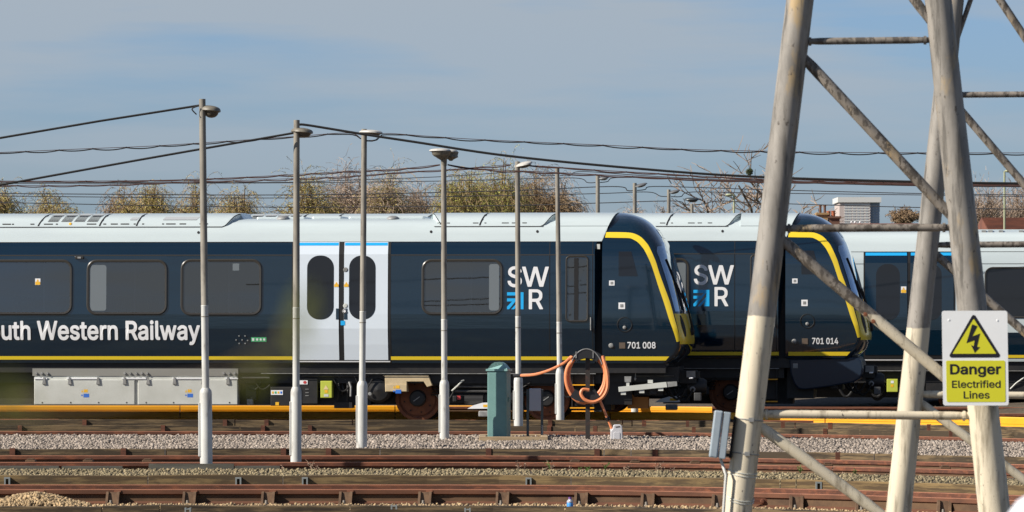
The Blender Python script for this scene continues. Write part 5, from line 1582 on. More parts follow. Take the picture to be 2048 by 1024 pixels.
    jb.box((TS(1182), 0.2, TZ(735, 1182)), (TS(1267), 0.26, TZ(728, 1182)), 0); jb.box((TS(1274), 0.2, TZ(732, 1274)), (TS(1286), 0.28, TZ(726, 1274)), 0); jb.box((TS(1323), 0.2, TZ(731, 1323)), (TS(1335), 0.28, TZ(725.5, 1323)), 0)
    jb.build_split('sill_bracket', mat('sill_grey', (0.12, 0.115, 0.10), 0.6), root)
    dip = MB(); dip.tube([(TS(1269), 0.3, TZ(734, 1269)), (TS(1268.5), 0.28, TZ(756, 1269))], 0.008, 6); dip.ellipsoid((TS(1268), 0.28, TZ(758, 1268)), (0.02, 0.02, 0.03)); dip.build('dip_rod', grey_metal, root)
    for (x0_, x1_, y_, t_, r_) in ((905, 1000, 774, 0.33, 0.016), (905, 985, 783, 0.36, 0.022), (476, 536, 756, 0.2, 0.02), (1100, 1140, 762, 0.3, 0.018), (1268, 1345, 752, 0.42, 0.014), (600, 735, 752, 0.22, 0.014)):
        p_ = MB(); p_.tube([(TS(x0_), t_, TZ(y_, x0_)), (TS(x1_), t_, TZ(y_, x1_))], r_, 8); p_.build('pipe', pipe_grey, root)
    for (x0_, x1_, y0_, y1_, dp, t_) in ((479, 520, 752, 760, 26, 0.3), (500, 536, 750, 770, 18, 0.26), (664, 700, 758, 764, 22, 0.24), (706, 742, 752, 758, 24, 0.22), (868, 905, 790, 780, 20, 0.36), (1000, 1060, 758, 764, 16, 0.3), (1112, 1150, 760, 770, 30, 0.3), (1290, 1335, 756, 762, 20, 0.44)):
        p_ = MB(); p_.tube([(TS(x0_ + (x1_ - x0_) * j / 8), t_, TZ(y0_ + (y1_ - y0_) * j / 8 + dp * math.sin(math.pi * j / 8), x0_)) for j in range(9)], 0.014, 6); p_.build('brake_hose', black, root)
    for (x0_, y0_, w_, h_, mm_) in ((486, 770, 22, 30, black), (489, 792, 12, 18, grey_metal), (614, 764, 6, 5, grey_metal), (671, 752, 8, 5, grey_metal), (683, 758, 5, 3, letter), (902, 792, 8, 12, black), (988, 808, 16, 10, black), (1014, 786, 30, 16, black), (1296, 770, 14, 20, black), (1376, 755, 8, 3, letter), (1386, 786, 14, 16, pipe_grey)):
        p_ = MB(); p_.box((TS(x0_), 0.30, TZ(y0_ + h_, x0_)), (TS(x0_ + w_), 0.5, TZ(y0_, x0_))); p_.build('bracket', mm_, root, bevel=0.012)
    for px_ in (868, 1046):
        p_ = MB()
        for j in range(6): p_.lathe([(0.085, 0), (0.10, 0.015), (0.085, 0.03)], (TS(px_), 0.5, TZ(792 - j * 5, px_)), (0, 0, 1), 14)
        p_.build('spring', black, root, smooth=True)
    make_nose(root)
    return root


train_a = make_train()
# only on the first train: skirt taken off, pale bracket showing
num_a = side_text(train_a, 'fleet_number', '701 008', 1254.5, 1311, 683.8, 697.2, 0.02, letter)
for v in num_a.data.vertices:
    q = nose_side(v.co.x, v.co.z, tprof(v.co.z) - v.co.y); v.co = q
br = MB()
M_ = None
br.prism([(TS(a), TZ(b, a)) for a, b in ((1235, 774), (1331, 764), (1333, 774.5), (1236, 784))], 0.18, 0.26)
for a, b in ((1240, 784.5), (1277, 781), (1315, 776.5), (1294, 761)): br.box((TS(a), 0.20, TZ(b + 5.5, a)), (TS(a + 10), 0.27, TZ(b - 1, a)))
br.box((TS(1251), 0.2, TZ(773, 1251)), (TS(1257), 0.25, TZ(764, 1251)))
br = br.build('skirt_bracket', silver, train_a)
b_ = MB(); b_.prism([(TS(a), TZ(b, a)) for a, b in ((1333, 764), (1352, 763), (1353, 772), (1334, 774.5))], 0.19, 0.26); b_.build('bracket_end', grey_metal, br)
b_ = MB(); b_.prism([(TS(a), TZ(b, a)) for a, b in ((1247, 753), (1261, 753), (1260, 764.5), (1248, 764.5))], 0.19, 0.24); b_.build('bracket_plate', grey_metal, br)
rw = MB(); rw.box((TS(1250), 0.62, TZ(818, 1250)), (TS(1291), 1.0, TZ(795, 1250))); rw.lathe([(0, 0), (0.1, 0.0), (0.1, 0.2)], (TS(1253), 0.6, TZ(797, 1253)), (0, 1, 0), 14)
rw.build('rusty_block', mat('brown_orange_block', (0.30, 0.12, 0.02), 0.7), train_a)
tag(train_a, 'nearest dark navy train with white roof, yellow edged cab and number 701 008', 'train', 'trains standing in the yard')

YB = 103.5
train_b = copy_tree(train_a, skip=(br, num_a) + tuple(o for o in train_a.children if o.name.startswith('rusty_block')))
XB = (1594 - 1024) * YB / F
sB = TS(1228)
train_b.location = (XB - sB * CY, YB + sB * SY, 0.065)
nb = None
vs_, fs_ = text_shape('701 014', 0.02)
mm = MB()
s0_, s1_ = TS(1259), TS(1313)
z1_, z0_ = TZ(683.8, 1254), TZ(697.2, 1254)
mm.add([nose_side(s0_ + (s1_ - s0_) * u, z0_ + (z1_ - z0_) * v, 0.009 + d) for u, v, d in vs_], fs_)
mm.build('fleet_number', letter, train_b)
# its navy skirt below the cab
sk = MB()
out_ = [(1210, 728), (1354, 724), (1361, 733), (1364, 747), (1362, 760), (1355, 770), (1342, 777), (1290, 786), (1244, 792), (1230, 790), (1221, 780), (1214, 760)]
fr_ = [(TS(a), 0.14 + max(0.0, (TZ(731, a) - TZ(b, a)) * 0.05), TZ(b, a)) for a, b in out_]
bk_ = [(x, 2 * HW - t, z) for x, t, z in fr_]
n_ = len(out_)
sk.add(fr_ + bk_, [tuple(range(n_))] + [tuple(range(2 * n_ - 1, n_ - 1, -1))] + [(i, n_ + i, n_ + (i + 1) % n_, (i + 1) % n_) for i in range(n_)])
sk = sk.build('cab_skirt', mat('navy_skirt', (0.016, 0.028, 0.05), 0.3), train_b, bevel=0.03)
b_ = MB(); b_.box((TS(1219), 0.13, TZ(747, 1219)), (TS(1229), 0.15, TZ(737, 1219))); b_.build('skirt_plate', grey_metal, sk)
tag(train_b, 'second navy train behind, number 701 014, with its navy skirt under the cab', 'train', 'trains standing in the yard')

# third train: white middle car with navy doors
root = empty('train', (0, 0, 0), -YAW)
YC = 111.0
Xc = (1740 - 1024) * YC / F
root.location = (Xc - 0.0 * CY, YC, -0.05)


def make_white_car(root):
    k = YC / F                    # metres per pixel at that distance

    def q(px): return (px - 1740) * k / CY
    sl, sr = q(1400), q(3000)
    body_shell(root, sl, lambda z: sr, white_paint)

    def zz(py): return H + (HOR - py) * YC / F + 0.05
    global TS, TZ
    ts0, tz0 = TS, TZ
    TS = q
    TZ = lambda py, px=0: zz(py)
    try:
        lb = MB(); side_decal(lb, sl, sr, 1.062, 1.60, 0.004); lb.build('navy_sill_band', navy, root)
        yl = MB(); side_decal(yl, q(1930), sr, 1.075, 1.135, 0.008); yl.build('yellow_line', yellow, root)
        cl = MB(); side_decal(cl, sl, sr, 3.272, 3.281, 0.004); side_decal(cl, sl, sr, 3.02, 3.03, 0.004); cl.build_split('cant_seam', rubber, root)
        g = MB(); side_decal(g, q(1727), q(1909), 1.0, 3.279, 0.0055); g.build('door_recess', dark_gap, root)
        for a, b, w in ((1730, 1814, (1752, 1799, 528, 640)), (1820, 1906, (1838, 1882, 528, 640))):
            door_leaf(root, a, b, 504, 710, navy, w, glass_dark)
        st = MB(); side_decal(st, q(1728), q(1908), 1.02, 1.04, 0.03); st.build('door_step', letter, root)
        warning_label(root, 1801.5, 573, 10.5, 13)
        window(root, 1967, 2115, 534, 636, 18, glass_dark, frame_px=4)
        window(root, 2145, 2300, 534, 636, 18, glass_dark, frame_px=4)
        window(root, 1540, 1690, 534, 636, 18, glass_dark, frame_px=4)
        ub = MB(); ub.box((sl, 0.16, 0.82), (sr, 2.6, 1.0)); ub.box((sl, 0.32, 0.55), (sr, 2.4, 0.82)); ub.box((q(1850), 0.3, 0.22), (sr, 2.2, 0.55)); ub.box((sl, 0.9, 0.24), (q(1850), 2.2, 0.55)); ub.build('underframe', black, root)
        ln = MB(); ln.box((q(1735), 0.148, 0.800), (sr, 0.158, 0.812)); ln.build('solebar_edge', grey_metal, root)
        lbx = MB(); lbx.box((q(1773), 0.12, zz(784)), (q(1795), 0.35, zz(758))); lbx = lbx.build('lime_box', lime, root, bevel=0.01)
        sticker(lbx, 'label_patch', 1781, 1786.5, 769, 774, label_yellow, t=0.117); sticker(lbx, 'warning_symbol', 1781, 1787, 761.5, 766.5, letter, t=0.117)
        hs = MB()
        for i, (a, b, dp) in enumerate(((1672, 1712, 30), (1730, 1775, 30), (1735, 1768, 22), (1726, 1780, 36))):
            hs.tube([(q(a + (b - a) * j / 10), 0.4 + 0.1 * i, zz(764 + dp * math.sin(math.pi * j / 10))) for j in range(11)], 0.03, 7)
        hs.build('jumper_hose', dark_gap, root)
        lv = MB(); lv.tube([(q(2018), 0.3, zz(778)), (q(2030), 0.26, zz(766)), (q(2047), 0.25, zz(754))], 0.016, 6); lv.build('lever', silver, root)
        wheelset(root, 1915, 792); wheelset(root, 2150, 792)
        rb = MB(); rb.box((q(1700), 1.0, 3.7), (sr, 1.7, 3.75)); rb.build_split('roof_panel', white_paint, root)
        bp = MB()
        for px in (1961, 1974, 1995, 2035): bp.box((q(px), 0.42, 3.66), (q(px + 9), 0.7, 3.725))
        bp.build_split('roof_fitting', grey_metal, root)
    finally:
        TS, TZ = ts0, tz0


make_white_car(root)
tag(root, 'white train car with navy double doors at the back, partly behind the lattice tower', 'train', 'trains standing in the yard')


# rails under the trains
def straight_rail(ref, tloc, ztop, label):
    e = empty('rail', ref.location, -YAW)
    e.location.z = ztop - 0.155
    m = MB()
    m2 = [Vector((s, tloc, 0)) for s in (-16, -8, 0, 8, 16, 26)]
    sweep_profile(m, m2, rail_prof(0.155), RM)
    m.build('rail_bar', [rust, rust_lit, rust_dark], e)
    tag(e, label, 'rail', 'rails in the yard')


straight_rail(train_a, 0.66, -0.07, 'rail under the near wheels of the train numbered 701 008')
straight_rail(train_b, 0.66, -0.005, 'rail under the near wheels of the train numbered 701 014')
straight_rail(root, 0.66, -0.12, 'rail under the white train car with navy doors')
straight_rail(root, -0.9, 0.02, 'rusty rail lying just in front of the white train car')
orange_board(102.95, 0.055, -0.20, 'orange guard strip along the track directly behind the nearest train', -500, 2500)
orange_board(111.0, 0.035, -0.14, 'sunlit orange guard strip seen beneath the trains, farthest back', -500, 1425)


# ------------------------------------------------------------------ lamp posts
def lamp_post(base, top, Y, w_base, w_low, w_top, y_sh, y_white, label, head=None, zfoot=None, door_side=True, metal=None):
    pb, pt = P(base[0], base[1], Y), P(top[0], top[1], Y)
    k = Y / F
    zf = (gz(Y * 1.0) - 0.02) if zfoot is None else zfoot
    root = empty('lamp_post', (pb.x, Y, zf))
    def at(py):
        f = (py - base[1]) / (top[1] - base[1])
        p = P(base[0] + (top[0] - base[0]) * f, py, Y); return p
    foot = at(base[1]); foot.z = zf
    m = MB()
    m.tube([foot, at(y_sh + 4), at(y_sh - 2), at(y_sh - 7)], [w_base / 2 * k, w_base / 2 * k, w_base * 0.46 * k, w_low * 0.55 * k], 20)
    bs = m.build('base_column', pole_white, root, smooth=True, world=True)
    if door_side:
        m = MB()
        a, b = at(y_sh + 22), at(min(base[1] - 12, y_sh + 130))
        x = a.x - w_base / 2 * k
        m.box((x - 0.012, Y - w_base * 0.30 * k, b.z), (x + w_base * 0.17 * k, Y + w_base * 0.1 * k, a.z))
        m.build('access_door', pole_white, root, world=True, bevel=0.006)
    m = MB()
    ymid = y_white
    pts = [at(y_sh - 6), at(ymid + 1), at(ymid - 0.5), at(ymid - 1.5), at((ymid + top[1]) / 2), at(top[1])]
    m.tube(pts, [w_low / 2 * k, w_low / 2 * k, w_low * 0.53 * k, w_low * 0.49 * k, (w_low + w_top) / 4 * k, w_top / 2 * k], 18, mis=[0, 0, 0, 1, 1])
    m.tube([at(ymid + 22), at(ymid + 20)], w_low * 0.53 * k, 18, 1)
    m.build('pole', [pole_white, metal or pole_grey], root, smooth=True, world=True)
    if head: head(root, Y, k)
    tag(root, label, 'lamp post', 'lamp posts in the yard')
    return root


def cobra(cx, cy, wx, h, mtop, yaw=25.0, tilt=0.0, bowl=0.9, depth=0.16, bowl_m=None):
    """street luminaire: domed canopy over a shallow bowl"""
    def f(root, Y, k):
        c = P(cx, cy, Y + 0.05)
        M_ = Matrix.Rotation(R(yaw), 3, 'Z') @ Matrix.Rotation(R(tilt), 3, 'Y')
        a, b = wx / 2 * k, h / 2 * k
        m = MB()
        m.ellipsoid(c, (a * 1.06, depth, b * 0.85), 0.0, 1.0, 24, 6, M=M_, pw=0.7)
        m.ellipsoid(c, (a * 1.02, depth * 1.02, b * 0.25), -1.0, 0.0, 24, 4, M=M_)
        hd = m.build('lamp_head', mtop, root, smooth=True, world=True)
        m = MB()
        m.ellipsoid(c + M_ @ Vector((a * 0.14, 0, -b * 0.1)), (a * 0.70, depth * 0.8, b * bowl * 0.85), -1.0, 0.0, 24, 6, M=M_, pw=0.9)
        o = m.build('lamp_bowl', bowl_m or lamp_bowl, None, smooth=True)
        o.parent = hd
        o.matrix_parent_inverse = hd.matrix_parent_inverse.copy() if False else Matrix.Identity(4)
        m = MB()
        m.box((c.x - a * 0.55, c.y - 0.05, c.z - b * 0.5), (c.x - a * 0.1, c.y + 0.05, c.z + b * 0.2))
        m.build('lamp_bracket', mtop, root, world=True)
    return f


def twin_head(root, Y, k):
    for i, (cx, cy, wx, h, dy) in enumerate(((880, 302, 44, 11, -0.05), (899, 304, 34, 11, 0.22))):
        c = P(cx, cy, Y + dy)
        a, b = wx / 2 * k, h / 2 * k
        m = MB()
        m.ellipsoid(c, (a, 0.16, b * 1.0), 0.0, 1.0, 26, 6, pw=0.8)
        m.ellipsoid(c, (a, 0.16, b * 0.4), -1.0, 0.0, 26, 3)
        hd = m.build('lamp_head', lamp_pale, root, smooth=True, world=True)
        m = MB()
        m.lathe([(0.02, -0.13), (0.04, -0.11), (0.11, -0.075), (a * 0.82, -0.055), (a * 0.93, 0.0)], c + Vector((0.02, 0, 0)), (0, 0, 1), 20)
        o = m.build('lamp_bowl', lamp_grey, None, smooth=True); o.parent = hd
    m = MB(); m.tube([P(888, 332, Y), P(888, 320, Y), P(886, 312, Y)], [0.04, 0.045, 0.1], 14)
    m.build('lamp_bracket', lamp_grey, root, smooth=True, world=True)


lamp_post((413, 928), (404.5, 198), 61.9, 25, 14.5, 13, 783, 612, 'leftmost lamp post, tallest in the view, dark brown lamp facing right', cobra(420, 222, 40, 26, lamp_grey, 20, 6, 1.1, 0.15), zfoot=0.0)
lamp_post((592, 923), (593.3, 240), 64.1, 22, 14, 12, 781, 616, 'second lamp post from the left, standing before the train doors', cobra(604, 265, 42, 22, lamp_grey, 18, 5, 1.0, 0.15), zfoot=0.0)
lamp_post((723.5, 896), (728.5, 258), 75.0, 21.5, 12.5, 11, 769, 624, 'third lamp post from the left with a flat pale lamp over the train door', cobra(742, 266, 44, 15, lamp_pale, 15, 3, 0.9, 0.2))
lamp_post((889, 877), (887.5, 326), 78.0, 19.5, 12, 10.5, 767, 640, 'lamp post with a pale twin mushroom shaped lamp left of the green cabinet', twin_head)
lamp_post((1037, 851), (1035, 323), 83.6, 18.5, 11, 9.5, 759, 634, 'lamp post just right of the green cabinet with the hose tied to it', cobra(1047, 330, 34, 15, lamp_pale, 15, -14, 0.9, 0.2), zfoot=0.05)
lamp_post((1120.5, 840), (1114.5, 335), 88.5, 16.5, 10.5, 8.5, 745, 645, 'lamp post without a visible lamp, directly left of the hose reel', None, zfoot=0.02)
# posts rising between and behind the trains
def far_post(px, ytop, Y, w, label, head):
    yb = HOR + (H + 0.22) * F / Y
    lamp_post((px, yb), (px, ytop), Y, w * 1.9, w * 1.15, w, yb - 95, yb - 200, label, head, zfoot=-0.24, door_side=False, metal=lamp_pale if False else pole_grey)


far_post(1195.5, 350, 102.88, 8.2, 'grey lamp post rising behind the white roof left of the first cab, small dark lamp', cobra(1206, 357, 22, 10, lamp_dim, 20, -8, 0.9, 0.14))
far_post(1269.5, 366, 109.9, 7.8, 'grey lamp post rising above the rounded top of the first cab', cobra(1281, 371, 27, 9, lamp_dim, 15, -16, 0.9, 0.15))
far_post(1337.5, 379, 115.5, 7.0, 'grey lamp post with a tilted lamp above the second train roof', cobra(1348, 384, 24, 9, lamp_dim, 15, -14, 0.9, 0.15))
far_post(1384, 408, 121.0, 6.2, 'lamp post with a dark hooded lamp on top above the second train', cobra(1383, 400, 29, 12, lamp_dark, 0, 0, 0.8, 0.16, lamp_dark))


# ------------------------------------------------------------------ cables
def cable(pts, Y, r_px, m, label, sag=0.0, pitch=70, m2=None, linear=False):
    """pts: (px, py[, Y]) picture positions; sag: a second strand tied up in shallow loops"""
    pts = [(p[0], p[1], p[2] if len(p) > 2 else Y) for p in pts]
    sp_ = pts if linear else smooth_pts(pts, 8)
    k = Y / F
    mm = MB()
    w = [P(*p) for p in sp_]
    mm.tube(w, r_px * k * (0.55 if sag else 1.0), 6, 1 if (sag and m2) else 0)
    if sag:
        xs = []
        x = sp_[0][0]
        x_end = sp_[-1][0]
        # evenly re-sample along x
        def yat(x):
            for a, b in zip(sp_, sp_[1:]):
                if a[0] <= x <= b[0]:
                    f = (x - a[0]) / max(b[0] - a[0], 1e-6); return a[1] + (b[1] - a[1]) * f, a[2] + (b[2] - a[2]) * f
            return sp_[-1][1], sp_[-1][2]
        loop = []
        n = max(1, round((x_end - x) / pitch))
        for i in range(n):
            a = x + (x_end - x) * i / n; b = x + (x_end - x) * (i + 1) / n
            s = sag * random.uniform(0.5, 1.2)
            for j in range(8):
                f = j / 8
                px = a + (b - a) * f
                py, yy = yat(px)
                loop.append(P(px, py + 0.8 + 4 * s * f * (1 - f), yy))
            py, yy = yat(a)
            q = P(a, py + 0.5, yy)
            mm.box((q.x - 0.9 * k, q.y - 1.4 * k, q.z - 1.6 * k), (q.x + 0.9 * k, q.y + 1.4 * k, q.z + 1.6 * k))
        py, yy = yat(x_end)
        loop.append(P(x_end, py + 0.8, yy))
        mm.tube(loop, r_px * k, 6)
    o = mm.build('overhead_cable', [m, m2 or m])
    tag(o, label, 'cable', 'overhead cables strung between the lamp posts')


cable([(-260, 330), (0, 276), (200, 242), (398, 211)], 62.0, 2.3, cable_black, 'thick black cable running from the left edge up to the tallest lamp post', linear=True)
cable([(-200, 405), (0, 370), (300, 316), (587, 266)], 64.0, 2.3, cable_black, 'thick black cable from the left edge rising to the second lamp post')
cable([(599, 249), (620, 251), (724, 268), (830, 284), (1010, 311), (1250, 335), (1500, 353), (1850, 364), (2150, 368)], 64.2, 2.5, cable_black, 'thick black cable from the second lamp post sloping down to the right edge')
cable([(-150, 312), (0, 305), (160, 298), (305, 292), (460, 282), (590, 273), (695, 266), (722, 277)], 75.0, 1.2, cable_black, 'looped double cable from the left edge to the third lamp post', 3.0, 68, cable_brown)
cable([(734, 281), (752, 279), (767, 267), (850, 272), (940, 278), (1064, 284), (1224, 291), (1384, 299), (1520, 302), (1700, 305), (2150, 306)], 75.0, 1.2, cable_black, 'looped double cable from the third lamp post to the right edge', 3.2, 78, cable_brown)
cable([(-150, 361), (0, 362), (180, 362), (340, 360), (475, 355), (590, 349), (670, 344), (795, 338), (880, 329)], 78.0, 1.2, cable_brown, 'red brown looped cable from the left edge to the twin lamp post', 2.0, 66, cable_brown)
cable([(896, 329), (940, 336), (1000, 340), (1110, 345), (1250, 352), (1380, 358), (1500, 362), (1850, 369), (2150, 371)], 78.0, 1.4, cable_brown, 'red brown looped cable from the twin lamp post to the right edge', 2.2, 74, cable_brown)
cable([(-150, 374), (0, 371), (100, 371), (240, 369), (350, 364), (475, 361), (590, 357), (690, 353), (810, 344), (900, 339), (960, 334), (1022, 329)], 83.6, 1.1, cable_brown, 'red brown looped cable from the left edge to the post with the hose', 2.2, 62, cable_brown)
cable([(1060, 331), (1110, 334), (1210, 341), (1300, 346), (1420, 353), (1530, 358), (1850, 367), (2150, 370)], 83.6, 1.3, cable_brown, 'red brown looped cable from the hose post towards the lattice tower', 2.0, 66, cable_brown)
cable([(-150, 364), (512, 365), (700, 360), (890, 353), (1024, 344), (1070, 345), (1085, 351), (1110, 351)], 88.5, 0.8, cable_grey, 'thin grey cable ending at the post beside the hose reel')
cable([(1120, 351), (1140, 351), (1165, 343), (1300, 352), (1520, 363), (1850, 372), (2150, 374)], 88.5, 0.8, cable_grey, 'thin grey cable leaving the post beside the hose reel to the right')
cable([(-150, 367), (512, 366), (887, 362), (1024, 358), (1150, 356), (1175, 365), (1191, 365)], 102.9, 0.85, cable_grey, 'thin grey cable ending at the post left of the first cab')
cable([(1200, 365), (1215, 363), (1235, 355), (1350, 357), (1525, 361), (1850, 368), (2150, 370)], 102.9, 0.85, cable_grey, 'thin grey cable leaving the post left of the first cab')
cable([(-150, 386), (0, 387), (300, 389), (512, 390), (725, 388), (1024, 381), (1225, 373), (1255, 381), (1266, 381)], 109.9, 0.95, cable_grey, 'thin grey cable crossing the trees to the post above the first cab')
cable([(1274, 381), (1290, 379), (1305, 373), (1400, 375), (1520, 379), (1840, 387), (2150, 391)], 109.9, 0.9, cable_grey, 'thin grey cable leaving the post above the first cab')
cable([(-150, 391), (0, 392), (300, 395), (512, 396), (725, 395), (1024, 391), (1200, 387), (1295, 384), (1320, 392), (1334, 393)], 115.5, 0.85, cable_grey, 'thin grey cable low across the trees to the tilted lamp post')
cable([(1342, 393), (1362, 393), (1385, 384), (1520, 386), (1845, 390), (2150, 395)], 115.5, 0.85, cable_grey, 'thin grey cable leaving the tilted lamp post')
cable([(-150, 403), (0, 405), (300, 411), (512, 414), (725, 414), (1024, 411), (1200, 406), (1345, 402), (1370, 409), (1380, 410)], 121.0, 0.9, cable_grey, 'lowest thin grey cable just above the roof to the hooded lamp post')
cable([(1388, 410), (1405, 408), (1440, 402), (1525, 406), (1840, 415), (2150, 420)], 121.0, 0.9, cable_grey, 'lowest thin grey cable leaving the hooded lamp post')
cable([(395, 212.5), (384, 218), (393, 229)], 61.85, 1.3, cable_black, 'short drooping cable tail at the tallest lamp post')


# ------------------------------------------------------------------ yard equipment
YP = 78.35
kP = YP / F
# timber kerb
m = MB()
a, b = P(958, 886, 77.55), P(1096, 873, 77.55)
m.box((a.x, 77.4, a.z), (b.x, 77.5, b.z)); m.box((a.x, 79.0, a.z), (b.x, 79.1, b.z + 0.0)); m.box((b.x - 0.1, 77.5, a.z), (b.x, 79.0, b.z)); m.box((a.x, 77.5, a.z), (a.x + 0.1, 79.0, b.z))
tag(m.build('timber_kerb', timber_new, bevel=0.008), 'pale new timber frame on the ballast beneath the green cabinet', 'timber frame')
# green cabinet
foot = P(998, 873, YP)
cab_e = empty('electrical_cabinet', (foot.x, YP + 0.12, 0.06), R(-14))
m = MB()
w, d = 0.145, 0.13
hh = foot.z + (873 - 742) * kP - 0.06
m.box((-w, -d, 0), (w, d, hh))
m.build('cabinet_body', green_cab, cab_e, bevel=0.012)
m = MB()
m.box((-w - 0.018, -d - 0.018, hh), (w + 0.018, d + 0.018, hh + 0.03))
# domed hip roof
prof = [(-1, 0.0), (-0.62, 0.07), (-0.3, 0.10), (0.3, 0.10), (0.62, 0.07), (1, 0.0)]
m.prism([((w + 0.012) * x, hh + 0.03 + z) for x, z in prof], -d * 0.55, d * 0.55)
m.add([((w + 0.012), -d - 0.012, hh + 0.03), (-(w + 0.012), -d - 0.012, hh + 0.03)] + [((w + 0.012) * x, -d * 0.55, hh + 0.03 + z) for x, z in prof], [(1, 0, 7, 6, 5, 4, 3, 2)])
m.build('cabinet_cap', mat('pale_green_cap', (0.20, 0.36, 0.34), 0.4), cab_e)
m = MB(); m.box((w - 0.002, -0.02, hh * 0.55), (w + 0.012, 0.02, hh * 0.62)); m.box((-w + 0.02, -d - 0.004, 0.03), (w - 0.02, -d + 0.001, hh - 0.03))
m.build('cabinet_door', green_cab, cab_e, bevel=0.003)
tag(cab_e, 'tall green electrical cabinet with a domed cap standing in the timber frame', 'cabinet')
# grey box on two posts
gb = empty('junction_box_stand', P(1070, 872, 78.6))
m = MB()
a, b = P(1058.5, 822, 78.6), P(1082, 777, 78.6)
m.box((a.x, 78.52, a.z), (b.x, 78.7, b.z)); m.build('box', box_grey, gb, world=True, bevel=0.012)
for px in (1055.5, 1084):
    m = MB(); p = P(px, 872, 78.66); m.box((p.x - 2.6 * kP, 78.62, 0.02), (p.x + 2.6 * kP, 78.70, P(px, 779, 78.6).z)); m.build('post', post_green, gb, world=True)
m = MB(); p = P(1084.5, 872, 78.58); m.tube([(p.x, 78.57, 0.05), (p.x, 78.57, P(1084, 850, 78.6).z)], 0.012, 8); m.build('conduit', grey_metal, gb, world=True)
tag(gb, 'small grey box on two dark posts right of the green cabinet', 'junction box')

# hose reel
YH = 77.7
kH = YH / F
hr = empty('hose_reel', P(1175.5, 886, YH))
m = MB()
a = P(1171, 886, YH); b = P(1180, 704, YH)
m.box((a.x, YH, 0.0), (b.x, YH + 0.05, b.z)); m.build('post', mat('dark_rusty_post', (0.035, 0.028, 0.024), 0.6, col2=(0.13, 0.05, 0.03), scale=4, lo=0.5, hi=0.7), hr, world=True)


def arc_plate(cx, cy, r0, r1, a0, a1, y0, y1, sx=1.0):
    m = MB()
    n = 14
    i_, o_ = [], []
    for j in range(n + 1):
        an = R(a0 + (a1 - a0) * j / n)
        i_.append(P(cx + r0 * sx * math.cos(an), cy - r0 * math.sin(an), YH)); o_.append(P(cx + r1 * sx * math.cos(an), cy - r1 * math.sin(an), YH))
    for y in (y0, y1):
        m.grid([[(p.x, y, p.z) for p in i_], [(p.x, y, p.z) for p in o_]])
    m.grid([[(p.x, y0, p.z) for p in o_], [(p.x, y1, p.z) for p in o_]]); m.grid([[(p.x, y0, p.z) for p in i_], [(p.x, y1, p.z) for p in i_]])
    return m


reel_m = mat('black_reel_steel', (0.022, 0.022, 0.024), 0.5)
arc_plate(1173, 752, 36, 53, 52, 128, YH - 0.07, YH - 0.06, 0.92).build('guide_plate', reel_m, hr, world=True)
arc_plate(1170, 752, 33, 52, 232, 308, YH - 0.10, YH - 0.09, 0.95).build('guide_plate', reel_m, hr, world=True)
arc_plate(1173, 752, 35, 37, 50, 130, YH - 0.06, YH + 0.1, 0.92).build('cradle', reel_m, hr, world=True)
m = MB()
pts = [P(1173 + 54 * 0.66 * math.cos(R(a)), 756 - 58 * math.sin(R(a)), YH - 0.07) for a in range(28, 153, 6)]
m.tube(pts, 1.1 * kH, 6); m.build('rim', grey_metal, hr, world=True)
m = MB()
for px in (1152, 1186): m.box((P(px, 712, YH).x - 0.008, YH - 0.08, P(px, 716, YH).z), (P(px, 712, YH).x + 0.008, YH - 0.072, P(px, 703, YH).z))
m.build_split('stay', grey_metal, hr, world=True)
tag(hr, 'dark steel hose reel on a rusty post in the ballast', 'hose reel')
m = MB()
path = [(1036, 751, 83.3), (1042, 751, 83.2), (1070, 749, 81.5), (1100, 740, 80), (1130, 725, 78.2), (1142, 714, YH - 0.03)]
def loop(cx, cy, rx, ry, dy, a0=140, a1=-220):
    return [(cx + rx * math.cos(R(a)) * (1 + 0.02 * math.sin(R(3 * a))), cy - ry * math.sin(R(a)), YH + dy) for a in range(a0, a1, -15)]
m.tube([P(*p) for p in smooth_pts(path + loop(1172, 757, 40, 48, -0.02, 130, -230) + loop(1174, 752, 36, 44, 0.02, 130, -230) + loop(1173, 757, 42, 50, 0.05, 130, -230) + loop(1171, 755, 38, 46, 0.07, 130, -230) + loop(1175, 756, 41, 47, 0.0, 130, -100), 3)], 3.1 * kH, 8)
front = [(1205, 712, YH - 0.05), (1214, 745, YH - 0.1), (1215, 775, YH - 0.12), (1205, 795, YH - 0.13), (1188, 804, YH - 0.14), (1171, 800, YH - 0.14), (1162, 788, YH - 0.13), (1166, 779, YH - 0.12), (1178, 780, YH - 0.11)]
m.tube([P(*p) for p in smooth_pts(front, 5)], 3.4 * kH, 8)
tail = [(1195, 790, YH - 0.02), (1203, 808, YH - 0.02), (1212, 830, YH - 0.01), (1219, 846, YH), (1224, 860, YH)]
m.tube([P(*p) for p in smooth_pts(tail, 5)], 2.7 * kH, 8)
hz = m.build('hose', hose_mat, smooth=True)
m = MB(); m.tube([P(1214, 834, YH - 0.01), P(1217, 841, YH)], 4.3 * kH, 8); o = m.build('hose_joint', dark_gap); o.parent = hz
m = MB(); m.tube([P(1029, 751.5, 83.35), P(1044, 751, 83.15)], 4.2 * kH, 8); o = m.build('hose_clamp', dark_gap); o.parent = hz
tag(hz, 'orange hose coiled on the reel, running to the lamp post and into the white can', 'hose')
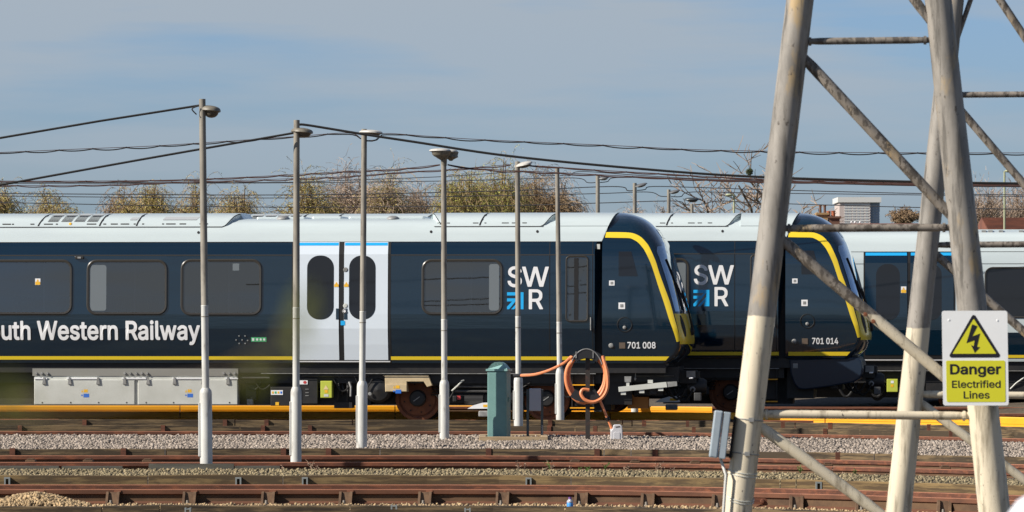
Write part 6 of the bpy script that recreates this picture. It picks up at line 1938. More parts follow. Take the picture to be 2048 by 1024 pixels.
# jerry can
jc = empty('jerry_can', P(1233, 885, YH))
m = MB()
kj = kH
def jp(px, py): p = P(px, py, YH); return (p.x, p.z)
outl = [jp(1221.5, 884), (jp(1221, 882)), jp(1221, 862), jp(1225, 858), jp(1227, 850), jp(1230, 849), jp(1241, 849), jp(1244, 852), jp(1245, 862), jp(1245, 882), jp(1243.5, 884.5)]
m.prism(outl, YH - 0.05, YH + 0.11)
m.build('can_body', can_mat, jc, world=True, bevel=0.012)
m = MB()
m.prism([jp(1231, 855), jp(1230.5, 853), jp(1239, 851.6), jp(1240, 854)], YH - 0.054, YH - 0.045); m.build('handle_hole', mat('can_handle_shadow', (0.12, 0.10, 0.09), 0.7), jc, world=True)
m = MB(); m.prism(rrect(jp(1227, 880)[0], jp(1240, 880)[0], jp(1227, 880)[1], jp(1227, 864)[1], 0.02), YH - 0.056, YH - 0.045); m.build('front_panel', can_mat, jc, world=True, bevel=0.004)
m = MB(); m.lathe([(0.025, 0), (0.025, 0.03), (0.0, 0.03)], (jp(1224, 860)[0], YH, jp(1224, 860)[1] - 0.01), (-0.3, 0, 1), 12); m.build('neck', can_mat, jc, world=True)
tag(jc, 'white plastic jerry can on the ballast at the end of the hose', 'jerry can')
# bottle
YBt = 50.75
wb = empty('water_bottle', P(1140, 1023, YBt))
p = P(1140, 1023, YBt); kb = YBt / F
m = MB(); m.lathe([(0.0, 0), (0.030, 0), (0.032, 0.008), (0.032, 0.032), (0.029, 0.04)], (p.x, p.y, p.z), (0, 0, 1), 18); m.build('bottle_base', mat('violet_plastic', (0.16, 0.13, 0.28), 0.15), wb, smooth=True, world=True)
m = MB(); m.lathe([(0.029, 0.04), (0.031, 0.046), (0.031, 0.078), (0.029, 0.084)], (p.x, p.y, p.z), (0, 0, 1), 18); m.build('bottle_label', mat('bottle_label_blue', (0.05, 0.30, 0.75), 0.4, col2=(0.5, 0.6, 0.75), scale=30, lo=0.55, hi=0.6), wb, smooth=True, world=True)
m = MB(); m.lathe([(0.029, 0.084), (0.032, 0.09), (0.030, 0.100), (0.014, 0.117), (0.012, 0.122)], (p.x, p.y, p.z), (0, 0, 1), 18); m.build('bottle_shoulder', mat('clear_plastic', (0.45, 0.44, 0.48), 0.1), wb, smooth=True, world=True)
m = MB(); m.lathe([(0.015, 0.120), (0.015, 0.136), (0.0, 0.136)], (p.x, p.y, p.z), (0, 0, 1), 14); m.build('cap', mat('purple_cap', (0.17, 0.07, 0.30), 0.4), wb, world=True)
tag(wb, 'small plastic water bottle with blue label and purple cap at the bottom edge', 'bottle')

# weeds among the middle rails
def weed(px, py, Y, hpx, n, m_):
    mm = MB()
    k = Y / F
    b = P(px, py, Y)
    for i in range(n):
        a = random.uniform(0, 6.28); l = hpx * k * random.uniform(0.5, 1.1); sp_ = random.uniform(0.15, 0.8) * l
        tip = b + Vector((math.cos(a) * sp_, math.sin(a) * sp_, l))
        mid = b + Vector((math.cos(a) * sp_ * 0.35, math.sin(a) * sp_ * 0.35, l * 0.6))
        mm.tube([b, mid, tip], [0.005, 0.004, 0.002], 4)
        for _ in range(3):
            c = mid.lerp(tip, random.random()); s = 0.012
            d = Vector((random.uniform(-1, 1), random.uniform(-1, 1), random.uniform(-.3, 1))).normalized() * s * 1.6
            e = d.orthogonal().normalized() * s * 0.6
            mm.add([c, c + d * 0.5 + e, c + d, c + d * 0.5 - e], [(0, 1, 2, 3)])
    o = mm.build('weed', m_)
    tag(o, 'thin dry or green weed growing through the gravel by the middle rails', 'weed', 'weeds by the middle rails')


weed_dry = mat('dry_weed', (0.28, 0.19, 0.13), 0.9); weed_green = mat('green_weed', (0.10, 0.16, 0.03), 0.8)
for i in range(24):
    px = random.choice([random.uniform(560, 760), random.uniform(1000, 1450), random.uniform(1540, 1760), random.uniform(1000, 1340)])
    Y = YL(px, random.uniform(60.2, 61.9))
    weed(px, HOR + (H - 0.09) * F / Y, Y, random.uniform(7, 20), random.randint(3, 7), weed_green if random.random() < 0.3 else weed_dry)


# ------------------------------------------------------------------ lattice tower
YT = 25.0
kT = YT / F
tw = empty('lattice_tower', (P(1735, HOR, 26.2).x, 26.2, -0.05))
leg_m1 = tower_material('tower_leg_steel', P(0, 633, 25).z)
leg_m3 = tower_material('tower_rear_leg_steel', P(0, 656, 27.6).z)
brace_m = tower_material('tower_brace_steel', P(0, 629, 25).z, raw=(0.27, 0.235, 0.195), flake=0.50)
brace_m3 = tower_material('tower_rear_brace_steel', P(0, 700, 27.6).z, raw=(0.27, 0.235, 0.195), flake=0.50)


def leg(a, b, Y, wa, wb_, m_, ext=True):
    # a top, b bottom picture points, continued to the ground
    A, B = P(a[0], a[1], Y), P(b[0], b[1], Y)
    d = (B - A)
    foot = A + d * ((A.z + 0.05) / (A.z - B.z))
    up = A - d * 0.35
    kk = Y / F
    ra, rb = wa / 2 * kk, wb_ / 2 * kk
    f = (A.z + 0.05) / (A.z - B.z)
    m = MB()
    n = 10
    pts = [up.lerp(foot, i / n) for i in range(n + 1)]
    rs = [ra + (rb - ra) * ((p.z - A.z) / (B.z - A.z)) for p in pts]
    m.tube(pts, rs, 32)
    return m.build('leg', m_, tw, smooth=True, world=True)


def brace(a, b, Ya, Yb, w, m_, name='brace'):
    A, B = P(a[0], a[1], Ya), P(b[0], b[1], Yb)
    m = MB()
    r = w / 2 * Ya / F
    d = (B - A).normalized()
    # flattened end near the leg, like a crimped tube
    pts = [A, A + d * 0.05, A + d * 0.09, B - d * 0.09, B - d * 0.05, B]
    m.tube(pts, [r * 0.80, r * 0.86, r, r, r * 0.9, r * 0.85], 16)
    return m.build(name, m_, tw, smooth=True, world=True)


leg((1600, 0), (1475.5, 1024), 25.0, 55, 56, leg_m1)
leg((1876.5, 0), (1989, 1024), 25.0, 54, 64, leg_m1)
leg((1908, 0), (1797, 1024), 27.6, 40, 51, leg_m3)
leg((2250, 0), (2352, 1024), 27.6, 40, 51, leg_m3)
brace((1602, 83), (1862, 80), 25, 25, 14, brace_m)
brace((1597, 104), (1906, 436), 25, 25.0, 22, brace_m)
brace((1800, -40), (1862, 44), 25, 25.0, 20, brace_m)
brace((1562, 457), (1905, 455), 25, 25, 15.5, brace_m)
brace((1548, 466), (1945, 800), 25, 25, 23, brace_m)
brace((1515, 828), (1945, 832), 25, 25, 17, brace_m)
brace((1505, 842), (1765, 1030), 25, 25, 23, brace_m)
brace((1885, 190), (2270, 187), 27.6, 27.6, 12, brace_m3)
brace((1900, 195), (2280, 640), 27.6, 27.6, 16, brace_m3)
brace((1858, 490), (2300, 487), 27.6, 27.6, 12.5, brace_m3)
brace((1850, 490), (2330, 910), 27.6, 27.6, 17, brace_m3)
brace((1825, 788), (2320, 794), 27.6, 27.6, 14, brace_m3)
brace((1822, 792), (2100, 998), 27.6, 27.6, 18, brace_m3)
brace((2007, -190), (1905, 104), 27.6, 27.6, 10, brace_m3)
brace((1918, -124), (2292, 440), 27.6, 27.6, 16, brace_m3)
brace((1925, -190), (2235, -192), 27.6, 27.6, 12, brace_m3)
m = MB()
for px, py in ((1731, 628.5), (1747, 642.5)):
    q = P(px, py, 25 - 11.5 * kT); m.lathe([(0.0, 0.003), (4.2 * kT, 0.002), (4.6 * kT, 0.0)], q + Vector((0, 0.004, 0)), (0, -1, 0), 10)
m.build_split('rusty_hole', rust_wheel, tw, world=True)
for (px, py, w_) in ((1620, 83, 10), (1850, 80.5, 10), (1578, 457, 11), (1888, 455, 11), (1533, 829, 12), (1928, 832, 12)):
    q = P(px, py, 25); m = MB(); m.tube([q - Vector((0.006, 0, 0)), q + Vector((0.006, 0, 0))], w_ * kT * 0.86, 14); m.build('weld_collar', brace_m, tw, world=True)
tag(tw, 'tall grey and cream tubular lattice tower with diagonal braces, in front at the right', 'tower')

# junction box strapped to the left leg
jb = empty('junction_box', P(1452, 918, 25.0))
ax_ = math.atan2(124.5, 1024)


def jq(u, v, y):
    """u across, v up the leg, picture pixels from the box centre"""
    c = P(1441, 870, y)
    return Vector((c.x + (u * math.cos(ax_) + v * math.sin(ax_)) * kT, y, c.z + (v * math.cos(ax_) - u * math.sin(ax_)) * kT))


def tilted_box(mbx, u0, u1, v0, v1, y0, y1):
    vs_ = [jq(u, v, y) for y in (y0, y1) for u, v in ((u0, v0), (u1, v0), (u1, v1), (u0, v1))]
    mbx.add(vs_, [(0, 1, 2, 3), (7, 6, 5, 4), (0, 4, 5, 1), (1, 5, 6, 2), (2, 6, 7, 3), (3, 7, 4, 0)])


m = MB(); tilted_box(m, -18, 0.2, -47, 48, 24.90, 25.06); m.build('box_lid', light_blue_box, jb, bevel=0.008, world=True)
m = MB(); tilted_box(m, 1.2, 15.5, -47, 47, 24.905, 25.055); m.build('box_body', light_blue_box, jb, bevel=0.004, world=True)
m = MB()
for v in (31, -38): tilted_box(m, 15, 27, v - 3, v + 3, 24.95, 24.99)
tilted_box(m, 22, 25, -44, 40, 24.96, 25.0)
m.build('mounting_rail', dark_gap, jb, world=True)
m = MB()
A_, B_ = P(1600, 0, 25), P(1475.5, 1024, 25)
dl = (B_ - A_).normalized()
for py in (839, 907):
    c = A_.lerp(B_, py / 1024.0)
    u = dl.orthogonal().normalized(); w_ = dl.cross(u)
    rr = 28.6 * kT
    ring = [c + (u * math.cos(a) + w_ * math.sin(a)) * rr for a in [2 * math.pi * i / 28 for i in range(29)]]
    m.tube(ring, 1.3 * kT, 6, caps=False)
    q = c + Vector((3 * kT, -rr - 0.004, 0)); m.box((q.x - 5 * kT, q.y - 0.008, q.z - 4 * kT), (q.x + 5 * kT, q.y + 0.004, q.z + 4 * kT))
m.build_split('strap', grey_metal, jb, world=True)
m = MB()
m.tube([jq(6, -47, 24.97), jq(12, -60, 24.95)] + [P(px, py, 24.93) for px, py in ((1452, 950), (1450, 980), (1447, 1024), (1444, 1060))] + [Vector((P(1438, 1100, 24.95).x, 24.95, 0.0))], 3.0 * kT, 8)
m.build('conduit', pole_white, jb, world=True, smooth=True)
m = MB()
for py, tl in ((943, 1), (949, 1), (993, 1), (998, 1)):
    c = A_.lerp(B_, py / 1024.0)
    u = dl.orthogonal().normalized(); w_ = dl.cross(u); rr = 29.2 * kT
    ring = [c + (u * math.cos(a) + w_ * math.sin(a)) * rr + Vector((0, 0, -(0.02 if py > 980 else 0.008) * math.cos(a + 1.0))) for a in [2 * math.pi * i / 28 for i in range(29)]]
    m.tube(ring, 1.0 * kT, 5, caps=False)
m.build('cable_tie', silver, jb, world=True)
tag(jb, 'pale blue grey junction box strapped to the left leg of the tower', 'junction box')

# danger sign
YS = 24.78
kS = YS / F
sg = empty('danger_sign', P(1951, 716, YS))
rot_s = Matrix.Rotation(R(0.9), 4, 'Y')


def SQ(px, py, y):
    u, v = (px - 1951), (716 - py)
    c = P(1951, 716, YS)
    a = R(0.85)
    return Vector((c.x + (u * math.cos(a) - v * math.sin(a)) * kS, y, c.z + (v * math.cos(a) + u * 0.002) * kS))


def sign_poly(pts, name, m_, y, thick=0.0008, parent=None):
    m = MB()
    n = len(pts)
    f = [SQ(a, b, y - thick) for a, b in pts]; bk = [SQ(a, b, y) for a, b in pts]
    m.add(f + bk, [tuple(range(n)), tuple(range(2 * n - 1, n - 1, -1))] + [(i, n + i, n + (i + 1) % n, (i + 1) % n) for i in range(n)])
    o = m.build(name, m_, sg, world=True)
    return o


def inv_rr(x0, x1, y0, y1, r): return [(x, y) for x, y in rrect(x0, x1, y0, y1, r)][::-1]


def round_tri(pts, r):
    out = []
    n = len(pts)
    for i in range(n):
        p0, p1, p2 = Vector(pts[i - 1]), Vector(pts[i]), Vector(pts[(i + 1) % n])
        d0, d2 = (p0 - p1).normalized(), (p2 - p1).normalized()
        half = d0.angle(d2) / 2
        c = p1 + (d0 + d2).normalized() * (r / math.sin(half))
        t0 = p1 + d0 * (r / math.tan(half)); t2 = p1 + d2 * (r / math.tan(half))
        for j in range(6):
            v = (t0 - c).lerp(t2 - c, j / 5).normalized() * r
            out.append(tuple(c + v))
    return out


sign_poly(inv_rr(1885, 2016, 621.5, 811, 5), 'sign_plate', sign_white, YS + 0.004, 0.004)
sign_poly(round_tri([(1948.5, 626), (2003, 715), (1896, 715)][::-1], 4), 'triangle_border', sign_black, YS - 0.0003)
sign_poly(round_tri([(1948.5, 637.5), (1992.5, 707.5), (1905, 707.5)][::-1], 0.8), 'triangle_field', sign_yellow, YS - 0.0013)
bolt = [(1945.2, 648.5), (1955.5, 652.2), (1944.8, 672.8), (1960.5, 667), (1954, 693.5), (1960, 694.5), (1949.5, 705.5), (1942, 689), (1947.3, 692.8), (1949.8, 680.2), (1933.2, 686)]
sign_poly(bolt, 'lightning_bolt', sign_black, YS - 0.0023)
sign_poly(inv_rr(1892, 2010, 721, 804, 3), 'yellow_panel', sign_yellow, YS - 0.0003)
for txt, x0, x1, y0, y1, fat in (('Danger', 1899.5, 2002, 728, 754.5, 0.022), ('Electrified', 1903, 2000.5, 760.5, 776, 0.012), ('Lines', 1926, 1978, 782, 797.5, 0.012)):
    vs_, fs_ = text_shape(txt, fat)
    m = MB(); m.add([SQ(x0 + (x1 - x0) * u, y1 + (y0 - y1) * v, YS - 0.0016 - d * 0.3) for u, v, d in vs_], fs_)
    m.build('lettering', sign_black, sg, world=True)
m = MB()
for px, py in ((1899, 640), (1996, 641)):
    q = SQ(px, py, YS); m.lathe([(0, 0.002), (0.004, 0.0015), (0.005, 0)], q, (0, -1, 0), 10)
m.build('rivet', sign_white, sg, world=True)
m = MB(); q0 = P(1955, 690, 24.9); m.box((q0.x - 0.03, YS + 0.005, q0.z - 0.01), (q0.x + 0.03, 24.95, q0.z + 0.01)); m.build('sign_bracket', grey_metal, sg, world=True)
tag(sg, 'white and yellow Danger Electrified Lines sign fixed to the right leg of the tower', 'sign')

# ------------------------------------------------------------------ near, out of focus things
# rounded white guard post close to the camera, its shoulder in the bottom right corner
Yw = 6.0
kw = Yw / F
c = P(2110, 1083, Yw)
m = MB()
m.lathe([(0.062, -1.75 + (1.75 - c.z)), (0.062, -c.z + 0.0), (0.062, -0.01), (0.060, 0.012), (0.054, 0.030), (0.042, 0.046), (0.025, 0.056), (0.0, 0.060)][1:], c, (0, 0, 1), 32)
o = m.build('white_bollard', van_white, smooth=True)
tag(o, 'blurred white rounded post very close, in the bottom right corner', 'bollard')
# shrub beside the camera: a few leaves hang in the view, far out of focus
Yn = 0.95
sh = empty('shrub', (-0.16, Yn, -0.05))
m = MB()
tips = [(612, 600), (600, 640), (520, 745), (25, 790)]
stem = [Vector((-0.16, Yn, -0.05)), Vector((-0.17, Yn, 0.9)), Vector((-0.15, Yn, 1.6)), P(-160, 840, Yn)]
m.tube(stem, [0.006, 0.005, 0.003, 0.0015], 8)
m.tube([P(-160, 840, Yn), P(100, 810, Yn), P(420, 770, Yn), P(570, 690, Yn), P(606, 612, Yn)], [0.0008, 0.0006, 0.0005, 0.0004, 0.0003], 6)
m.build('stem', bark, sh, world=True)
m = MB()
for px, py, l, w, a in ((604, 612, 84, 40, 80), (592, 668, 76, 34, 120), (505, 748, 76, 30, 100), (540, 715, 44, 16, 150), (12, 790, 90, 40, 70), (60, 812, 60, 22, 120)):
    c = P(px, py, Yn)
    d = Vector((math.cos(R(a)), 0.3, math.sin(R(a)))).normalized() * l * Yn / F
    e = Vector((math.sin(R(a)), 0.2, -math.cos(R(a)))).normalized() * w * Yn / F
    m.add([c - d * 0.5, c - d * 0.2 + e * 0.45, c + d * 0.15 + e * 0.4, c + d * 0.5, c + d * 0.15 - e * 0.4, c - d * 0.2 - e * 0.45], [(0, 1, 2, 3, 4, 5)])
m.build_split('leaf', leaf_near, sh, world=True)
tag(sh, 'out of focus green twig with small leaves close to the camera at the left', 'shrub')


# ------------------------------------------------------------------ trees behind the yard
def tree_crown(root, Y, px0, px1, py_top, py_bot, n_limb, n_str, n_leaf, m_twig, m_leaf, droop=0.7, seed=0, fill=1.0, lean=0.0):
    """limbs, fine hanging twigs and small leaves filling an uneven crown"""
    rnd = random.Random(seed)
    k = Y / F
    cx, hw = (px0 + px1) / 2, (px1 - px0) / 2
    hgt = (py_bot - py_top) * k
    z0 = H + (HOR - py_bot) * k
    X0 = (cx - 1024) * k
    base = Vector((X0, Y, -0.3))
    lob = [(rnd.uniform(-0.85, 0.85), rnd.uniform(0.45, 1.0), rnd.uniform(0.22, 0.5)) for _ in range(9)] + [(0.0, 0.95, 0.4)]
    tm = MB()
    tm.tube([base, Vector((X0 + 0.1, Y, z0 * 0.5)), Vector((X0, Y, z0 + 0.25 * hgt))], [0.26, 0.20, 0.10], 10)
    ends = []
    for i in range(n_limb):
        lx, lz, lr = lob[i % len(lob)]
        e = Vector((X0 + (lx + rnd.uniform(-lr, lr) * 0.6) * hw * k, Y + rnd.uniform(-1, 1) * hw * k * 0.6, z0 + hgt * min(0.97, lz * rnd.uniform(0.7, 1.0) * (1 - 0.42 * abs(lx) ** 1.3))))
        s = Vector((X0, Y, z0 + rnd.uniform(-0.3, 0.25) * hgt))
        mid = s.lerp(e, 0.5) + Vector((rnd.uniform(-.3, .3), rnd.uniform(-.3, .3), 0.12 * hgt))
        tm.tube([s, mid, e], [0.06, 0.04, 0.012], 6)
        ends.append((s, mid, e))
    tm.build('trunk', bark, root, world=True)
    verts, faces = [], []
    lv, lf = [], []

    def ribbon(a, b, w):
        d = (b - a)
        o = Vector((rnd.uniform(-1, 1), rnd.uniform(-1, 1), rnd.uniform(-.4, .4)))
        o = d.cross(o)
        if o.length < 1e-6: return
        o = o.normalized() * w
        n = len(verts); verts.extend([a - o, a + o, b + o * 0.6, b - o * 0.6]); faces.append((n, n + 1, n + 2, n + 3))

    pts_leaf = []
    for i in range(n_str):
        s, mid, e = ends[rnd.randrange(len(ends))]
        f = rnd.uniform(0.35, 1.0)
        p = (s.lerp(mid, f * 2) if f < 0.5 else mid.lerp(e, f * 2 - 1))
        p = p + Vector((rnd.gauss(0, 0.11) * hw * k, rnd.gauss(0, 0.1) * hw * k, rnd.gauss(0, 0.05) * hgt))
        v = Vector((rnd.gauss(0, .7), rnd.gauss(0, .7), rnd.uniform(0.4, 1.6))).normalized()
        st = hgt * rnd.uniform(0.03, 0.07)
        for j in range(6):
            q = p + v * st
            ribbon(p, q, k * rnd.uniform(0.28, 0.5))
            pts_leaf.append((p, q))
            p = q
            v = (v + Vector((rnd.gauss(0, .15), rnd.gauss(0, .15), -droop * rnd.uniform(0.3, 0.9)))).normalized()
    for i in range(n_leaf):
        p, q = pts_leaf[rnd.randrange(len(pts_leaf))]
        c = p.lerp(q, rnd.random()) + Vector((rnd.gauss(0, 1.2) * k, rnd.gauss(0, 1.2) * k, rnd.gauss(0, 1.2) * k))
        a = Vector((rnd.uniform(-1, 1), rnd.uniform(-1, 1), rnd.uniform(-1.5, 0.5))).normalized()
        b = a.orthogonal().normalized()
        l, w = k * rnd.uniform(0.8, 2.0), k * rnd.uniform(0.4, 0.8)
        n = len(lv); lv.extend([c - a * l, c + b * w, c + a * l, c - b * w]); lf.append((n, n + 1, n + 2, n + 3))
    if verts: fast_mesh('twigs', np.array([tuple(v) for v in verts]), np.array(faces), m_twig, root)
    if lv: fast_mesh('crown', np.array([tuple(v) for v in lv]), np.array(lf), m_leaf, root)


def tree(px0, px1, top, Y, label, m_twig, m_leaf, n_str=420, n_leaf=5200, droop=0.8, seed=1, bot=505):
    root = empty('tree', ((((px0 + px1) / 2) - 1024) * Y / F, Y, -0.3))
    top -= 0.17 * (455 - top)
    px0, px1 = px0 - 9, px1 + 9
    tree_crown(root, Y, px0, px1, top, bot, 40, int(n_str * 2.6), int(n_leaf * 3.4), m_twig, m_leaf, droop, seed)
    tag(root, label, 'tree', 'trees beyond the railway yard')
    return root


tree(-60, 60, 374, 205, 'golden brown tree at the far left edge above the roof', twig_red, leaf_gold, 420, 5200, 0.8, 3)
tree(30, 150, 378, 212, 'golden brown tree second from the left edge, before the gap of sky', twig_red, leaf_gold, 420, 4800, 0.9, 4)
tree(195, 290, 380, 215, 'sparse brown willow just right of the gap of sky at the left', twig_red, leaf_brown, 320, 2600, 1.0, 5)
tree(245, 355, 368, 208, 'golden willow left of the tallest lamp post', twig_red, leaf_gold, 420, 4600, 0.9, 6)
tree(345, 455, 368, 214, 'sparse willow behind the tallest lamp post', twig_red, leaf_gold, 320, 2600, 1.0, 7)
tree(430, 552, 372, 210, 'thin golden willow right of the tallest lamp post', twig_red, leaf_gold, 340, 3000, 0.9, 8)
tree(556, 672, 358, 204, 'dense golden tree behind the second lamp post', twig_red, leaf_gold, 520, 7200, 0.6, 9)
tree(640, 765, 342, 216, 'bare grey brown birch between the second and third lamp posts', bark_pale, leaf_brown, 700, 1500, 0.5, 10)
tree(735, 825, 352, 207, 'bare birch with golden lower branches right of the third lamp post', bark_pale, leaf_gold, 520, 2600, 0.6, 11)
tree(790, 885, 378, 218, 'low bare brown tree left of the twin lamp', bark_pale, leaf_brown, 380, 1400, 0.6, 12)
tree(880, 985, 338, 206, 'yellow green willow right of the twin lamp', twig_red, leaf_green, 560, 7000, 0.9, 13)
tree(940, 1055, 322, 211, 'tallest yellow green willow left of the hose lamp post', twig_red, leaf_green, 600, 7400, 0.9, 14)
tree(1030, 1130, 350, 214, 'red brown bare tree behind the hose lamp post', twig_red, leaf_brown, 680, 2600, 0.7, 15)
tree(1080, 1172, 362, 219, 'bare weeping tree at the right end of the row of trees', bark_pale, leaf_brown, 560, 1200, 1.0, 16)
tree(1245, 1300, 408, 240, 'low bare shrubby tree seen over the first cab', bark_pale, leaf_brown, 160, 200, 0.4, 17)
tree(1300, 1365, 410, 240, 'low bare tree seen over the second train roof', bark_pale, leaf_brown, 160, 200, 0.4, 18)
tree(1930, 2010, 378, 330, 'pale bare tree left of the thin green street lamp', bark_pale, leaf_brown, 420, 60, 0.05, 19)
tree(1990, 2090, 372, 335, 'pale bare tree at the right edge', bark_pale, leaf_brown, 460, 60, 0.05, 20)
tree(1782, 1836, 418, 520, 'dark rounded tree far off right of the tower block', twig_red, leaf_brown, 500, 4000, 0.5, 21, bot=452)


# large bare tree behind the lattice tower, with mistletoe
def bare_tree(px, py_base, top, Y, label):
    rnd = random.Random(44)
    k = Y / F
    root = empty('tree', ((px - 1024) * k, Y, -0.3))
    m = MB()
    tw_ = MB()
    base = Vector(((px - 1024) * k, Y, -0.3))

    def grow(p, d, length, r, depth):
        pts = [p]
        n = 4
        for i in range(n):
            d = (d + Vector((rnd.gauss(0, .14), rnd.gauss(0, .14), rnd.gauss(0.03, .09)))).normalized()
            pts.append(pts[-1] + d * length / n)
        (m if depth < 3 else tw_).tube(pts, [r * (1 - 0.45 * i / n) for i in range(n + 1)], 7 if depth < 3 else 4, caps=False)
        if depth >= 5: return
        for i in range(7 if depth == 0 else rnd.choice((3, 3, 4))):
            q = pts[rnd.choice((1, 2, 3, 4))] if depth else pts[4].lerp(pts[2], rnd.random())
            a = rnd.uniform(0, 6.28) if depth else i * 2 * math.pi / 7 + 0.3
            o = Vector((math.cos(a), math.sin(a) * 0.7, rnd.uniform(-0.05, 0.4)))
            nd = (d * rnd.uniform(0.35, 0.9) + o * rnd.uniform(0.75, 1.15)).normalized()
            grow(q, nd, length * rnd.uniform(0.58, 0.78), max(r * 0.55, 0.022), depth + 1)

    hgt = (HOR - top) * k + H
    grow(base, Vector((0.02, 0, 1)), hgt * 0.475, 0.22, 0)
    m.build('trunk', bark, root, world=True)
    tw_.build('twigs', bark_pale, root, world=True)
    tag(root, label, 'tree', 'trees beyond the railway yard')


bare_tree(1535, 640, 318, 230, 'large bare tree with spreading branches behind the left leg of the tower')
m = MB()
c = P(1499, 343.5, 228)
km = 228 / F
rnd = random.Random(5)
for i in range(420):
    d = Vector((rnd.gauss(0, 1), rnd.gauss(0, 1), rnd.gauss(0, 1))).normalized() * 7.5 * km * rnd.random() ** 0.4
    a = Vector((rnd.gauss(0, 1), rnd.gauss(0, 1), rnd.gauss(0, 1))).normalized() * km * 1.6
    b = a.orthogonal().normalized() * km * 0.8
    q = c + d
    m.add([q - a, q + b, q + a, q - b], [(0, 1, 2, 3)])
tag(m.build('mistletoe', mist), 'dark green ball of mistletoe high in the large bare tree', 'mistletoe')

# ------------------------------------------------------------------ far buildings and street lamps
Yb_ = 900.0
kb_ = Yb_ / F
tb = empty('tower_block', P(1718, HOR, Yb_) - Vector((0, 0, H + 0.3)))
zt_, zb_ = P(0, 405, Yb_).z, -0.3
m = MB(); xa, xb, xc = P(1679, 0, Yb_).x, P(1741, 0, Yb_).x, P(1760, 0, Yb_).x
m.box((xa, Yb_, zb_), (xb, Yb_ + 14, zt_)); m.build('wall', concrete_pink, tb, world=True)
m = MB(); m.box((xb + 0.02, Yb_ + 0.6, zb_), (xc, Yb_ + 14, zt_)); m.build('end_wall', slate, tb, world=True)
m = MB(); m.box((xa - 0.3, Yb_ - 0.3, zt_ + 0.02), (xc + 0.2, Yb_ + 14.4, zt_ + 0.9)); m.build('roof_slab', concrete, tb, world=True)
m = MB(); m.box((P(1707, 0, Yb_).x, Yb_ + 3, zt_ + 0.92), (P(1731, 0, Yb_).x, Yb_ + 9, P(0, 397, Yb_).z))
for px in (1709, 1713, 1718, 1724, 1729): m.box((P(px, 0, Yb_).x - 0.1, Yb_ + 3.2, P(0, 397, Yb_).z), (P(px, 0, Yb_).x + 0.1, Yb_ + 3.4, P(0, 391 + random.uniform(0, 3), Yb_).z))
m.build('roof_plant', grey_metal, tb, world=True)
for i in range(8):
    z = zt_ - 1.0 - i * 0.56 * 1.0 - i * 0.0
    z = P(0, 409.5 + i * 5.4, Yb_).z
    m = MB(); m.box((P(1688, 0, Yb_).x, Yb_ - 0.05, z - 0.06), (xb - 0.1, Yb_ - 0.01, z + 0.16)); m.build('balcony', concrete, tb, world=True)
    m = MB()
    for px in (1690, 1697, 1706, 1714, 1722, 1731): m.box((P(px, 0, Yb_).x, Yb_ - 0.06, z - 0.28), (P(px + 5, 0, Yb_).x, Yb_ - 0.005, z - 0.14))
    for px in (1745, 1752): m.box((P(px, 0, Yb_).x, Yb_ + 0.52, z - 0.26), (P(px + 4, 0, Yb_).x, Yb_ + 0.595, z - 0.02))
    m.build('window', flat_pane, tb, world=True)
tag(tb, 'distant pale tower block of flats with balconies and a plant room', 'tower block')

# house with chimney stack behind the second cab
Yh = 180.0
hs = empty('house', P(1660, HOR, Yh) - Vector((0, 0, H + 0.3)))
m = MB()
xa, xb = P(1600, 0, Yh).x, P(1850, 0, Yh).x
ze, zr = P(0, 470, Yh).z, P(0, 443.5, Yh).z
m.box((xa, Yh, -0.3), (xb, Yh + 6, ze)); m.build('wall', brick, hs, world=True)
m = MB()
m.add([(xa, Yh - 0.3, ze), (xb, Yh - 0.3, ze), (xb, Yh + 3, zr), (xa, Yh + 3, zr), (xa, Yh + 6.3, ze), (xb, Yh + 6.3, ze)], [(0, 1, 2, 3), (3, 2, 5, 4), (0, 3, 4), (1, 5, 2)])
m.build('roof', tile_red, hs, world=True)
def stack(px0, px1, y_top, y_bot, mm_, ledge):
    m = MB()
    a, b = P(px0, y_bot, Yh + 3), P(px1, y_top, Yh + 3)
    m.box((a.x, Yh + 2.6, a.z - 0.6), (b.x, Yh + 3.3, b.z)); m.box((a.x - 0.05, Yh + 2.54, b.z - ledge), (b.x + 0.05, Yh + 3.36, b.z + 0.02))
    return m.build('chimney', mm_, hs, world=True)


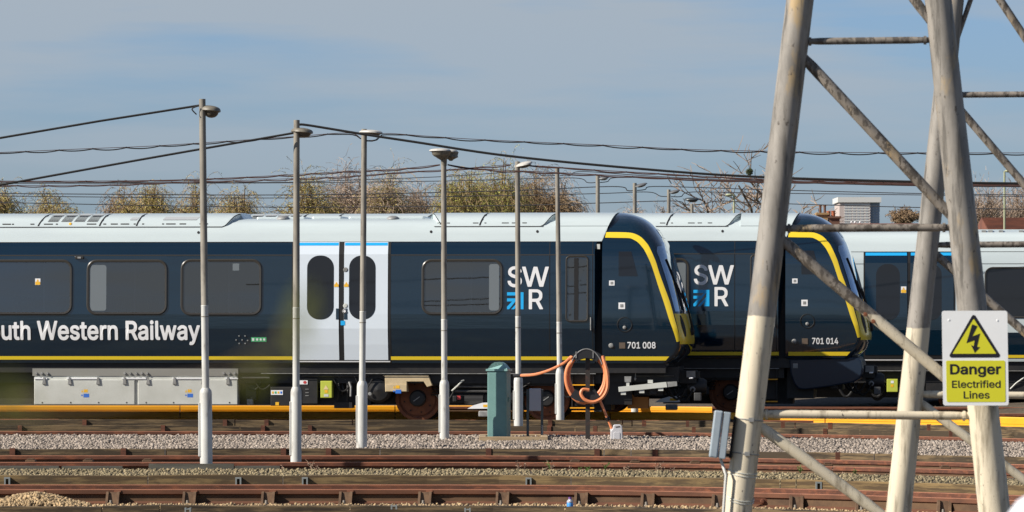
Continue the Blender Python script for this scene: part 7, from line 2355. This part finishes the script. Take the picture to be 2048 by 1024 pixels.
ch1 = stack(1634, 1654, 427, 446, mat('buff_brick', (0.34, 0.22, 0.10), 0.9), 0.05)
ch2 = stack(1657, 1678, 434, 447, pot_dark, 0.05)
for px, top, bot, r, mm_, chn in ((1640.5, 410, 428, 2.9, pot_dark, ch1), (1649.5, 410, 428, 2.9, pot_dark, ch1), (1657, 422, 435, 4.0, terracotta, ch2), (1666.5, 421.5, 435, 4.6, terracotta, ch2)):
    m = MB(); q = P(px, bot, Yh + 2.95); k_ = Yh / F; h_ = (bot - top) * k_
    m.lathe([(r * .9 * k_, 0), (r * .85 * k_, h_ * 0.85), (r * 1.08 * k_, h_ * 0.9), (r * 1.08 * k_, h_), (0.0, h_)], q, (0, 0, 1), 14)
    o = m.build('chimney_pot', mm_, None); o.parent = chn; o.matrix_parent_inverse = Matrix.Translation(-Vector(hs.location))
    o.matrix_parent_inverse = chn.matrix_parent_inverse.inverted() @ Matrix.Translation(-Vector(hs.location)) if False else Matrix.Identity(4)
m = MB()
for px in (1703, 1710, 1720): q = P(px, 444.5, Yh + 2.9); m.ellipsoid(q, (0.035, 0.035, 0.035))
m.build_split('roof_vent', letter, hs, world=True)
tag(hs, 'red tiled house with a brick chimney and terracotta pots behind the second cab', 'house')
h2 = empty('house', P(2060, HOR, 170) - Vector((0, 0, H + 0.3)))
m = MB()
xa, xb = P(1979, 0, 170).x, P(2300, 0, 170).x
ze, zr = P(0, 468, 170).z, P(0, 431.5, 170).z
m.box((xa + 0.1, 170, -0.3), (xb, 176, ze)); m.build('wall', brick, h2, world=True)
m = MB()
n_r = 14
rows = []
m.add([(xa, 169.7, ze), (xb, 169.7, ze), (xb, 173, zr), (xa, 173, zr), (xa, 176.3, ze), (xb, 176.3, ze)], [(0, 1, 2, 3), (3, 2, 5, 4), (0, 3, 4), (1, 5, 2)])
for i in range(n_r):      # raised tile courses
    f = i / n_r
    y, z = 169.7 + 3.3 * f, ze + (zr - ze) * f
    m.box((xa, y - 0.02, z), (xb, y + 0.12, z + 0.035))
m.build('roof', tile_red, h2, world=True)
tag(h2, 'red tiled roof of a house at the right edge above the white train car', 'house')


def street_lamp(px, top, Y, armpx, label, col):
    k = Y / F
    root = empty('street_lamp', ((px - 1024) * k, Y, -0.3))
    m = MB()
    A = P(px, top, Y)
    m.tube([Vector((A.x, Y, -0.3)), A], [3.0 * k, 2.0 * k], 10); m.build('pole', col, root, world=True)
    m = MB()
    m.tube([A, P(px + armpx * 0.5, top - 2, Y)], 1.4 * k, 8)
    m.ellipsoid(P(px + armpx, top - 1, Y), (abs(armpx) * 0.75 * k, 0.12, 3.0 * k))
    m.build('lamp_head', col, root, smooth=True, world=True)
    tag(root, label, 'street lamp')


sl_green = mat('pale_green_column', (0.36, 0.38, 0.24), 0.6)
street_lamp(1468, 391, 150, -10, 'slim pale green street lamp above the second train roof, before the bare tree', sl_green)
street_lamp(2009, 343, 160, 6, 'slim pale green street lamp near the right edge', sl_green)
